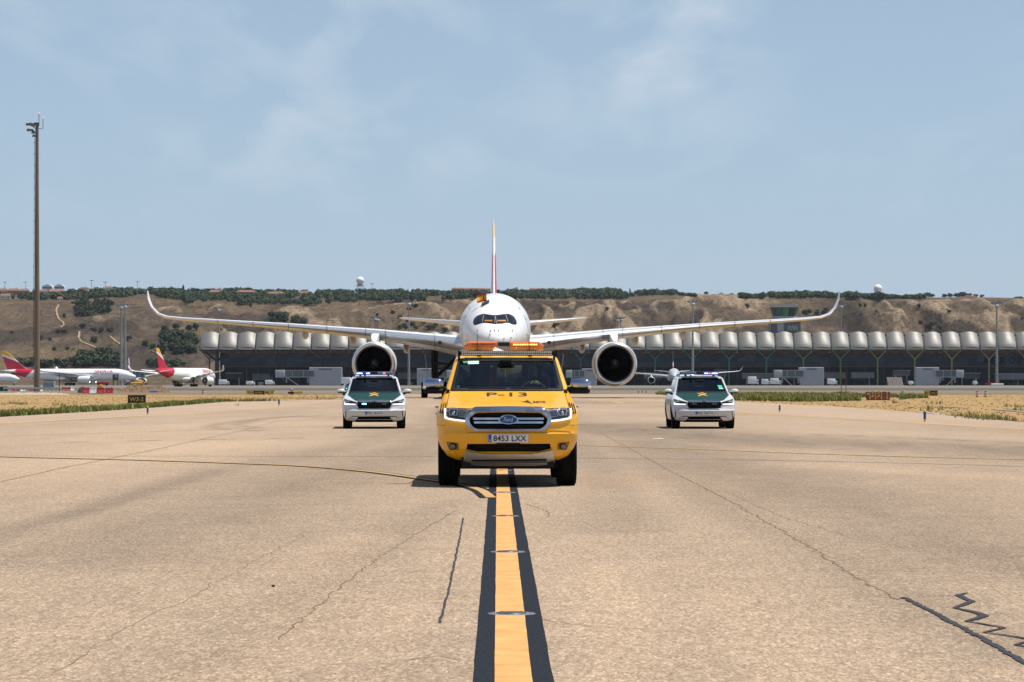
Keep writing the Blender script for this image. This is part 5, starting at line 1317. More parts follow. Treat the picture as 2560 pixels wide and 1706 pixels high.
# panel seams on the nose
for y in (1.9, 5.9, 8.2):
    sm = MB(); sm.tube([(p[0] * 1.0008, p[1], p[2]) for p in section(y, 72)][-6:] + [(p[0] * 1.0008, p[1], p[2]) for p in section(y, 72)][:42], .008, 4)
    sm.build('panel_seam', M('seam_grey', (.30, .31, .32), .5), hero)
for s in (-1, 1):        # landing light windows in the wing roots
    MB().sphere((s * 4.75, 21.15, 4.84), (.20, .08, .17), 12, 8).build('landing_light', M('landing_light_dark', (.05, .045, .04), .2), hero, 60)
for s in (-1, 1):        # outline of the front door
    Q = [(5.5, 4.9), (6.7, 4.9), (6.7, 6.8), (5.5, 6.8), (5.5, 4.9)]; P = []
    for a, b_ in zip(Q, Q[1:]):
        for k in range(8):
            y, z = lerp(a[0], b_[0], k / 8), lerp(a[1], b_[1], k / 8); hw, zb_, zc_, zt_ = (f(y) for f in SF); hh = (zt_ - zc_) if z > zc_ else (zc_ - zb_)
            P.append((s * hw * math.sqrt(max(0, 1 - ((z - zc_) / hh) ** 2)), y, z))
    MB().tube(P + [P[0]], .016, 4).build('door_outline', M('seam_grey', (.30, .31, .32), .5), hero)
    for z in (3.6, 7.6):
        P = []
        for k in range(14):
            y = 2.4 + k * .9; hw, zb_, zc_, zt_ = (f(y) for f in SF); zz_ = z if zb_ < z < zt_ else None
            if zz_ is None: continue
            hh = (zt_ - zc_) if z > zc_ else (zc_ - zb_); P.append((s * hw * math.sqrt(max(0, 1 - ((z - zc_) / hh) ** 2)), y, z))
        if len(P) > 2: MB().tube(P, .007, 4).build('panel_seam', M('seam_grey'), hero)
# flag on a staff held out of the roof hatch
def cloth(name, c):
    m, b = newmat(name); n, l = nodes(m); t = n.new('ShaderNodeBsdfTranslucent'); x = n.new('ShaderNodeMixShader'); x.inputs[0].default_value = .55
    b.inputs['Base Color'].default_value = tuple(c) + (1,); b.inputs['Roughness'].default_value = .8; t.inputs['Color'].default_value = tuple(c) + (1,)
    o_ = n['Material Output']; l.new(b.outputs[0], x.inputs[1]); l.new(t.outputs[0], x.inputs[2]); l.new(x.outputs[0], o_.inputs['Surface']); return m
FR = cloth('flag_red', (.62, .03, .02)); FY = cloth('flag_yellow', (.85, .55, .03))
def on_nose(px, py, up_=0):
    x, z = nconv(px, py); return Vector((x, nose_y(x, z), z))
fb_ = on_nose(768, 330)
fe = empty('flag', hero.matrix_basis @ fb_ if False else (0, 0, 0), 0, 'red and yellow national flag on a staff flying above the airliner cockpit', 'flag')
fe.location = Vector((-1.336, DN, 0)) + Vector((fb_.x - .0085 * fb_.y, fb_.y, fb_.z - .1))
s5 = (DN + fb_.y) / F / 5.602
MB().tube([(0, 0, 0), (-.02, 0, (330 - 185) * s5 + .15)], .022, 6).build('staff', STEEL, fe)
fl = MB(); nx_, nz_ = 14, 12; W_, H_ = 132 * s5, 112 * s5; zt_ = (330 - 193) * s5
vv = []
for j in range(nz_ + 1):
    for i in range(nx_ + 1):
        u, t = i / nx_, j / nz_
        vv.append((-.02 - u * W_, .12 * math.sin(u * 7 + t * 1.2) * u, zt_ + .1 - t * H_ * (1 - .12 * u) - u * .16 + .03 * math.sin(u * 6)))
for band_, (r0, r1), mt in (('stripe', (0, 3), FR), ('stripe', (3, 9), FY), ('stripe', (9, 12), FR)):
    q = MB(); k = nx_ + 1
    q.add(vv, [(j * k + i, j * k + i + 1, (j + 1) * k + i + 1, (j + 1) * k + i) for j in range(r0, r1) for i in range(nx_)]); q.build(band_, mt, fe, 80)
cr = MB(); c0 = vv[6 * (nx_ + 1) + 4]
for dx, dz, w_, h_, mi in ((0, 0, .13, .30, 0), (0, .22, .13, .10, 1), (-.14, -.02, .05, .34, 1), (.14, -.02, .05, .34, 1), (0, 0, .06, .30, 1)):
    cr.box((c0[0] + dx, c0[1] - .05 - .004 * mi, c0[2] + dz), (w_, .012, h_), 0, mi)
cr.build('coat_of_arms', [M('arms_red', (.28, .02, .03), .7), M('arms_dark', (.12, .08, .05), .7)], fe)
a_, b_ = on_nose(700, 378), on_nose(805, 325)
ha = MB(); ax = (b_ - a_).normalized(); up_ = Vector((0, -.5, .85))
ha.rings([[a_ + up_ * .05, a_ + up_ * .20, a_ + up_ * .20 + Vector((0, .7, .18)), a_ + up_ * .05 + Vector((0, .7, .18))], [b_ + up_ * .05, b_ + up_ * .24, b_ + up_ * .24 + Vector((0, .7, .1)), b_ + up_ * .05 + Vector((0, .7, .1))]])
ha.build('open_roof_hatch', M('hatch_dark', (.035, .04, .045), .5), hero)

# ---- airliners parked at the terminal
def park(px, d): return ((px - HX) * d / F, d, 0)
sA = (.95, .955, .93, .885)
plA = airliner('parked_airliner', park(340, 1345), R(90), 'long white airliner with red and yellow tail fin parked side-on behind the concrete mast', sA, livery_fin('fin_A', IB, sA), livery_body('body_A', sA, RED, 52, 61), n=28, group='airliners on the airfield')
TXR = M('title_red', (.48, .015, .04), .5)
def title(parent, word, yc, w, z0, h_, sc):
    v_, f_ = text_data(word, .15); bm = bmesh.new(); vv = [bm.verts.new((yc - u * w, 0, z0 + t * h_)) for u, t in v_]
    for f in f_:
        try: bm.faces.new([vv[i] for i in f])
        except ValueError: pass
    for k in range(1, 8): bmesh.ops.bisect_plane(bm, geom=bm.verts[:] + bm.edges[:] + bm.faces[:], plane_co=(0, 0, z0 + h_ * k / 8), plane_no=(0, 0, 1))
    for q in bm.verts:
        yy, z = q.co.x, q.co.z; hw, zb_, zc_, zt_ = (f(yy) for f in SF)
        q.co = (-(hw * math.sqrt(max(0, 1 - ((z - zc_) / (zt_ - zc_)) ** 2)) * sc[0] + .05), yy * sc[1], z * sc[3])
    me = bpy.data.meshes.new('title'); bm.to_mesh(me); bm.free(); me.materials.append(TXR); obj('title', me, parent)
title(plA, 'IBERIA', 15.5, 9.0, 6.7, 1.35, sA)
wr = MB()
for k in range(62):
    if k in (14, 15, 34, 35): continue
    wr.box((-2.98 * .95 - .0, (8 + k * .66) * .955, 6.25 * .885), (.06, .3, .42))
tag(wr.build('cabin_windows', DARKW, plA), kind='stuff')
sB = (.66, .6, .55, .66)
airliner('parked_airliner', park(49, 1440), R(92), 'white narrow-body airliner nose showing under the tail of the long parked airliner', sB, livery_fin('fin_B', [(0, (.03, .05, .2)), (.6, (.1, .14, .4))], sB), n=24, group='airliners on the airfield')
sC = (.68, .563, .545, .70)
aC = R(24); dC = 930
plC = airliner('parked_airliner', (park(393, dC)[0] + 36.5 * math.sin(aC), dC + 36.5 * math.cos(aC), 0), math.pi - aC, 'white narrow-body airliner with red tail and red rear parked facing away at left', sC, livery_fin('fin_C', IB, sC), livery_body('body_C', sC, RED, 51, 80), n=28, group='airliners on the airfield')
title(plC, 'IBERIA', 13.5, 10, 6.7, 1.5, sC)
sD = (.68, .563, .40, .78)
airliner('parked_airliner', park(351, 1500), R(178), 'airliner with thin blue and white tail fin seen edge-on between the red tailed airliners', sD, livery_fin('fin_D', [(0, (.02, .06, .30)), (.62, (.7, .72, .75))], sD), n=24, group='airliners on the airfield')
sE = (.82, .86, .93, .86)
airliner('parked_airliner', park(1686, 1235), R(-2.5), 'shade-greyed white airliner with dark blue tail parked head-on behind the police car on the right', sE, livery_fin('fin_E', [(0, (.02, .025, .09)), (.50, (.45, .05, .06)), (.56, (.7, .7, .72)), (.64, (.02, .025, .09)), (.84, (.6, .6, .62))], sE, 60, .25), M('shade_greyed_white', (.40, .42, .45), .4), n=24, group='airliners on the airfield')  # dimming by shade and haze put into the fuselage colour
# ================================================================== road vehicles
US = [0, .12, .24, .36, .48, .58, .68, .76, .83, .88, .90, .92, .95, .97, .985, .995, 1.0]
UF = [-u for u in reversed(US)] + US[1:]
class Shell:
    """body shell made of plan-view outlines stacked in height: keys (z, half width, y front, corner depth, squareness, y rear)"""
    def __init__(s, keys, dz=.035, ns=30, rr=.35):
        s.k = keys; s.ns = ns; s.rr = rr; s.z = []
        for a, b in zip(keys, keys[1:]):
            m_ = max(1, int(math.ceil((b[0] - a[0]) / dz - 1e-6))); s.z += [lerp(a[0], b[0], i / m_) for i in range(m_)]
        s.z.append(keys[-1][0])
    def p(s, z):
        k = s.k
        if z <= k[0][0]: return k[0][1:]
        for a, b in zip(k, k[1:]):
            if z <= b[0]:
                t = (z - a[0]) / (b[0] - a[0]); return tuple(lerp(a[i], b[i], t) for i in range(1, 6))
        return k[-1][1:]
    def surf(s, x, z):
        W, yf, Rr, n_, yr = s.p(z); u = min(abs(x) / W, 1)
        return yf + Rr * (1 - (1 - u ** n_) ** (1 / n_))
    def ring(s, z):
        W, yf, Rr, n_, yr = s.p(z); P = []
        for u in UF: P.append((W * u, yf + Rr * (1 - (max(0, 1 - abs(u) ** n_)) ** (1 / n_)), z))
        ya, yb = yf + Rr, yr - s.rr
        for i in range(1, s.ns): P.append((W, lerp(ya, yb, i / s.ns), z))
        for k in range(9):
            a = math.pi / 2 - math.pi * k / 8; sn, cs = math.sin(a), math.cos(a)
            P.append((W * math.copysign(abs(sn) ** .5, sn), yb + s.rr * abs(cs) ** .5, z))
        for i in range(1, s.ns): P.append((-W, lerp(yb, ya, i / s.ns), z))
        return P
    def build(s, parent, mark, slots, wheels, rw, xin):
        """mark(z, u, side s, part) -> slot index ; slots: list of (name, material)"""
        R_ = [s.ring(z) for z in s.z]; n_ = len(R_[0]); nf = len(UF); vs_ = [q for r in R_ for q in r]; fs = []; mi = []
        for i in range(len(R_) - 1):
            zm = (s.z[i] + s.z[i + 1]) / 2
            for j in range(n_):
                k = (j + 1) % n_; fs.append((i * n_ + j, i * n_ + k, (i + 1) * n_ + k, (i + 1) * n_ + j))
                if j < nf - 1: mi.append(mark('front', zm, (UF[j] + UF[j + 1]) / 2, 0))
                elif j < nf - 1 + s.ns: mi.append(mark('side', zm, 1, (j - nf + 1.5) / s.ns))
                elif j < nf - 1 + s.ns + 8: mi.append(mark('rear', zm, 1 - 2 * (j - nf + 1 - s.ns + .5) / 8, 1))
                else: mi.append(mark('side', zm, -1, 1 - (j - (nf + s.ns + 7) + .5) / s.ns))
        fs.append(tuple(reversed(range(n_)))); mi.append(mark('bottom', s.z[0], 0, 0))
        fs.append(tuple((len(R_) - 1) * n_ + j for j in range(n_))); mi.append(mark('top', s.z[-1], 0, 0))
        me = bpy.data.meshes.new('shell'); me.from_pydata(vs_, [], fs)
        for _, m_ in slots: me.materials.append(m_)
        me.polygons.foreach_set('material_index', mi); fix(me)
        cut = MB()
        for y in wheels:
            for sd in (-1, 1): cut.lathe([(rw, sd * xin), (rw, sd * 1.3)], (0, y, rw * .86), 'X', 40, caps=True)
        cm = cut.mesh('cut', [m_ for _, m_ in slots]); cm.polygons.foreach_set('material_index', [len(slots) - 1] * len(cm.polygons))
        a = obj('shell_tmp', me); c = obj('cut_tmp', cm)
        mod = a.modifiers.new('b', 'BOOLEAN'); mod.operation = 'DIFFERENCE'; mod.object = c; mod.solver = 'EXACT'
        dg = bpy.context.evaluated_depsgraph_get(); ev = bpy.data.meshes.new_from_object(a.evaluated_get(dg))
        bpy.data.objects.remove(a, do_unlink=True); bpy.data.objects.remove(c, do_unlink=True)
        co = [tuple(v_.co) for v_ in ev.vertices]; by = {}
        for p_ in ev.polygons: by.setdefault(p_.material_index, []).append(tuple(p_.vertices))
        out = {}
        for k, F_ in by.items():
            # separate pieces left and right of the car stay apart by connectivity only for glass
            groups = [F_]
            if slots[k][0] in ('side_window',):
                groups = [[f for f in F_ if sum(co[i][0] for i in f) * sg > 0] for sg in (-1, 1)]
                g2 = []
                for g in groups:
                    ysplit = s.split
                    g2 += [[f for f in g if sum(co[i][1] for i in f) / len(f) < ysplit], [f for f in g if sum(co[i][1] for i in f) / len(f) >= ysplit]]
                groups = [g for g in g2 if g]
            for g in groups:
                used = sorted({i for f in g for i in f}); ix = {o_: q for q, o_ in enumerate(used)}
                m2 = bpy.data.meshes.new(slots[k][0]); m2.from_pydata([co[i] for i in used], [], [tuple(ix[i] for i in f) for f in g]); m2.materials.append(slots[k][1])
                m2.polygons.foreach_set('use_smooth', [True] * len(m2.polygons)); m2.set_sharp_from_angle(angle=R(28)); m2.update()
                out[slots[k][0]] = obj(slots[k][0], m2, parent)
        bpy.data.meshes.remove(ev)
        return out
def wheel(parent, x, y, r, w, rimc, spokes=6, name='wheel'):
    e = empty_child(name, parent, (x, y, r)); sd = 1 if x > 0 else -1
    MB().lathe([(r * .66, -w / 2 * .8), (r * .8, -w / 2), (r * .93, -w / 2 * .96), (r * .985, -w / 2 * .8), (r, -w / 2 * .55), (r * .985, -w * .2), (r, -w * .17), (r, w * .17), (r * .985, w * .2), (r, w / 2 * .55), (r * .985, w / 2 * .8), (r * .93, w / 2 * .96), (r * .8, w / 2), (r * .66, w / 2 * .8)], axis='X', n=40).build('tyre', RUBBER, e, 35)
    tr = MB()
    for k in range(44):
        a = 2 * math.pi * k / 44
        for q in (-.3, .3): tr.box((q * w, math.cos(a) * r * .997, math.sin(a) * r * .997), (w * .24, r * .045, r * .045), 0)
    tag(tr.build('tread', RUBBER, e), kind='stuff')
    rm = MB(); rm.lathe([(r * .66, -w * .4), (r * .62, -w * .35), (r * .62, w * .35), (r * .66, w * .4)], axis='X', n=32)
    rm.lathe([(r * .16, sd * w * .34), (r * .14, sd * w * .40), (.002, sd * w * .42)], axis='X', n=16)
    for k in range(spokes):
        a = 2 * math.pi * k / spokes; u = Vector((0, math.cos(a), math.sin(a))); t = Vector((0, -math.sin(a), math.cos(a))); X = Vector((sd * w, 0, 0))
        rm.rings([[u * r * .1 - t * r * .07 + X * .3, u * r * .1 + t * r * .07 + X * .3, u * r * .1 + t * r * .06 + X * .4, u * r * .1 - t * r * .06 + X * .4], [u * r * .64 - t * r * .05 + X * .28, u * r * .64 + t * r * .05 + X * .28, u * r * .64 + t * r * .04 + X * .36, u * r * .64 - t * r * .04 + X * .36]])
    rm.build('rim', rimc, e, 35)
    MB().lathe([(.03, sd * w * .05), (r * .5, sd * w * .05), (r * .5, sd * w * .12), (.03, sd * w * .12)], axis='X', n=24).build('brake_disc', M('brake_steel', (.2, .19, .18), .4, .8), e)
def poly_ring(name, outer, inner, sf, off, thick, mat, parent, smooth=35):
    bm = bmesh.new(); n_ = len(outer); o_ = [bm.verts.new((x, 0, z)) for x, z in outer]; i_ = [bm.verts.new((x, 0, z)) for x, z in inner]
    for k in range(n_): bm.faces.new([o_[k], o_[(k + 1) % n_], i_[(k + 1) % n_], i_[k]])
    return _plate(name, bm, sf, off, thick, mat, parent, .06, smooth)
def mirror(P): return [(-x, z) for x, z in reversed(P)]

# ---------------------------------------------------------------- a seated driver
def driver(loc, rz, label, wheel_c, jacket, group='drivers'):
    """pelvis at the origin, facing -y; hands on the steering wheel at wheel_c"""
    wx, wy, wz = wheel_c
    J = {'pel': (0, 0, 0, .15), 'bel': (0, -.02, .16, .145), 'che': (0, .02, .36, .16), 'nec0': (0, .03, .52, .075), 'nec': (0, .0, .60, .055), 'hed': (0, -.03, .70, .088), 'top': (0, -.02, .78, .072),
         'nose': (0, -.125, .695, .016),
         'shl': (-.17, .03, .47, .075), 'ell': (-.24, -.20, .27, .05), 'wrl': (wx - .17, wy + .07, wz - .02, .032),
         'shr': (.17, .03, .47, .075), 'elr': (.24, -.20, .30, .05), 'wrr': (wx + .07, wy + .08, wz + .17, .032),
         'kl': (-.13, -.48, .10, .085), 'fl': (-.13, -.66, -.28, .055), 'kr': (.13, -.48, .10, .085), 'fr': (.13, -.66, -.28, .055)}
    E = [('pel', 'bel'), ('bel', 'che'), ('che', 'nec0'), ('nec0', 'nec'), ('nec', 'hed'), ('hed', 'top'), ('hed', 'nose'), ('che', 'shl'), ('shl', 'ell'), ('ell', 'wrl'), ('che', 'shr'), ('shr', 'elr'), ('elr', 'wrr'), ('pel', 'kl'), ('kl', 'fl'), ('pel', 'kr'), ('kr', 'fr')]
    for hd, wr, (hx, hy, hz) in (('l', 'wrl', (wx - .17, wy + .01, wz + .05)), ('r', 'wrr', (wx + .02, wy + .01, wz + .20))):
        J['pa' + hd] = (hx, hy, hz, .030); E.append((wr, 'pa' + hd))
        for q in range(4):
            ox = (q - 1.5) * .021; J['k%s%d' % (hd, q)] = (hx + ox, hy - .035, hz + .012 - .004 * abs(q - 1.2), .0105); J['t%s%d' % (hd, q)] = (hx + ox, hy - .055, hz - .022 - .004 * q, .009)
            E += [('pa' + hd, 'k%s%d' % (hd, q)), ('k%s%d' % (hd, q), 't%s%d' % (hd, q))]
        sg = 1 if hd == 'l' else -1; J['th' + hd] = (hx + sg * .045, hy + .005, hz - .012, .011); J['tt' + hd] = (hx + sg * .055, hy - .02, hz - .035, .009)
        E += [('pa' + hd, 'th' + hd), ('th' + hd, 'tt' + hd)]
    names = list(J); me = bpy.data.meshes.new('person'); me.from_pydata([J[k][:3] for k in names], [(names.index(a), names.index(b)) for a, b in E], [])
    o = obj('tmp', me); sk = o.modifiers.new('s', 'SKIN'); o.modifiers.new('u', 'SUBSURF').levels = 2
    for k, v_ in zip(names, me.skin_vertices[0].data): v_.radius = (J[k][3],) * 2; v_.use_root = (k == 'pel')
    dg = bpy.context.evaluated_depsgraph_get(); m2 = bpy.data.meshes.new_from_object(o.evaluated_get(dg)); bpy.data.objects.remove(o, do_unlink=True)
    m2.materials.clear(); m2.materials.append(jacket); m2.materials.append(M('skin', (.50, .29, .20), .5))
    hands = [Vector(J[k][:3]) for k in ('pal', 'par')]
    for p_ in m2.polygons:
        c_ = p_.center; p_.use_smooth = True
        p_.material_index = 1 if c_.z > .57 or min((c_ - h_).length for h_ in hands) < .085 else 0
    e = empty('person', loc, rz, label, 'person', group)
    obj('body', m2, e)
    MB().sphere((0, .01, .735), (.092, .105, .085), 14, 8, z0=-.1).build('hair', M('dark_hair', (.015, .012, .01), .7), e, 60)
    return e

# ---------------------------------------------------------------- the yellow pickup
YP = M('pickup_yellow', (.85, .415, .003), .34, var=.05, vscale=1.2, coat=.5)
WGL = glass('windscreen_glass', (.52, .66, .62), ior=1.45)
SGL = glass('side_glass', (.42, .50, .48), ior=1.45)
PX0, PD = 1269.8, 37.0
pick = empty('pickup_truck', ((PX0 - HX) * PD / F, PD, 0), .010, 'yellow pickup with amber light bar leading the airliner along the centre line', 'pickup')
PK = [(.30, .76, .50, .80, 2.2, 5.05), (.345, .83, .22, .80, 2.3, 5.15), (.40, .87, .11, .80, 2.4, 5.22), (.50, .90, .05, .78, 2.6, 5.28), (.60, .915, .02, .74, 2.8, 5.3), (.69, .925, .0, .70, 2.9, 5.3), (.715, .925, .015, .69, 2.9, 5.3), (.78, .93, .04, .65, 3.0, 5.3), (.90, .93, .06, .62, 3.0, 5.3), (.985, .92, .09, .60, 3.0, 5.3), (1.015, .91, .14, .60, 2.9, 5.3), (1.04, .90, .25, .60, 2.8, 5.3), (1.075, .885, .45, .58, 2.8, 5.28), (1.10, .875, .60, .56, 2.9, 5.26), (1.103, .874, .62, .55, 2.9, 3.62), (1.15, .86, .90, .46, 3.1, 3.62), (1.19, .848, 1.14, .38, 3.5, 3.62), (1.22, .838, 1.30, .32, 4, 3.61), (1.235, .83, 1.35, .30, 4.2, 3.60), (1.66, .705, 2.10, .24, 4.5, 3.42), (1.69, .69, 2.18, .24, 4, 3.40), (1.715, .66, 2.30, .28, 3.2, 3.36), (1.735, .58, 2.45, .30, 3, 3.2), (1.745, .42, 2.65, .30, 3, 3.05)]
sp = Shell(PK); sp.split = 2.55
def mk(part, z, u, s_):
    if part == 'front' and 1.245 < z < 1.65 and abs(u) < .905: return 2
    if part == 'front' and 1.012 < z < 1.235 and abs(u) < .97: return 1
    if part == 'side' and 1.24 < z < 1.63 and (.03 < s_ < .44 or .5 < s_ < .9): return 3
    if part == 'rear' and 1.26 < z < 1.6 and abs(u) < .7: return 4
    if part == 'bottom': return 5
    return 0
sp.build(pick, mk, [('body', YP), ('hood', YP), ('windscreen', WGL), ('side_window', SGL), ('rear_window', SGL), ('underbody', BLACK), ('wheel_arch', BLACK)], (.92, 4.14), .44, .50)
def pconv(px, py, d0=None):
    """front-view position (pixels of the enlarged photograph) -> x,z on the pickup's skin"""
    y = .1
    X, Y = px / 3.92 + 1030, py / 3.92 + 830
    for _ in range(8):
        d = PD + y; x = (X - PX0) * d / F; z = H + (HY - Y) * d / F
        z = max(.3, min(z, 1.744)); y = sp.surf(x, z)
    return x, z
def pp(P): return [pconv(*p) for p in P]
def sym(P, c=942): return [(2 * c - x, y) for x, y in reversed(P)]
HB = M('lamp_housing', (.05, .05, .055), .25, .3); LENS = glass('clear_lens', (.92, .94, .96), ior=1.5)
DRL = M('daytime_lamp', (.8, .8, .8), .3, emit=(1, .99, .96), estr=1.0)
PROJ = M('projector_chrome', (.55, .56, .58), .15, .9)
hl = [(335, 757), (400, 751), (480, 758), (592, 772), (552, 812), (530, 850), (526, 874), (430, 866), (350, 850), (332, 822)]
dr = [(327, 765), (343, 764), (347, 832), (365, 843), (440, 858), (526, 868), (525, 883), (430, 874), (345, 855), (332, 846)]
for sd in (0, 1):
    f_ = (lambda P: P) if sd == 0 else sym
    h_ = surf_plate('headlight', pp(f_(hl)), sp.surf, .012, .05, HB, pick, .05)
    surf_plate('daytime_lamp', pp(f_(dr)), sp.surf, .024, .02, DRL, h_, .05)
    for box_, mt in ((((368, 762), (455, 764), (452, 826), (374, 822)), PROJ), (((380, 774), (444, 775), (440, 816), (385, 813)), HB)):
        surf_plate('projector', pp(f_(list(box_))), sp.surf, .020 + (.004 if mt is HB else 0), .01, mt, h_, .05)
    cx_, cz_ = pconv(*(f_([(411, 796)])[0])); MB().sphere((cx_, sp.surf(cx_, cz_) - .022, cz_), (.026, .014, .026), 12, 8).build('lens', PROJ, h_, 60)
    rf = f_([(462, 768), (570, 775), (545, 806), (524, 842), (462, 836)])
    surf_plate('reflector', pp(rf), sp.surf, .018, .008, M('reflector_grey', (.36, .38, .40), .25, .7), h_, .05)
    for k in range(4):
        y0 = 776 + 15 * k; surf_plate('reflector_fin', pp(f_([(466, y0), (548 - 8 * k, y0 + 3), (546 - 8 * k, y0 + 7), (466, y0 + 4)])), sp.surf, .024, .006, HB, h_, .05)
G_o = [(-415, 858), (-408, 838), (-345, 772), (-318, 762), (0, 757), (318, 762), (345, 772), (408, 838), (415, 858), (402, 912), (360, 958), (322, 978), (0, 981), (-322, 978), (-360, 958), (-402, 912)]
G_i = [(-380, 862), (-374, 846), (-322, 804), (-298, 797), (0, 792), (298, 797), (322, 804), (374, 846), (380, 862), (368, 904), (334, 946), (302, 963), (0, 966), (-302, 963), (-334, 946), (-368, 904)]
G_o = [(945 + x, y) for x, y in G_o]; G_i = [(945 + x, y) for x, y in G_i]
grl = surf_plate('grille', pp(G_i), sp.surf, .004, .03, M('grille_black', (.003, .003, .003), .9, spec=.08), pick, .05)
poly_ring('grille_surround', pp(G_o), pp(G_i), sp.surf, .045, .06, CHROME, pick)
for y0, x0, x1 in ((845, 602, 1288), (882, 610, 1282)):
    surf_plate('grille_bar', pp([(x0, y0), (x1, y0), (x1 - 2, y0 + 21), (x0 + 6, y0 + 21)]), sp.surf, .038, .04, CHROME, grl, .05)
for y0 in (812, 826, 918, 930, 942):
    surf_plate('grille_slat', pp([(640 if y0 > 900 else 620, y0), (1250 if y0 > 900 else 1270, y0), (1250 if y0 > 900 else 1270, y0 + 6), (640 if y0 > 900 else 620, y0 + 6)]), sp.surf, .016, .015, BLACK, grl, .05)
def ell(cx_, cy_, a, b_, n_=28): return [(cx_ + a * math.cos(2 * math.pi * k / n_), cy_ + b_ * math.sin(2 * math.pi * k / n_)) for k in range(n_)]
em = surf_plate('badge', pp(ell(945, 870, 98, 43)), sp.surf, .062, .04, CHROME, pick, .05)
surf_plate('badge_field', pp(ell(945, 870, 84, 34)), sp.surf, .068, .004, M('badge_blue', (.012, .03, .10), .15, coat=.6), em, .05)
surf_text('badge_script', 'Ford', (945, 890), 96, -44, sp.surf, .071, CHROME, em, .02, .28, conv=pconv)
# bumper: plate, intakes, skid plate, fog lamps
x, z0 = pconv(745, 1085); x1, z1 = pconv(1140, 1003); yq = sp.surf(0, (z0 + z1) / 2) - .035
np_ = MB().rbox(((x + x1) / 2, yq + .01, (z0 + z1) / 2), (x1 - x, .016, z1 - z0), .006, 1).build('number_plate', M('plate_white', (.72, .72, .72), .4, var=.05), pick)
MB().box((x + .024, yq + .001, (z0 + z1) / 2), (.042, .004, z1 - z0 - .008)).build('plate_band', M('plate_blue', (.01, .10, .42), .4), np_)
text_flat('plate_text', 'E', .018, .022, (x + .024, yq, z0 + .028), M('plate_white'), np_, off=.004)
text_flat('plate_text', '8453 LXX', .425, .076, ((x + x1) / 2 + .022, yq, (z0 + z1) / 2), M('plate_ink', (.02, .02, .025), .5), np_, off=.002)
MB().box(((x + x1) / 2, yq + .03, z0 - .008), (.3, .04, .012)).build('plate_bracket', BLACK, pick)
surf_plate('lower_intake', pp([(545, 1098), (1352, 1096), (1362, 1142), (1240, 1172), (650, 1172), (535, 1150)]), sp.surf, .003, .02, M('grille_black'), pick, .05)
for y0 in (1112, 1128, 1144): surf_plate('intake_slat', pp([(600, y0), (1300, y0), (1300, y0 + 5), (600, y0 + 5)]), sp.surf, .010, .01, BLACK, pick, .06)
SKID = M('skid_silver', (.55, .54, .52), .38, .6, var=.06)
surf_plate('skid_plate', pp([(532, 1148), (640, 1170), (740, 1182), (1150, 1182), (1255, 1166), (1368, 1142), (1394, 1262), (512, 1266)]), sp.surf, .042, .08, SKID, pick, .05)
surf_plate('skid_bar', pp([(590, 1236), (1312, 1232), (1318, 1270), (1225, 1273), (1185, 1262), (850, 1264), (800, 1276), (592, 1274)]), sp.surf, .072, .06, SKID, pick, .05)
surf_plate('skid_slot', pp([(590, 1222), (1312, 1218), (1313, 1231), (590, 1235)]), sp.surf, .046, .01, BLACK, pick, .05)
for px in (716, 1180, 400, 1495):
    x, z = pconv(px, 1196 if 500 < px < 1400 else 1188); MB().sphere((x, sp.surf(x, z) - (.045 if 500 < px < 1400 else .004), z), (.013, .006, .013), 10, 6).build('parking_sensor', M('sensor_grey', (.3, .29, .28), .5) if 500 < px < 1400 else YP, pick)
for f_ in ((lambda P: P), sym):
    pk = surf_plate('fog_pocket', pp(f_([(336, 1076), (455, 1088), (462, 1150), (448, 1158), (368, 1156)])), sp.surf, .003, .02, M('pocket_shade_yellow', (.30, .14, .004), .5), pick, .05)  # shade of the recess put into a darker body yellow
    surf_plate('fog_bezel', pp(f_(ell(406, 1119, 38, 33, 20))), sp.surf, .012, .02, BLACK, pk, .05)
    surf_plate('fog_lamp', pp(f_(ell(405, 1119, 27, 24, 20))), sp.surf, .018, .012, M('fog_glass', (.16, .15, .14), .15, .4), pk, .05)
    surf_plate('bumper_crease', pp(f_([(320, 985), (345, 966), (480, 960), (545, 962), (545, 968), (480, 967), (350, 974), (326, 992)])), sp.surf, .006, .01, YP, pick, .05)
    for k in range(3):
        a = 275 + 20 * k
        surf_plate('fender_stripe', pp(f_([(a + 22, 712 - 6 * k), (a + 32, 706 - 6 * k), (a + 14, 800 + 6 * k), (a + 3, 800 + 6 * k)])), sp.surf, .012, 0, BLACK, pick, .05, None)
INK = M('livery_black', (.02, .018, .015), .5)
surf_text('fleet_number', 'P-13', (937, 634), 398, -37, sp.surf, .004, INK, pick, .03, conv=pconv)
surf_text('operator_name', 'aena', (1250, 699), 122, -19, sp.surf, .004, INK, pick, .03, conv=pconv)
surf_plate('operator_mark', pp([(1070, 686), (1108, 683), (1136, 670), (1186, 712), (1150, 698)]), sp.surf, .004, 0, INK, pick, .03, None)
for P in ([(335, 748), (470, 748), (600, 752), (600, 757), (470, 753), (335, 753)], [(340, 742), (350, 690), (372, 600), (377, 600), (356, 690), (346, 742)], [(248, 908), (300, 914), (335, 912), (335, 916), (300, 918), (248, 912)], [(540, 985), (1350, 985), (1350, 988), (540, 988)]):
    surf_plate('panel_gap', pp(P), sp.surf, .003, 0, M('panel_gap_dark', (.10, .045, .003), .8), pick, .05, None); 
    if P[0][0] < 500: surf_plate('panel_gap', pp(sym(P)), sp.surf, .003, 0, M('panel_gap_dark'), pick, .05, None)
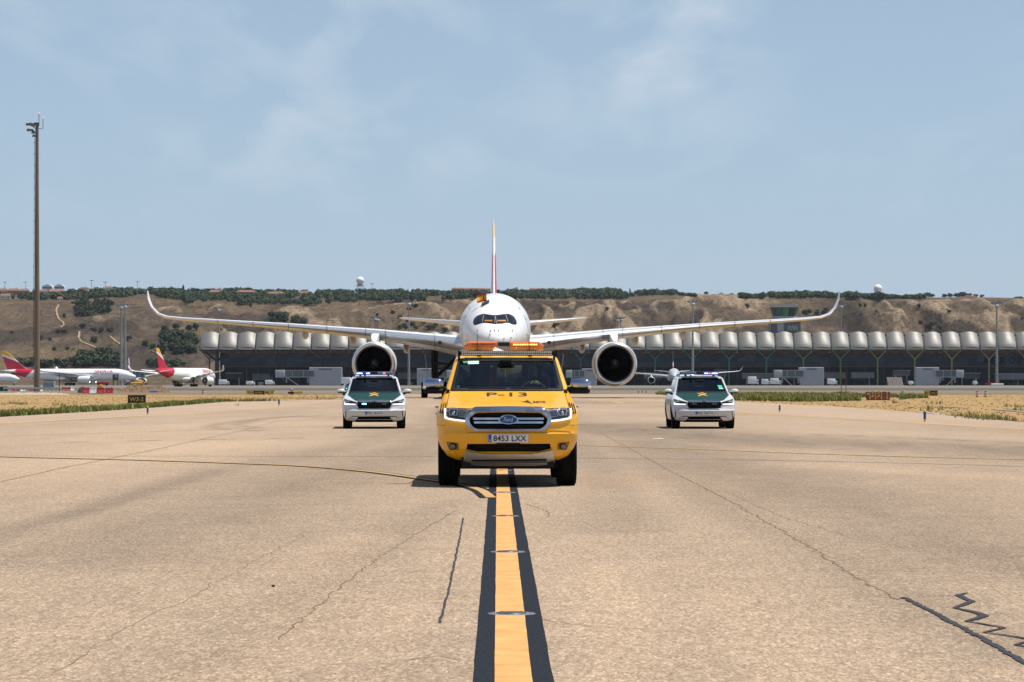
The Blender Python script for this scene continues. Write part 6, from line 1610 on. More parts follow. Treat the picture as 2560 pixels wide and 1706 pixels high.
# glass trim, wipers, stickers
surf_plate('cowl', pp([(384, 578), (1482, 578), (1478, 556), (1300, 552), (570, 552), (390, 556)]), sp.surf, .006, .01, BLACK, pick, .06)
surf_plate('windscreen_header', pp([(468, 262), (1388, 262), (1394, 288), (462, 288)]), sp.surf, .004, .008, BLACK, pick, .06)
for f_ in ((lambda P: P), sym):
    surf_plate('windscreen_border', pp(f_([(384, 576), (466, 276), (488, 276), (428, 540), (428, 556), (412, 576)])), sp.surf, .005, .006, BLACK, pick, .05)
surf_plate('sticker', pp([(560, 320), (668, 318), (668, 288), (560, 290)]), sp.surf, .006, .002, M('sticker_mint', (.45, .72, .60), .5), pick, .06)
surf_plate('sticker', pp([(512, 308), (556, 306), (556, 292), (514, 294)]), sp.surf, .006, .002, M('sticker_green', (.05, .35, .18), .5), pick, .06)
for P in ([(560, 556), (760, 548), (930, 552)], [(980, 556), (1180, 549), (1340, 554)]):
    Q = [pconv(*p) for p in P]; MB().tube([(x, sp.surf(x, z) - .02, z) for x, z in Q], .010, 6).build('wiper', BLACK, pick)
# mirrors
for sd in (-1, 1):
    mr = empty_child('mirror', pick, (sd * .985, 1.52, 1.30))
    a = MB(); a.rbox((0, 0, .028), (.27, .15, .14), .062, 4, rx=-.5); a.build('mirror_cap', M('sky_tinted_chrome', (.40, .47, .60), .10, 1.0), mr, 50)  # blue of the reflected sky put into the cap's chrome colour
    a = MB(); a.rbox((-sd * .005, .0, -.062), (.262, .15, .072), .034, 3); a.build('mirror_base', BLACK, mr, 50)
    MB().rbox((-sd * .135, .02, -.05), (.10, .08, .09), .02, 2).build('mirror_arm', BLACK, mr, 40)
    MB().rbox((sd * .118, -.055, -.018), (.05, .07, .042), .018, 2).build('indicator', M('clear_grey', (.62, .60, .58), .15), mr, 40)
    for y_, z_ in ((1.95, 1.02), (2.05, .93)) if sd < 0 else ((1.95, 1.02),):
        MB().rbox((sd * .945, y_, z_), (.05, .16, .03), .012, 2).build('door_handle', CHROME, pick, 40)
for x in (-.775, .775):
    for y in (.92, 4.14): wheel(pick, x, y, .375, .265, M('pickup_alloy', (.35, .35, .36), .3, .8))
MB().box((0, 1.7, .33), (1.2, 2.8, .16)).build('chassis', BLACK, pick)
MB().box((0, 4.2, .38), (1.1, 1.9, .2)).build('rear_chassis', BLACK, pick)
MB().rbox((0, .66, .285), (1.30, .5, .11), .02, 1).build('under_tray', M('under_black', (.004, .004, .004), .95, spec=.1), pick)
MB().tube([(-.7, .92, .36), (.7, .92, .36)], .05, 8).build('front_axle', BLACK, pick)
MB().tube([(-.7, 4.14, .36), (.7, 4.14, .36)], .06, 8).build('rear_axle', BLACK, pick)
# roof gear: work-light bar, amber beacon bar, fin antenna, whips
lb = empty_child('work_light_bar', pick, (0, 2.14, 1.748))
MB().rbox((0, .03, 0), (1.27, .07, .068), .008, 1).build('housing', BLACK, lb)
ld = MB()
for k in range(44):
    for r_ in (-.015, .015): ld.lathe([(.0128, .006), (.0115, -.004), (.002, -.007)], (-.60 + k * 1.2 / 43, -.012, r_), 'Y', 6)
tag(ld.build('led_lenses', M('led_lens', (.80, .76, .66), .25, .2), lb), kind='stuff')
MB().box((0, -.007, 0), (1.235, .006, .058)).build('lens_backing', M('led_back', (.09, .085, .075), .5), lb)
for sd in (-1, 1): MB().rbox((sd * .648, .05, -.035), (.03, .06, .14), .008, 1).build('bracket', BLACK, lb)
ab = empty_child('beacon_bar', pick, (-.035, 2.78, 1.855))
AMB = M('amber_lens', (.62, .135, .004), .12, var=.18, vscale=9, coat=.5); AMB2 = M('amber_lower_lens', (.70, .26, .02), .15, var=.2, vscale=14, coat=.5)
for sd in (-1, 1):
    P = [(sd * .085, .03), (sd * .545 if sd < 0 else .545, .03), (sd * .565, -.012), (sd * .50, .062)]
    a = MB(); ring = lambda x, k, h=1: [(x, -.13 * k, -.012), (x, -.14 * k, .0), (x, -.135 * k, -.012 + .052 * h), (x, -.09 * k, -.012 + .074 * h), (x, .09 * k, -.012 + .074 * h), (x, .135 * k, -.012 + .052 * h), (x, .14 * k, 0), (x, .13 * k, -.012)]
    a.rings([ring(sd * .085, 1), ring(sd * .47, 1), ring(sd * .49, 1, .95), ring(sd * .535, .8, .45), ring(sd * .553, .6, .25)]); ln = a.build('lens', AMB, ab, 30)
    a = MB(); ring = lambda x, k: [(x, -.13 * k, -.058), (x, -.138 * k, -.05), (x, -.135 * k, -.014), (x, .135 * k, -.014), (x, .138 * k, -.05), (x, .13 * k, -.058)]
    a.rings([ring(sd * .085, 1), ring(sd * .47, 1), ring(sd * .52, .85), ring(sd * .548, .5)]); a.build('lower_lens', AMB2, ab, 30)
    if sd > 0:
        lm = M('amber_led_lit', (1, .7, .2), .3, emit=(1, .62, .12), estr=1.3)
        for k in range(11): MB().sphere((.14 + k * .031, -.142, .018), (.013, .01, .012), 8, 6).build('led', lm, ln, 60)
    else:
        for k in range(12): MB().box((-.14 - k * .026, -.1425, .020), (.017, .004, .022)).build('led', M('amber_led_off', (.30, .075, .004), .3), ln)
    for k in range(3): MB().sphere((sd * (.16 + .13 * k), -.141, -.036), (.022, .006, .012), 8, 6).build('reflector', M('amber_gold', (.85, .45, .05), .15, .5), ab, 60)
MB().box((0, 0, .0), (.168, .24, .112)).build('frame', M('frame_grey', (.3, .29, .28), .4, .5), ab)
MB().box((0, -.124, .022), (.15, .012, .05)).build('display', M('display_black', (.006, .005, .005), .4), ab)
MB().box((0, 0, -.065), (.96, .2, .014)).build('base', STEEL, ab)
for x in (-.48, .42): MB().box((x, 0, -.10), (.05, .12, .075)).build('foot', BLACK, ab)
MB().tube([(.43, -.12, -.08), (.47, -.13, -.02), (.445, -.13, -.06), (.41, -.12, -.1)], .006, 5).build('cable', BLACK, ab)
fa = empty_child('fin_antenna', pick, (-.08, 2.46, 1.735))
a = MB()
a.rings([[(-.115 + .0, -.05, .0), (.115, -.05, .0), (.115, .05, 0), (-.115, .05, 0)], [(-.112, -.045, .035), (.112, -.045, .018), (.112, .045, .018), (-.112, .045, .035)], [(-.105, -.022, .06), (.06, -.022, .045), (.06, .022, .045), (-.105, .022, .06)], [(-.078, -.008, .105), (-.045, -.008, .092), (-.045, .008, .092), (-.078, .008, .105)]])
a.build('fin', WHITE, fa, 40); MB().box((.01, -.0515, .012), (.07, .002, .014)).build('label', M('label_yellow', (.8, .6, .05), .5), fa)
for px in (655, 1165):
    x = (px / 3.92 + 1030 - PX0) * 39.6 / F; MB().tube([(x, 2.6, 1.74), (x, 2.6, 1.79)], .022, 8).build('antenna_base', BLACK, pick); MB().tube([(x, 2.6, 1.78), (x, 2.62, 2.02)], .0045, 5).build('whip_antenna', BLACK, pick)
for x in (-.36, .33): MB().box((x, 2.5, 1.748), (.05, .5, .025)).build('roof_rail', BLACK, pick)
# cabin
DK = M('cabin_dark', (.018, .019, .020), .7, var=.2); DK2 = M('cabin_grey', (.05, .052, .055), .7)
a = MB(); a.rings([[(-.74, 1.42, .95), (.74, 1.42, .95), (.74, 1.42, 1.19), (-.74, 1.42, 1.19)], [(-.76, 1.75, .8), (.76, 1.75, .8), (.76, 1.75, 1.235), (-.76, 1.75, 1.235)], [(-.76, 1.9, .8), (.76, 1.9, .8), (.76, 1.9, 1.215), (-.76, 1.9, 1.215)]]); a.build('dashboard', DK, pick, 30)
MB().rbox((-.01, 1.86, 1.245), (.30, .05, .11), .015, 2).build('screen', M('screen_dark', (.01, .012, .016), .2), pick)
MB().rbox((.0, 1.83, 1.275), (.09, .03, .014), .004, 1).build('screen_text', M('screen_glow', (.2, .22, .25), .4), pick)
for sd in (-1, 1): MB().box((sd * .785, 2.3, .93), (.04, 1.9, .66)).build('door_card', DK, pick)
MB().box((0, 2.4, .60), (1.6, 2.3, .05)).build('floor', DK, pick); MB().box((0, 3.35, .92), (1.56, .06, .62)).build('rear_panel', DK, pick)
MB().rbox((0, 2.75, 1.685), (1.15, 1.1, .02), .008, 1).build('headliner', M('headliner_grey', (.28, .29, .28), .9), pick)
for sd in (-1, 1):
    st = empty_child('seat', pick, (sd * .36, 2.45, .78))
    MB().rbox((0, 0, 0), (.50, .52, .16), .05, 2).build('cushion', DK, st, 40)
    MB().rbox((0, .30, .34), (.48, .16, .62), .06, 3, rx=-.18).build('backrest', DK, st, 40)
    MB().rbox((0, .37, .735), (.29, .10, .20), .04, 3).build('headrest', DK, st, 40)
    MB().tube([(sd * .33, -.33, .50), (sd * .30, -.2, .62), (sd * .28, 0.15, .80)], .014, 6).build('pillar_trim', M('trim_pale', (.42, .46, .44), .7), st)
MB().rbox((0, 3.12, 1.12), (1.3, .16, .46), .06, 2).build('rear_bench', DK, pick, 40)
MB().rbox((-.01, 1.98, 1.585), (.24, .04, .075), .02, 2).build('rear_view_mirror', BLACK, pick, 40)
MB().rbox((-.01, 1.95, 1.64), (.16, .10, .06), .02, 2).build('sensor_box', BLACK, pick)
sw = empty_child('steering_wheel', pick, (.36, 1.98, 1.18))
MB().tube([(.19 * math.cos(a), .19 * .35 * math.sin(a), .19 * .94 * math.sin(a)) for a in (2 * math.pi * k / 28 for k in range(29))], .015, 8).build('rim', DK2, sw, 60)
MB().rbox((0, .02, 0), (.14, .06, .10), .02, 2).build('hub', DK, sw); MB().box((0, .01, 0), (.36, .02, .035)).build('spoke', DK, sw)
drv = driver((0, 0, 0), 0, 'driver of the yellow pickup in dark clothes, hands on the steering wheel', (0.0, -.50, .30), M('jacket_dark', (.012, .014, .018), .85))
pm = Matrix.Rotation(.010, 4, 'Z'); q = pm @ Vector((.36, 2.47, .86)); drv.location = Vector(pick.location) + q; drv.rotation_euler = (0, 0, .010)
cone = empty('traffic_cone', Vector(pick.location) + pm @ Vector((-.185, 2.72, 1.09)), 0, 'red traffic cone standing inside the pickup behind the windscreen', 'cone')
MB().lathe([(.085, 0), (.06, .22), (.035, .46), (.02, .47)], n=20, caps=True).build('cone_body', M('cone_red', (.80, .09, .05), .5), cone, 40); MB().rbox((0, 0, .012), (.24, .24, .024), .008, 1).build('cone_base', M('cone_red'), cone)

# ---------------------------------------------------------------- police cars
PWH = M('car_white', (.56, .57, .59), .3, var=.03, vscale=2, coat=.3)
PGR = M('bonnet_green', (.001, .038, .034), .45, var=.05, vscale=2, spec=.25)
SX0, SD0 = 935.4, 84.0
SK = [(.19, .78, .42, .70, 2.2, 4.35), (.24, .88, .16, .72, 2.4, 4.5), (.27, .905, .10, .72, 2.5, 4.55), (.36, .925, .05, .74, 2.6, 4.6), (.50, .938, .0, .74, 2.6, 4.64), (.535, .94, -.02, .74, 2.6, 4.64), (.56, .94, .03, .72, 2.7, 4.64), (.585, .94, .06, .70, 2.7, 4.64), (.70, .94, .075, .70, 2.7, 4.62), (.79, .93, .10, .70, 2.7, 4.6), (.815, .93, .15, .62, 2.6, 4.6), (.85, .925, .28, .50, 2.5, 4.6), (.91, .905, .52, .40, 2.5, 4.58), (.97, .875, .78, .36, 2.8, 4.56), (1.02, .845, 1.02, .34, 3.4, 4.52), (1.05, .82, 1.16, .32, 4.0, 4.5), (1.065, .81, 1.20, .32, 4.2, 4.48), (1.47, .70, 2.02, .26, 4.2, 4.2), (1.50, .68, 2.12, .28, 3.6, 4.15), (1.535, .64, 2.30, .32, 3.2, 4.08), (1.565, .56, 2.55, .34, 3, 3.9), (1.58, .42, 2.85, .34, 3, 3.6)]
ss_ = Shell(SK); ss_.split = 2.55
def mks(part, z, u, s_):
    if part == 'front' and 1.07 < z < 1.46 and abs(u) < .915: return 2
    if part == 'front' and .812 < z < 1.065 and abs(u) < .92: return 1
    if part == 'side' and 1.07 < z < 1.44 and (.04 < s_ < .38 or .42 < s_ < .78): return 3
    if part == 'rear' and 1.1 < z < 1.42 and abs(u) < .8: return 4
    if part == 'bottom' or z < .245: return 5
    return 0
def sconv(px, py):
    y = .1; X, Y = px / 7.842 + 820, py / 7.842 + 900
    for _ in range(8):
        d = SD0 + y; x = (X - SX0) * d / F; z = max(.2, min(H + (HY - Y) * d / F, 1.579)); y = ss_.surf(x, z)
    return x, z
def spp(P): return [sconv(*p) for p in P]
def ssym(P): return sym(P, 905)
CG = glass('police_glass', (.07, .13, .15), ior=1.36)
def police_car(label, plate, lit, loc, rz, detail=True, group='police cars escorting the airliner', sticker=False):
    e = empty('police_car', loc, rz, label, 'police car', group)
    ss_.build(e, mks, [('body', PWH), ('hood', PGR), ('windscreen', CG), ('side_window', SGL), ('rear_window', SGL), ('lower_cladding', BLACK), ('wheel_arch', BLACK)], (.87, 3.64), .40, .52)
    HLM = M('dark_lamp', (.012, .012, .014), .12, coat=.6)
    for f_ in ((lambda P: P), ssym):
        h_ = surf_plate('headlight', spp(f_([(322, 766), (348, 776), (440, 800), (562, 830), (548, 880), (440, 872), (336, 880), (325, 850)])), ss_.surf, .008, .03, HLM, e, .06)
        surf_plate('daytime_lamp', spp(f_([(328, 822), (346, 848), (440, 862), (548, 866), (546, 881), (440, 880), (334, 882), (326, 862)])), ss_.surf, .016, .012, DRL, h_, .06)
        surf_plate('fender_top', spp(f_([(318, 750), (332, 715), (350, 690), (368, 674), (420, 722), (500, 782), (560, 816), (561, 828), (440, 798), (348, 774), (318, 766)])), ss_.surf, .004, 0, PWH, e, .05)
        for c_ in (380, 420, 505): surf_plate('projector', spp(f_(ell(c_, 828 if c_ < 450 else 838, 15, 15, 12))), ss_.surf, .014, .006, M('lamp_amber_grey', (.10, .085, .06), .2, .4), h_, .06)
        surf_plate('side_slot', spp(f_([(348, 1008), (362, 1004), (352, 1145), (336, 1166), (342, 1080)])), ss_.surf, .005, .01, BLACK, e, .06)
        surf_plate('bumper_blade', spp(f_([(412, 1152), (488, 1112), (598, 1116), (560, 1165), (520, 1190), (418, 1186)])), ss_.surf, .016, .03, PWH, e, .06)
        surf_plate('blade_shadow_gap', spp(f_([(404, 1153), (484, 1104), (600, 1106), (600, 1114), (488, 1112), (412, 1153)])), ss_.surf, .010, .01, BLACK, e, .06)
        surf_plate('cheek_panel', spp(f_([(330, 893), (545, 886), (592, 972), (470, 984), (352, 940)])), ss_.surf, .006, .012, PWH, e, .06)
    Go = [(-352, 868), (-318, 806), (-300, 800), (-40, 803), (0, 814), (40, 803), (300, 800), (322, 806), (356, 868), (345, 892), (312, 972), (296, 978), (0, 979), (-296, 978), (-312, 972), (-345, 892)]
    Gi = [(-334, 870), (-306, 818), (-294, 813), (-40, 816), (0, 826), (40, 816), (294, 813), (308, 818), (338, 870), (330, 890), (300, 962), (288, 966), (0, 967), (-288, 966), (-300, 962), (-330, 890)]
    Go = [(905 + x, y) for x, y in Go]; Gi = [(905 + x, y) for x, y in Gi]
    g = surf_plate('grille', spp(Gi), ss_.surf, .004, .02, M('grille_black'), e, .06)
    poly_ring('grille_surround', spp(Go), spp(Gi), ss_.surf, .022, .03, CHROME, e)
    for k in range(12):
        x0 = 640 + 48 * k; surf_plate('grille_fin', spp([(x0, 832), (x0 + 10, 832), (x0 + 12, 956), (x0 + 2, 956)]), ss_.surf, .010, .01, BLACK, g, .08)
    for k, x0 in enumerate((668, 1058)):
        on = lit[0] if k == 0 else lit[1]
        surf_plate('strobe', spp([(x0, 854), (x0 + 86, 854), (x0 + 86, 880), (x0, 880)]), ss_.surf, .018, .012, M('strobe_on', (.2, .7, .9), .2, emit=(.25, .85, 1), estr=3) if on else M('strobe_off', (.03, .10, .12), .2), g, .08)
    surf_plate('lower_intake', spp([(600, 1110), (1225, 1106), (1262, 1150), (1292, 1192), (540, 1192), (560, 1160)]), ss_.surf, .012, .02, M('grille_black'), e, .06)
    surf_plate('chin_line', spp([(520, 1208), (1290, 1208), (1290, 1214), (520, 1214)]), ss_.surf, .012, .01, M('chin_grey', (.35, .36, .38), .4), e, .06)
    x, z0 = sconv(728, 1077); x1, z1 = sconv(1078, 1014); yq = ss_.surf(0, (z0 + z1) / 2) - .03
    np2 = MB().rbox(((x + x1) / 2, yq + .012, (z0 + z1) / 2), (x1 - x, .016, z1 - z0), .005, 1).build('number_plate', M('plate_white'), e)
    MB().box((x + .026, yq + .002, (z0 + z1) / 2), (.046, .004, z1 - z0 - .006)).build('plate_band', M('plate_blue'), np2)
    text_flat('plate_text', plate, .45, .070, ((x + x1) / 2 + .025, yq, (z0 + z1) / 2), M('plate_ink'), np2, off=.002)
    YE_ = M('crest_yellow', (.72, .38, .03), .5)
    cr_ = surf_plate('crest', spp([(808, 708), (812, 700), (972, 658), (990, 660), (986, 668), (820, 713)]), ss_.surf, .004, 0, YE_, e, .05, None)
    surf_plate('crest_sword', spp([(808, 654), (826, 654), (990, 704), (994, 714), (976, 712), (814, 664)]), ss_.surf, .0055, 0, YE_, cr_, .05, None)
    surf_plate('crest_crown', spp([(866, 656), (868, 641), (884, 648), (905, 637), (926, 648), (942, 640), (944, 656), (905, 662)]), ss_.surf, .005, 0, M('crest_orange', (.60, .22, .03), .5), cr_, .05, None)
    surf_plate('badge', spp(ell(905, 776, 24, 12, 14)), ss_.surf, .006, .004, CHROME, e, .05)
    for P in ([(820, 730), (828, 730), (846, 785), (838, 790)], [(968, 735), (974, 735), (966, 788), (958, 790)]):
        surf_plate('hood_crease', spp(P), ss_.surf, .003, 0, M('crease_dark_green', (.004, .05, .035), .4), e, .05, None)
    surf_plate('cowl', spp([(402, 640), (1432, 640), (1428, 622), (410, 622)]), ss_.surf, .005, .008, BLACK, e, .08)
    for f_ in ((lambda P: P), ssym):
        surf_plate('windscreen_border', spp(f_([(404, 638), (482, 372), (496, 372), (438, 612), (436, 638)])), ss_.surf, .004, .005, BLACK, e, .06)
    surf_plate('windscreen_header', spp([(478, 378), (1332, 378), (1328, 364), (484, 364)]), ss_.surf, .004, .005, BLACK, e, .08)
    if sticker:
        stk = surf_plate('sticker', spp([(1226, 500), (1310, 500), (1330, 572), (1250, 572)]), ss_.surf, .006, .002, M('sticker_teal', (.02, .42, .26), .5), e, .08)
        surf_plate('sticker_strip', spp([(1248, 562), (1330, 562), (1334, 576), (1252, 576)]), ss_.surf, .008, .002, M('sticker_mint'), stk, .08)
    for sd in (-1, 1):
        mr = empty_child('mirror', e, (sd * .985, 1.42, 1.085))
        MB().sphere((0, 0, .015), (.125, .09, .068), 18, 10, z0=-.45).build('mirror_cap', PWH, mr, 60)
        MB().sphere((0, .01, 0), (.118, .085, .055), 16, 8).build('mirror_base', BLACK, mr, 60)
        MB().tube([(-sd * .06, .02, -.04), (-sd * .17, .05, -.09)], [.035, .03], 8).build('mirror_arm', BLACK, mr, 40)
        MB().tube([(sd * .60, 2.35, 1.555), (sd * .605, 2.5, 1.592), (sd * .605, 3.5, 1.585), (sd * .59, 3.7, 1.55)], .018, 6).build('roof_rail', BLACK, e)
        MB().rbox((sd * .95, 1.95, .86), (.04, .18, .03), .01, 2).build('door_handle', PWH, e)
    for x in (-.795, .795):
        for y in (.87, 3.64): wheel(e, x, y, .355, .245, M('car_alloy', (.12, .12, .125), .35, .7), 5)
    MB().box((0, 2.3, .26), (1.35, 3.2, .12)).build('chassis', BLACK, e)
    # light bar on the roof
    b_ = empty_child('light_bar', e, (0, 2.32, 1.632))
    BL = M('blue_lens', (.012, .06, .40), .12, var=.2, vscale=9, coat=.5); BC = M('grey_blue_lens', (.10, .19, .30), .12, var=.2, vscale=9, coat=.5)
    for sd, k in ((-1, 0), (1, 1)):
        a = MB(); rg = lambda x, q: [(x, -.13 * q, -.042), (x, -.14 * q, -.02), (x, -.135 * q, .03), (x, -.1 * q, .042), (x, .1 * q, .042), (x, .135 * q, .03), (x, .14 * q, -.02), (x, .13 * q, -.042)]
        a.rings([rg(sd * .10, 1), rg(sd * .48, 1), rg(sd * .545, .8), rg(sd * .555, .6)]); ln = a.build('lens', BL if lit[2 + k] else BC, b_, 30)
        for q, (x0, x1_) in enumerate(((.14, .24), (.26, .32), (.36, .53))):
            red = q == 1
            on = lit[2 + k]
            mt = (M('strobe_red', (1, .2, .25), .3, emit=(1, .08, .14), estr=5.0) if red else M('strobe_white', (.7, .75, 1), .3, emit=(.45, .52, 1), estr=5.0)) if ((on and not (red and sd < 0)) or (red and sd > 0 and lit[4])) else M('strobe_dim', (.10, .14, .20), .25)
            MB().rbox((sd * (x0 + x1_) / 2, -.138, -.006), (x1_ - x0, .02, .026), .006, 1).build('strobe', mt, ln)
    MB().box((0, -.02, 0), (.18, .22, .08)).build('speaker', M('speaker_dark', (.03, .015, .012), .5), b_)
    MB().box((0, 0, .045), (1.06, .2, .008)).build('top_plate', M('bar_grey', (.30, .34, .40), .4), b_)
    for x in (-.42, .42): MB().box((x, 0, -.06), (.06, .16, .05)).build('foot', BLACK, b_)
    MB().box((-.28, -.34, -.075), (.05, .05, .05), 0).build('antenna_base', BLACK, e).location = (0, 2.32, 1.632)
    # cabin
    MB().box((0, 1.55, .90), (1.45, .55, .30)).build('dashboard', DK, e); MB().box((0, 2.6, .52), (1.6, 2.3, .05)).build('floor', DK, e)
    for sd in (-1, 1):
        MB().box((sd * .80, 2.5, .78), (.04, 2.0, .5)).build('door_card', DK, e)
        st = empty_child('seat', e, (sd * .38, 2.40, .62))
        MB().rbox((0, 0, 0), (.5, .5, .16), .05, 2).build('cushion', DK, st, 40); MB().rbox((0, .28, .34), (.48, .15, .62), .06, 3, rx=-.18).build('backrest', DK, st, 40); MB().rbox((0, .36, .72), (.28, .1, .2), .04, 3).build('headrest', DK, st, 40)
        MB().tube([(sd * .36, -.4, .52), (sd * .31, -.22, .70), (sd * .28, -.1, .80)], .012, 6).build('pillar_trim', M('trim_pale'), st)
    MB().rbox((0, 3.3, .98), (1.3, .16, .5), .06, 2).build('rear_bench', DK, e, 40); MB().rbox((0, 2.6, 1.50), (1.1, 1.2, .02), .008, 1).build('headliner', DK2, e)
    MB().rbox((0, 1.86, 1.40), (.22, .04, .07), .02, 2).build('rear_view_mirror', BLACK, e)
    sw_ = empty_child('steering_wheel', e, (.38, 1.88, 1.0))
    MB().tube([(.18 * math.cos(a), .18 * .35 * math.sin(a), .18 * .94 * math.sin(a)) for a in (2 * math.pi * k / 24 for k in range(25))], .014, 8).build('rim', DK2, sw_, 60)
    MB().rbox((0, .02, 0), (.14, .06, .10), .02, 2).build('hub', DK, sw_)
    return e
def sdrive(car, label):
    d_ = driver((0, 0, 0), 0, label, (0.0, -.52, .33), M('uniform_green', (.02, .035, .025), .85))
    mm_ = Matrix.Rotation(car.rotation_euler.z, 4, 'Z'); d_.location = Vector(car.location) + mm_ @ Vector((.38, 2.40, .67)); d_.rotation_euler = car.rotation_euler
carL = police_car('white police car with green bonnet and lit grille lamp left of the pickup', 'PGC 5614 G', (True, False, True, False, True), ((SX0 - HX) * SD0 / F, SD0, 0), .045)
carR = police_car('white police car with green bonnet and green windscreen sticker right of the pickup', 'PGC 5527 G', (False, False, False, True, False), ((1761.5 - HX) * SD0 / F, SD0, 0), .0, sticker=True)
sdrive(carL, 'driver of the left police car in dark green uniform'); sdrive(carR, 'driver of the right police car in dark green uniform')
c3 = copy_tree(carL); c3.location = ((872 - HX) * 300 / F, 300, 0); c3.rotation_euler = (0, 0, -.3)
c3['label'] = 'far white police car half hidden behind the left police car'
for ch in c3.children:
    if ch.name.startswith('number_plate'):
        for g_ in list(ch.children):
            if g_.name.startswith('plate_text'): bpy.data.objects.remove(g_, do_unlink=True)
# ================================================================== signs, markers and works on the airfield
SBLK = M('sign_black', (.012, .012, .012), .5); SYEL = M('sign_yellow', (.62, .40, .02), .55, var=.1, vscale=2); SINK = M('sign_ink', (.02, .02, .02), .6); STXT = M('sign_text_yellow', (.60, .40, .06), .6)
def sign(px0, px1, py0, py1, panels, label, d=None):
    d = d or gp(0, py1 + .8).y; s = d / F; w, h_ = (px1 - px0) * s, (py1 - py0) * s
    c = Vector((((px0 + px1) / 2 - HX) * s, d, ZG)); z0 = H + (HY - py1) * s - ZG
    e = empty('taxiway_sign', c, 0, label, 'taxiway sign', 'taxiway signs')
    x = -w / 2
    for frac, txt, dark in panels:
        pw_ = w * frac; cx_ = x + pw_ / 2
        p_ = MB().rbox((cx_, 0, z0 + h_ / 2), (pw_ - .012, .18, h_), .015, 1).build('panel', SBLK if dark else SYEL, e)
        if txt: text_flat('text', txt, pw_ * .78, h_ * .52, (cx_, -.09, z0 + h_ / 2), STXT if dark else SINK, p_, off=.006)
        MB().box((cx_, 0, z0 / 2), (.08, .08, z0 + .02)).build('leg', STEEL, e); x += pw_
    fr = MB(); fr.box((0, 0, z0 + h_ + .015), (w + .03, .2, .03)); fr.build('frame', M('frame_dark', (.05, .05, .05), .5), e)
    return e
sign(319.5, 364.5, 989, 1008, [(1, 'W3-2', True)], 'black taxiway sign reading W3-2 in the grass at left')
sign(616, 686, 977.5, 986.5, [(.26, 'TH', False), (.35, 'A701', True), (.03, '', True), (.36, 'M2 →', False)], 'row of yellow and black taxiway signs left of the police car', d=322)
sign(720, 757, 980.5, 985, [(.4, '', True), (.6, '', False)], 'low black and yellow sign behind the red marker post', d=335)
sign(2310, 2344, 977.5, 989.5, [(.45, 'M1', False), (.55, 'W3-1', True)], 'yellow and black taxiway sign in the grass at far right', d=300)
sign(2091, 2126, 980, 988, [(.43, '', True), (.57, 'M1 W', False)], 'black and yellow taxiway sign behind the brown sign back', d=310)
# back of a big sign: brown panels with white posts
d = gp(0, 999).y; s = d / F; w = 61 * s; h_ = 18 * s
e = empty('sign_back', ((2195 - HX) * s, d, ZG), 0, 'back of a large sign with brown panels, white posts and yellow arrows', 'sign')
BRN = M('brown_sign_back', (.27, .078, .022), .6, var=.12, vscale=1.5); z0 = .12
for k, (a, b_) in enumerate(((0, .165), (.165, .40), (.40, .635), (.635, .87), (.87, 1))):
    p_ = MB().rbox((-w / 2 + w * (a + b_) / 2, 0, z0 + h_ / 2), (w * (b_ - a) - .02, .14, h_), .012, 1).build('panel', BRN, e)
    x = -w / 2 + w * (a + b_) / 2
    if k in (1, 2):
        a_ = MB(); q = .16 * 1
        a_.prism([(x - .10, z0 + h_ * .22), (x - .02, z0 + h_ * .22), (x + .12, z0 + h_ * .42), (x + .12, z0 + h_ * .58), (x - .10, z0 + h_ * .36)], -.082, -.076); a_.prism([(x - .08, z0 + h_ * .62), (x + .12, z0 + h_ * .80), (x + .12, z0 + h_ * .88), (x - .06, z0 + h_ * .84)], -.082, -.076)
        a_.build('arrow', M('arrow_yellow', (.75, .52, .03), .5), p_)
    if k == 0: MB().box((x + .01, -.078, z0 + h_ * .68), (.14, .012, .08)).build('plate', WHITE, p_)
for a in (.165, .40, .635, .87):
    x = -w / 2 + w * a
    g_ = MB(); g_.box((x, -.09, z0 + h_ / 2 - .05), (.035, .04, h_ * 1.02)); g_.box((x, -.10, z0 + h_ * .93), (.14, .03, .06)); g_.box((x, -.10, z0 + h_ * .12), (.14, .03, .06)); g_.build('post', M('post_white', (.6, .57, .52), .5), e)
MB().box((0, .02, .04), (w * .96, .1, .2)).build('base_rail', BRN, e)
# blue and yellow edge marker posts
EB = M('marker_blue', (.008, .10, .30), .5); EY = M('marker_yellow', (.80, .50, .02), .5)
def marker(px, py, label, k=1.0):
    p = gp(px, py); e = empty('edge_marker', (p.x, p.y, -.03), 0, label, 'marker post', 'blue and yellow edge markers')
    MB().lathe([(.036, 0), (.036, .10), (.03, .105)], n=14, caps=True).build('foot', EY, e, 40); MB().lathe([(.042, .095), (.042, .305)], n=14, caps=True).build('sleeve', EB, e, 40); MB().lathe([(.036, .30), (.036, .345), (.025, .36), (.002, .362)], n=14).build('cap', EY, e, 40)
    e.scale = (k, k, k)
marker(369, 1036, 'blue and yellow marker post at the asphalt edge near the W3-2 sign', 1.05)
marker(697.5, 1014, 'blue and yellow marker post at the asphalt edge below the yellow signs', 1.3)
marker(793, 999.5, 'blue and yellow marker post just left of the left police car', 1.2)
marker(1949, 1030, 'blue and yellow marker post to the right of the right police car', 1.05)
marker(2312, 1054, 'large looking blue and yellow marker post at the right edge of the asphalt', 1.2)
for i, (px, py) in enumerate(((1596, 985), (1606, 983), (1615, 985), (1640, 988))):
    marker(px, py, 'tiny marker post left of the right police car, ' + ['leftmost', 'second from left', 'third from left', 'rightmost'][i] + ' of four', 1.3)
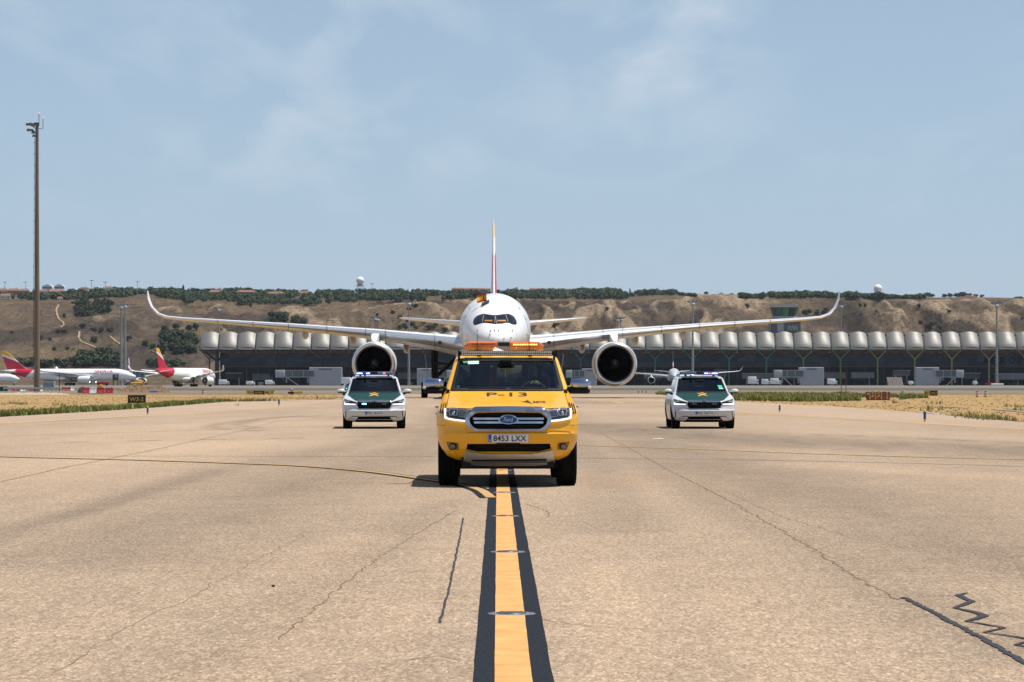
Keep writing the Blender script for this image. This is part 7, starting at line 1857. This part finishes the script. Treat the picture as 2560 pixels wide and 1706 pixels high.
for px, lb in ((2443, 'left'), (2464, 'right')):
    p = gp(px, 991); e = empty('marker_board_post', (p.x, p.y, ZG), 0, 'red and white banded post in the far right field, the %s one' % lb, 'marker post', 'red and white posts at far right')
    for k in range(5): MB().lathe([(.14 + .02 * (k % 2), .11 * k), (.14 + .02 * (k % 2), .11 * k + .108)], n=12, caps=True).build('band', M('band_red', (.42, .02, .03), .5) if k % 2 == 0 else WHITE, e)
e = empty('marker_board_post', Vector(gp(729, 986)) + Vector((0, 0, ZG)), 0, 'red and white banded post behind the low sign left of the left car', 'marker post', 'red and white posts at far right')
for k in range(6): MB().lathe([(.16 + .07 * (k == 4), .12 * k), (.16 + .07 * (k == 4), .12 * k + .118)], n=12, caps=True).build('band', M('band_red') if k % 2 == 0 else WHITE, e)
e = empty('marker_board_post', Vector(gp(508, 985)) + Vector((0, 0, ZG)), 0, 'small red and white banded post in the grass below the red tailed airliner', 'marker post', 'red and white posts at far right')
for k in range(4): MB().lathe([(.16, .12 * k), (.16, .12 * k + .118)], n=12, caps=True).build('band', M('band_red') if k % 2 else WHITE, e)
e = empty('junction_box', Vector(gp(2256, 989.5)) + Vector((0, 0, ZG)), 0, 'small grey cabinet in the grass left of the far right sign', 'cabinet'); MB().rbox((0, 0, .25), (.26, .26, .5), .02, 1).build('case', STEEL, e); MB().box((0, 0, .51), (.3, .3, .03)).build('lid', STEEL, e)
e = empty('junction_box', Vector(gp(2081, 988)) + Vector((0, 0, ZG)), 0, 'small blue grey cabinet in the grass at the left of the sign back', 'cabinet'); MB().rbox((0, 0, .2), (.2, .2, .4), .02, 1).build('case', M('cabinet_blue', (.15, .2, .24), .5), e)
e = empty('equipment_box', Vector(gp(1849, 988)) + Vector((0, 0, ZG)), 0, 'white box on the ground beside the right mirror of the right car', 'box'); MB().rbox((0, 0, .2), (.4, .3, .4), .02, 1).build('case', WHITE, e); MB().box((0, 0, .41), (.44, .34, .03)).build('lid', WHITE, e)
for px, top, lb in ((2103, 940, 'left'), (2115, 937, 'right')):
    d = gp(0, 990).y; s = d / F; e = empty('thin_pole', ((px - HX) * s, d, ZG), 0, 'thin dark red pole behind the yellow sign at right, the %s one' % lb, 'pole', 'thin poles at right'); MB().tube([(0, 0, 0), (0, 0, H + (HY - top) * s)], .04, 6).build('shaft', M('pole_brown', (.10, .035, .03), .6), e); MB().box((0, 0, .05), (.2, .2, .1)).build('foot', CONC, e)

# ---- road works at the left
def barrier(px, py, w, h_, red, label, tilt=0.0):
    p = gp(px, py, ZG); s = p.y / F; W_, H_ = w * s, h_ * s
    e = empty('plastic_barrier', (p.x, p.y, ZG), tilt, label, 'barrier', 'red and white plastic barriers')
    m_ = M('barrier_red', (.40, .02, .025), .5) if red else M('barrier_white', (.68, .68, .67), .5)
    a = MB(); a.rings([[(x, -.28, 0), (x, -.28, H_ * .18), (x, -.12, H_ * .42), (x, -.09, H_ * .82), (x, .09, H_ * .82), (x, .12, H_ * .42), (x, .28, H_ * .18), (x, .28, 0)] for x in (-W_ / 2, -W_ * .25, 0, W_ * .25, W_ / 2)]); a.build('shell', m_, e, 35)
    for k in (-1, 0, 1): MB().rbox((k * W_ * .32, 0, H_ * .9), (W_ * .2, .16, H_ * .2), .04, 2).build('filler_knob', m_, e, 40)
    for k in (-.5, .5): MB().rbox((k * W_ * .62, -.18, H_ * .3), (W_ * .16, .1, H_ * .34), .03, 1).build('rib', m_, e)
for a in [(215, 984.5, 17, 16, True, 'red plastic barrier nearest the dark boulder, leftmost of the front row'), (233, 985, 17, 16, False, 'white plastic barrier in the middle of the front row'), (252, 985, 19, 16, True, 'red plastic barrier right of the white one'), (273, 984, 20, 15, True, 'red plastic barrier at the right end of the row by the rubble'), (160, 977.8, 11, 10, True, 'red plastic barrier right of the tall mast, left of the pair'), (171, 977.8, 10, 10, True, 'red and pink looking plastic barrier right of the tall mast, middle'), (181, 977.8, 9, 10, False, 'white plastic barrier right of the tall mast, behind the front row'), (33, 979, 9, 6, True, 'low red barrier under the rail, leftmost'), (44, 979, 10, 6, True, 'low red barrier under the rail, second'), (57, 979, 12, 6, False, 'low white barrier under the rail'), (79, 979, 13, 6, True, 'low red barrier under the rail beside the mast'), (103, 979, 8, 6, False, 'low pale barrier under the rail right of the mast')]:
    barrier(*a, rnd.uniform(-.15, .15))
for k in range(3):
    p = gp(379 + 7 * k, 983.5, ZG); e = empty('safety_drum', (p.x, p.y, ZG), 0, 'red and white leaning marker at the foot of the rubble heap, ' + ('left', 'middle', 'right')[k] + ' of three', 'marker', 'leaning markers at the rubble heap')
    for q in range(4): a = MB(); a.rings([[(-.16 - .05 * (q + t) , -.06, .14 * (q + t)), (.16 - .05 * (q + t), -.06, .14 * (q + t)), (.16 - .05 * (q + t), .06, .14 * (q + t)), (-.16 - .05 * (q + t), .06, .14 * (q + t))] for t in (0, .98)]); a.build('band', M('band_red') if q == 1 else M('barrier_white'), e)
# rubble heap and digger
def heap(name, px0, px1, pyb, hpx, label, mat, seed, d=None):
    d = d or gp(0, pyb, ZG).y; s = d / F; w = (px1 - px0) * s; hh = hpx * s; cx_ = ((px0 + px1) / 2 - HX) * s; vs_ = []; N, Mr = 90, 24
    for j in range(Mr):
        for i in range(N):
            u, t = i / (N - 1), j / (Mr - 1); env = math.sin(math.pi * min(1, max(0, t))) ** .8 * (math.sin(math.pi * u) ** .55) * (.75 + .35 * noise.noise((u * 4 + seed, .3, 0)))
            r_ = noise.noise((u * w * 2.2, t * 9 + seed, 1.1)) * .22 + noise.noise((u * w * 6, t * 22, seed)) * .13
            vs_.append(((u - .5) * w, (t - .5) * min(w * .6, 8), max(-.05, hh * env * (1 + r_) + (r_ * .5 if env > .15 else 0))))
    me = bpy.data.meshes.new(name); me.from_pydata(vs_, [], [(j * N + i, j * N + i + 1, (j + 1) * N + i + 1, (j + 1) * N + i) for j in range(Mr - 1) for i in range(N - 1)]); me.materials.append(mat); me.update()
    o = obj(name, me); o.location = (cx_, d + 2, ZG); return tag(o, label, 'heap')
EARTH = soil_mat('rubble_earth', (.21, .135, .08), (.15, .095, .058), (.28, .20, .125), .8, 3)
heap('rubble_heap', 286, 420, 982.5, 25, 'long heap of brown rubble and earth beside the red barriers', EARTH, 2.0)
heap('dark_boulder', 188, 214, 983.5, 17, 'dark earth mound with a stone between the two barrier rows', M('dark_earth', (.10, .065, .045), .95, var=.3), 5.0)
heap('gravel_bank', -60, 165, 987, 5, 'low bank of pale gravel along the works at far left', soil_mat('pale_gravel', (.40, .33, .26), (.34, .28, .22), (.5, .43, .36), .8, 3), 8.0)
p = gp(332, 979, ZG); DGY = M('digger_yellow', (.62, .33, .02), .5, var=.1)
e = empty('digger', (p.x, p.y + 6, ZG), .2, 'yellow digger partly hidden behind the rubble heap', 'digger')
MB().rbox((-.2, 0, 1.25), (1.9, 1.1, .42), .06, 1).build('body', DGY, e); MB().rbox((.35, 0, 1.55), (.7, .9, .28), .05, 1).build('canopy', DGY, e); MB().tube([(-.6, -.2, 1.3), (.2, -.2, 1.75), (.9, -.2, 1.62), (1.25, -.2, 1.25)], .09, 6).build('arm', DGY, e); MB().rbox((1.3, -.2, 1.2), (.3, .5, .3), .05, 1).build('bucket', BLACK, e)
for y in (-.5, .5): MB().rbox((-.2, y, .5), (2.0, .35, .9), .2, 2).build('track', RUBBER, e)
e = empty('digger', Vector(gp(231, 980, ZG)) + Vector((0, 8, 0)), 0, 'small yellow machine behind the white barrier', 'digger'); MB().rbox((0, 0, .8), (.8, .6, .3), .05, 1).build('body', DGY, e); MB().rbox((.1, 0, 1.05), (.4, .5, .2), .04, 1).build('canopy', DGY, e); MB().rbox((0, 0, .35), (.9, .7, .5), .1, 1).build('track', RUBBER, e)
# rail, mesh fence and cabins
d = gp(0, 979).y; s = d / F
e = empty('guard_rail', ((85 - HX) * s, d - 2, ZG), 0, 'long grey guard rail in front of the parked airliner crossing the mast foot', 'guard rail')
MB().box((0, 0, .62), (142 * s, .12, .18)).build('rail', M('rail_light', (.52, .52, .52), .5, .4), e); MB().box((0, .02, .46), (142 * s, .08, .12)).build('lower_rail', STEEL, e)
for k in range(15): MB().box((-70 * s + k * 10 * s, .08, .32), (.1, .1, .66)).build('post', STEEL, e)
e = empty('mesh_fence', ((8 - HX) * s, d - 1, ZG), 0, 'dark green mesh fence panel at the left edge of the picture', 'fence'); w = 26 * s
MB().box((0, .03, .45), (w, .02, .7)).build('screen', M('net_green', (.010, .07, .05), .8), e)
for k in range(9): MB().box((-w / 2 + k * w / 8, 0, .45), (.04, .04, .85)).build('upright', M('fence_green', (.03, .14, .10), .6), e)
for k in range(4): MB().box((0, -.02, .12 + .22 * k), (w, .03, .03)).build('wire', M('fence_green'), e)
e = empty('site_cabin', ((123 - HX) * 520 / F, 520, ZG), 0, 'grey site cabin standing right of the tall mast under the airliner', 'cabin'); MB().rbox((0, 0, .95), (2.0, 1.6, 1.3), .05, 1).build('box', M('cabin_grey_blue', (.28, .31, .35), .5), e); MB().box((0, 0, 1.7), (1.9, 1.4, .22)).build('roof_unit', DARKW, e)
for x in (-.9, .9): MB().box((x, -.7, .2), (.1, .1, .4)).build('leg', WHITE, e)
e = empty('thin_pole', ((148.5 - HX) * 470 / F, 470, ZG), 0, 'short dark post in front of the winglet of the long airliner', 'pole'); MB().tube([(0, 0, 0), (0, 0, H + (HY - 932) * 470 / F)], .06, 6).build('shaft', BLACK, e); MB().box((0, 0, .05), (.3, .3, .1)).build('foot', CONC, e)
e = empty('air_stairs', ((289 - HX) * 1250 / F, 1250, 0), 0, 'dark boarding stairs at the front door of the long airliner', 'stairs'); MB().rbox((0, 0, 3.6), (2.4, 2.2, 2.6), .1, 1).build('cabin', M('stairs_dark', (.04, .042, .05), .5), e); MB().box((.4, -1.15, 4.1), (.9, .1, 1.0)).build('panel', LGREY, e)
for x in (-1, 1): MB().box((x, 0, 1.2), (.25, 1.6, 2.4)).build('leg', DARKW, e)
e = empty('tow_truck', ((258 - HX) * 1240 / F, 1240, 0), 0, 'red airport vehicle under the nose of the long airliner', 'truck'); MB().rbox((0, 0, 1.0), (5.2, 2.2, 1.4), .15, 2).build('body', M('truck_red', (.40, .02, .025), .45), e); MB().box((-.6, -1.12, 1.2), (1.6, .08, .5)).build('window', DARKW, e)
for x in (-1.6, 1.6): MB().lathe([(.02, -.15), (.45, -.15), (.45, .15), (.02, .15)], (x, -1, .45), 'Y', 12).build('wheel', RUBBER, e)
# concrete edging at the right verge
for P in ([(2295, 1032), (2330, 1036), (2360, 1040), (2400, 1042)], [(2340, 1019), (2390, 1020.5), (2420, 1022)], [(2490, 1026), (2530, 1029), (2580, 1034)]):
    Q = [gp(*p, ZG) for p in P]
    for a, b_ in zip(Q, Q[1:]):
        o = MB().box(((a.x + b_.x) / 2, (a.y + b_.y) / 2, ZG + .015), ((b_ - a).length * .97, .2, .07), math.atan2(b_.y - a.y, b_.x - a.x)).build('kerb_stone', M('kerb_concrete', (.46, .42, .36), .9, var=.15)); tag(o, kind='structure')

# ================================================================== summer haze
hz = MB().box((0, 2100, 95), (7000, 4700, 196.4)); m = bpy.data.materials.new('haze_air'); m.use_nodes = True; n, l = nodes(m); n.clear()
o_ = n.new('ShaderNodeOutputMaterial'); pv = n.new('ShaderNodeVolumePrincipled'); pv.inputs['Color'].default_value = (.80, .88, 1.0, 1); pv.inputs['Density'].default_value = HAZE = .000022; pv.inputs['Anisotropy'].default_value = .2
l.new(pv.outputs[0], o_.inputs['Volume'])
USE_HAZE = True
if USE_HAZE: tag(hz.build('haze', m), kind='stuff')
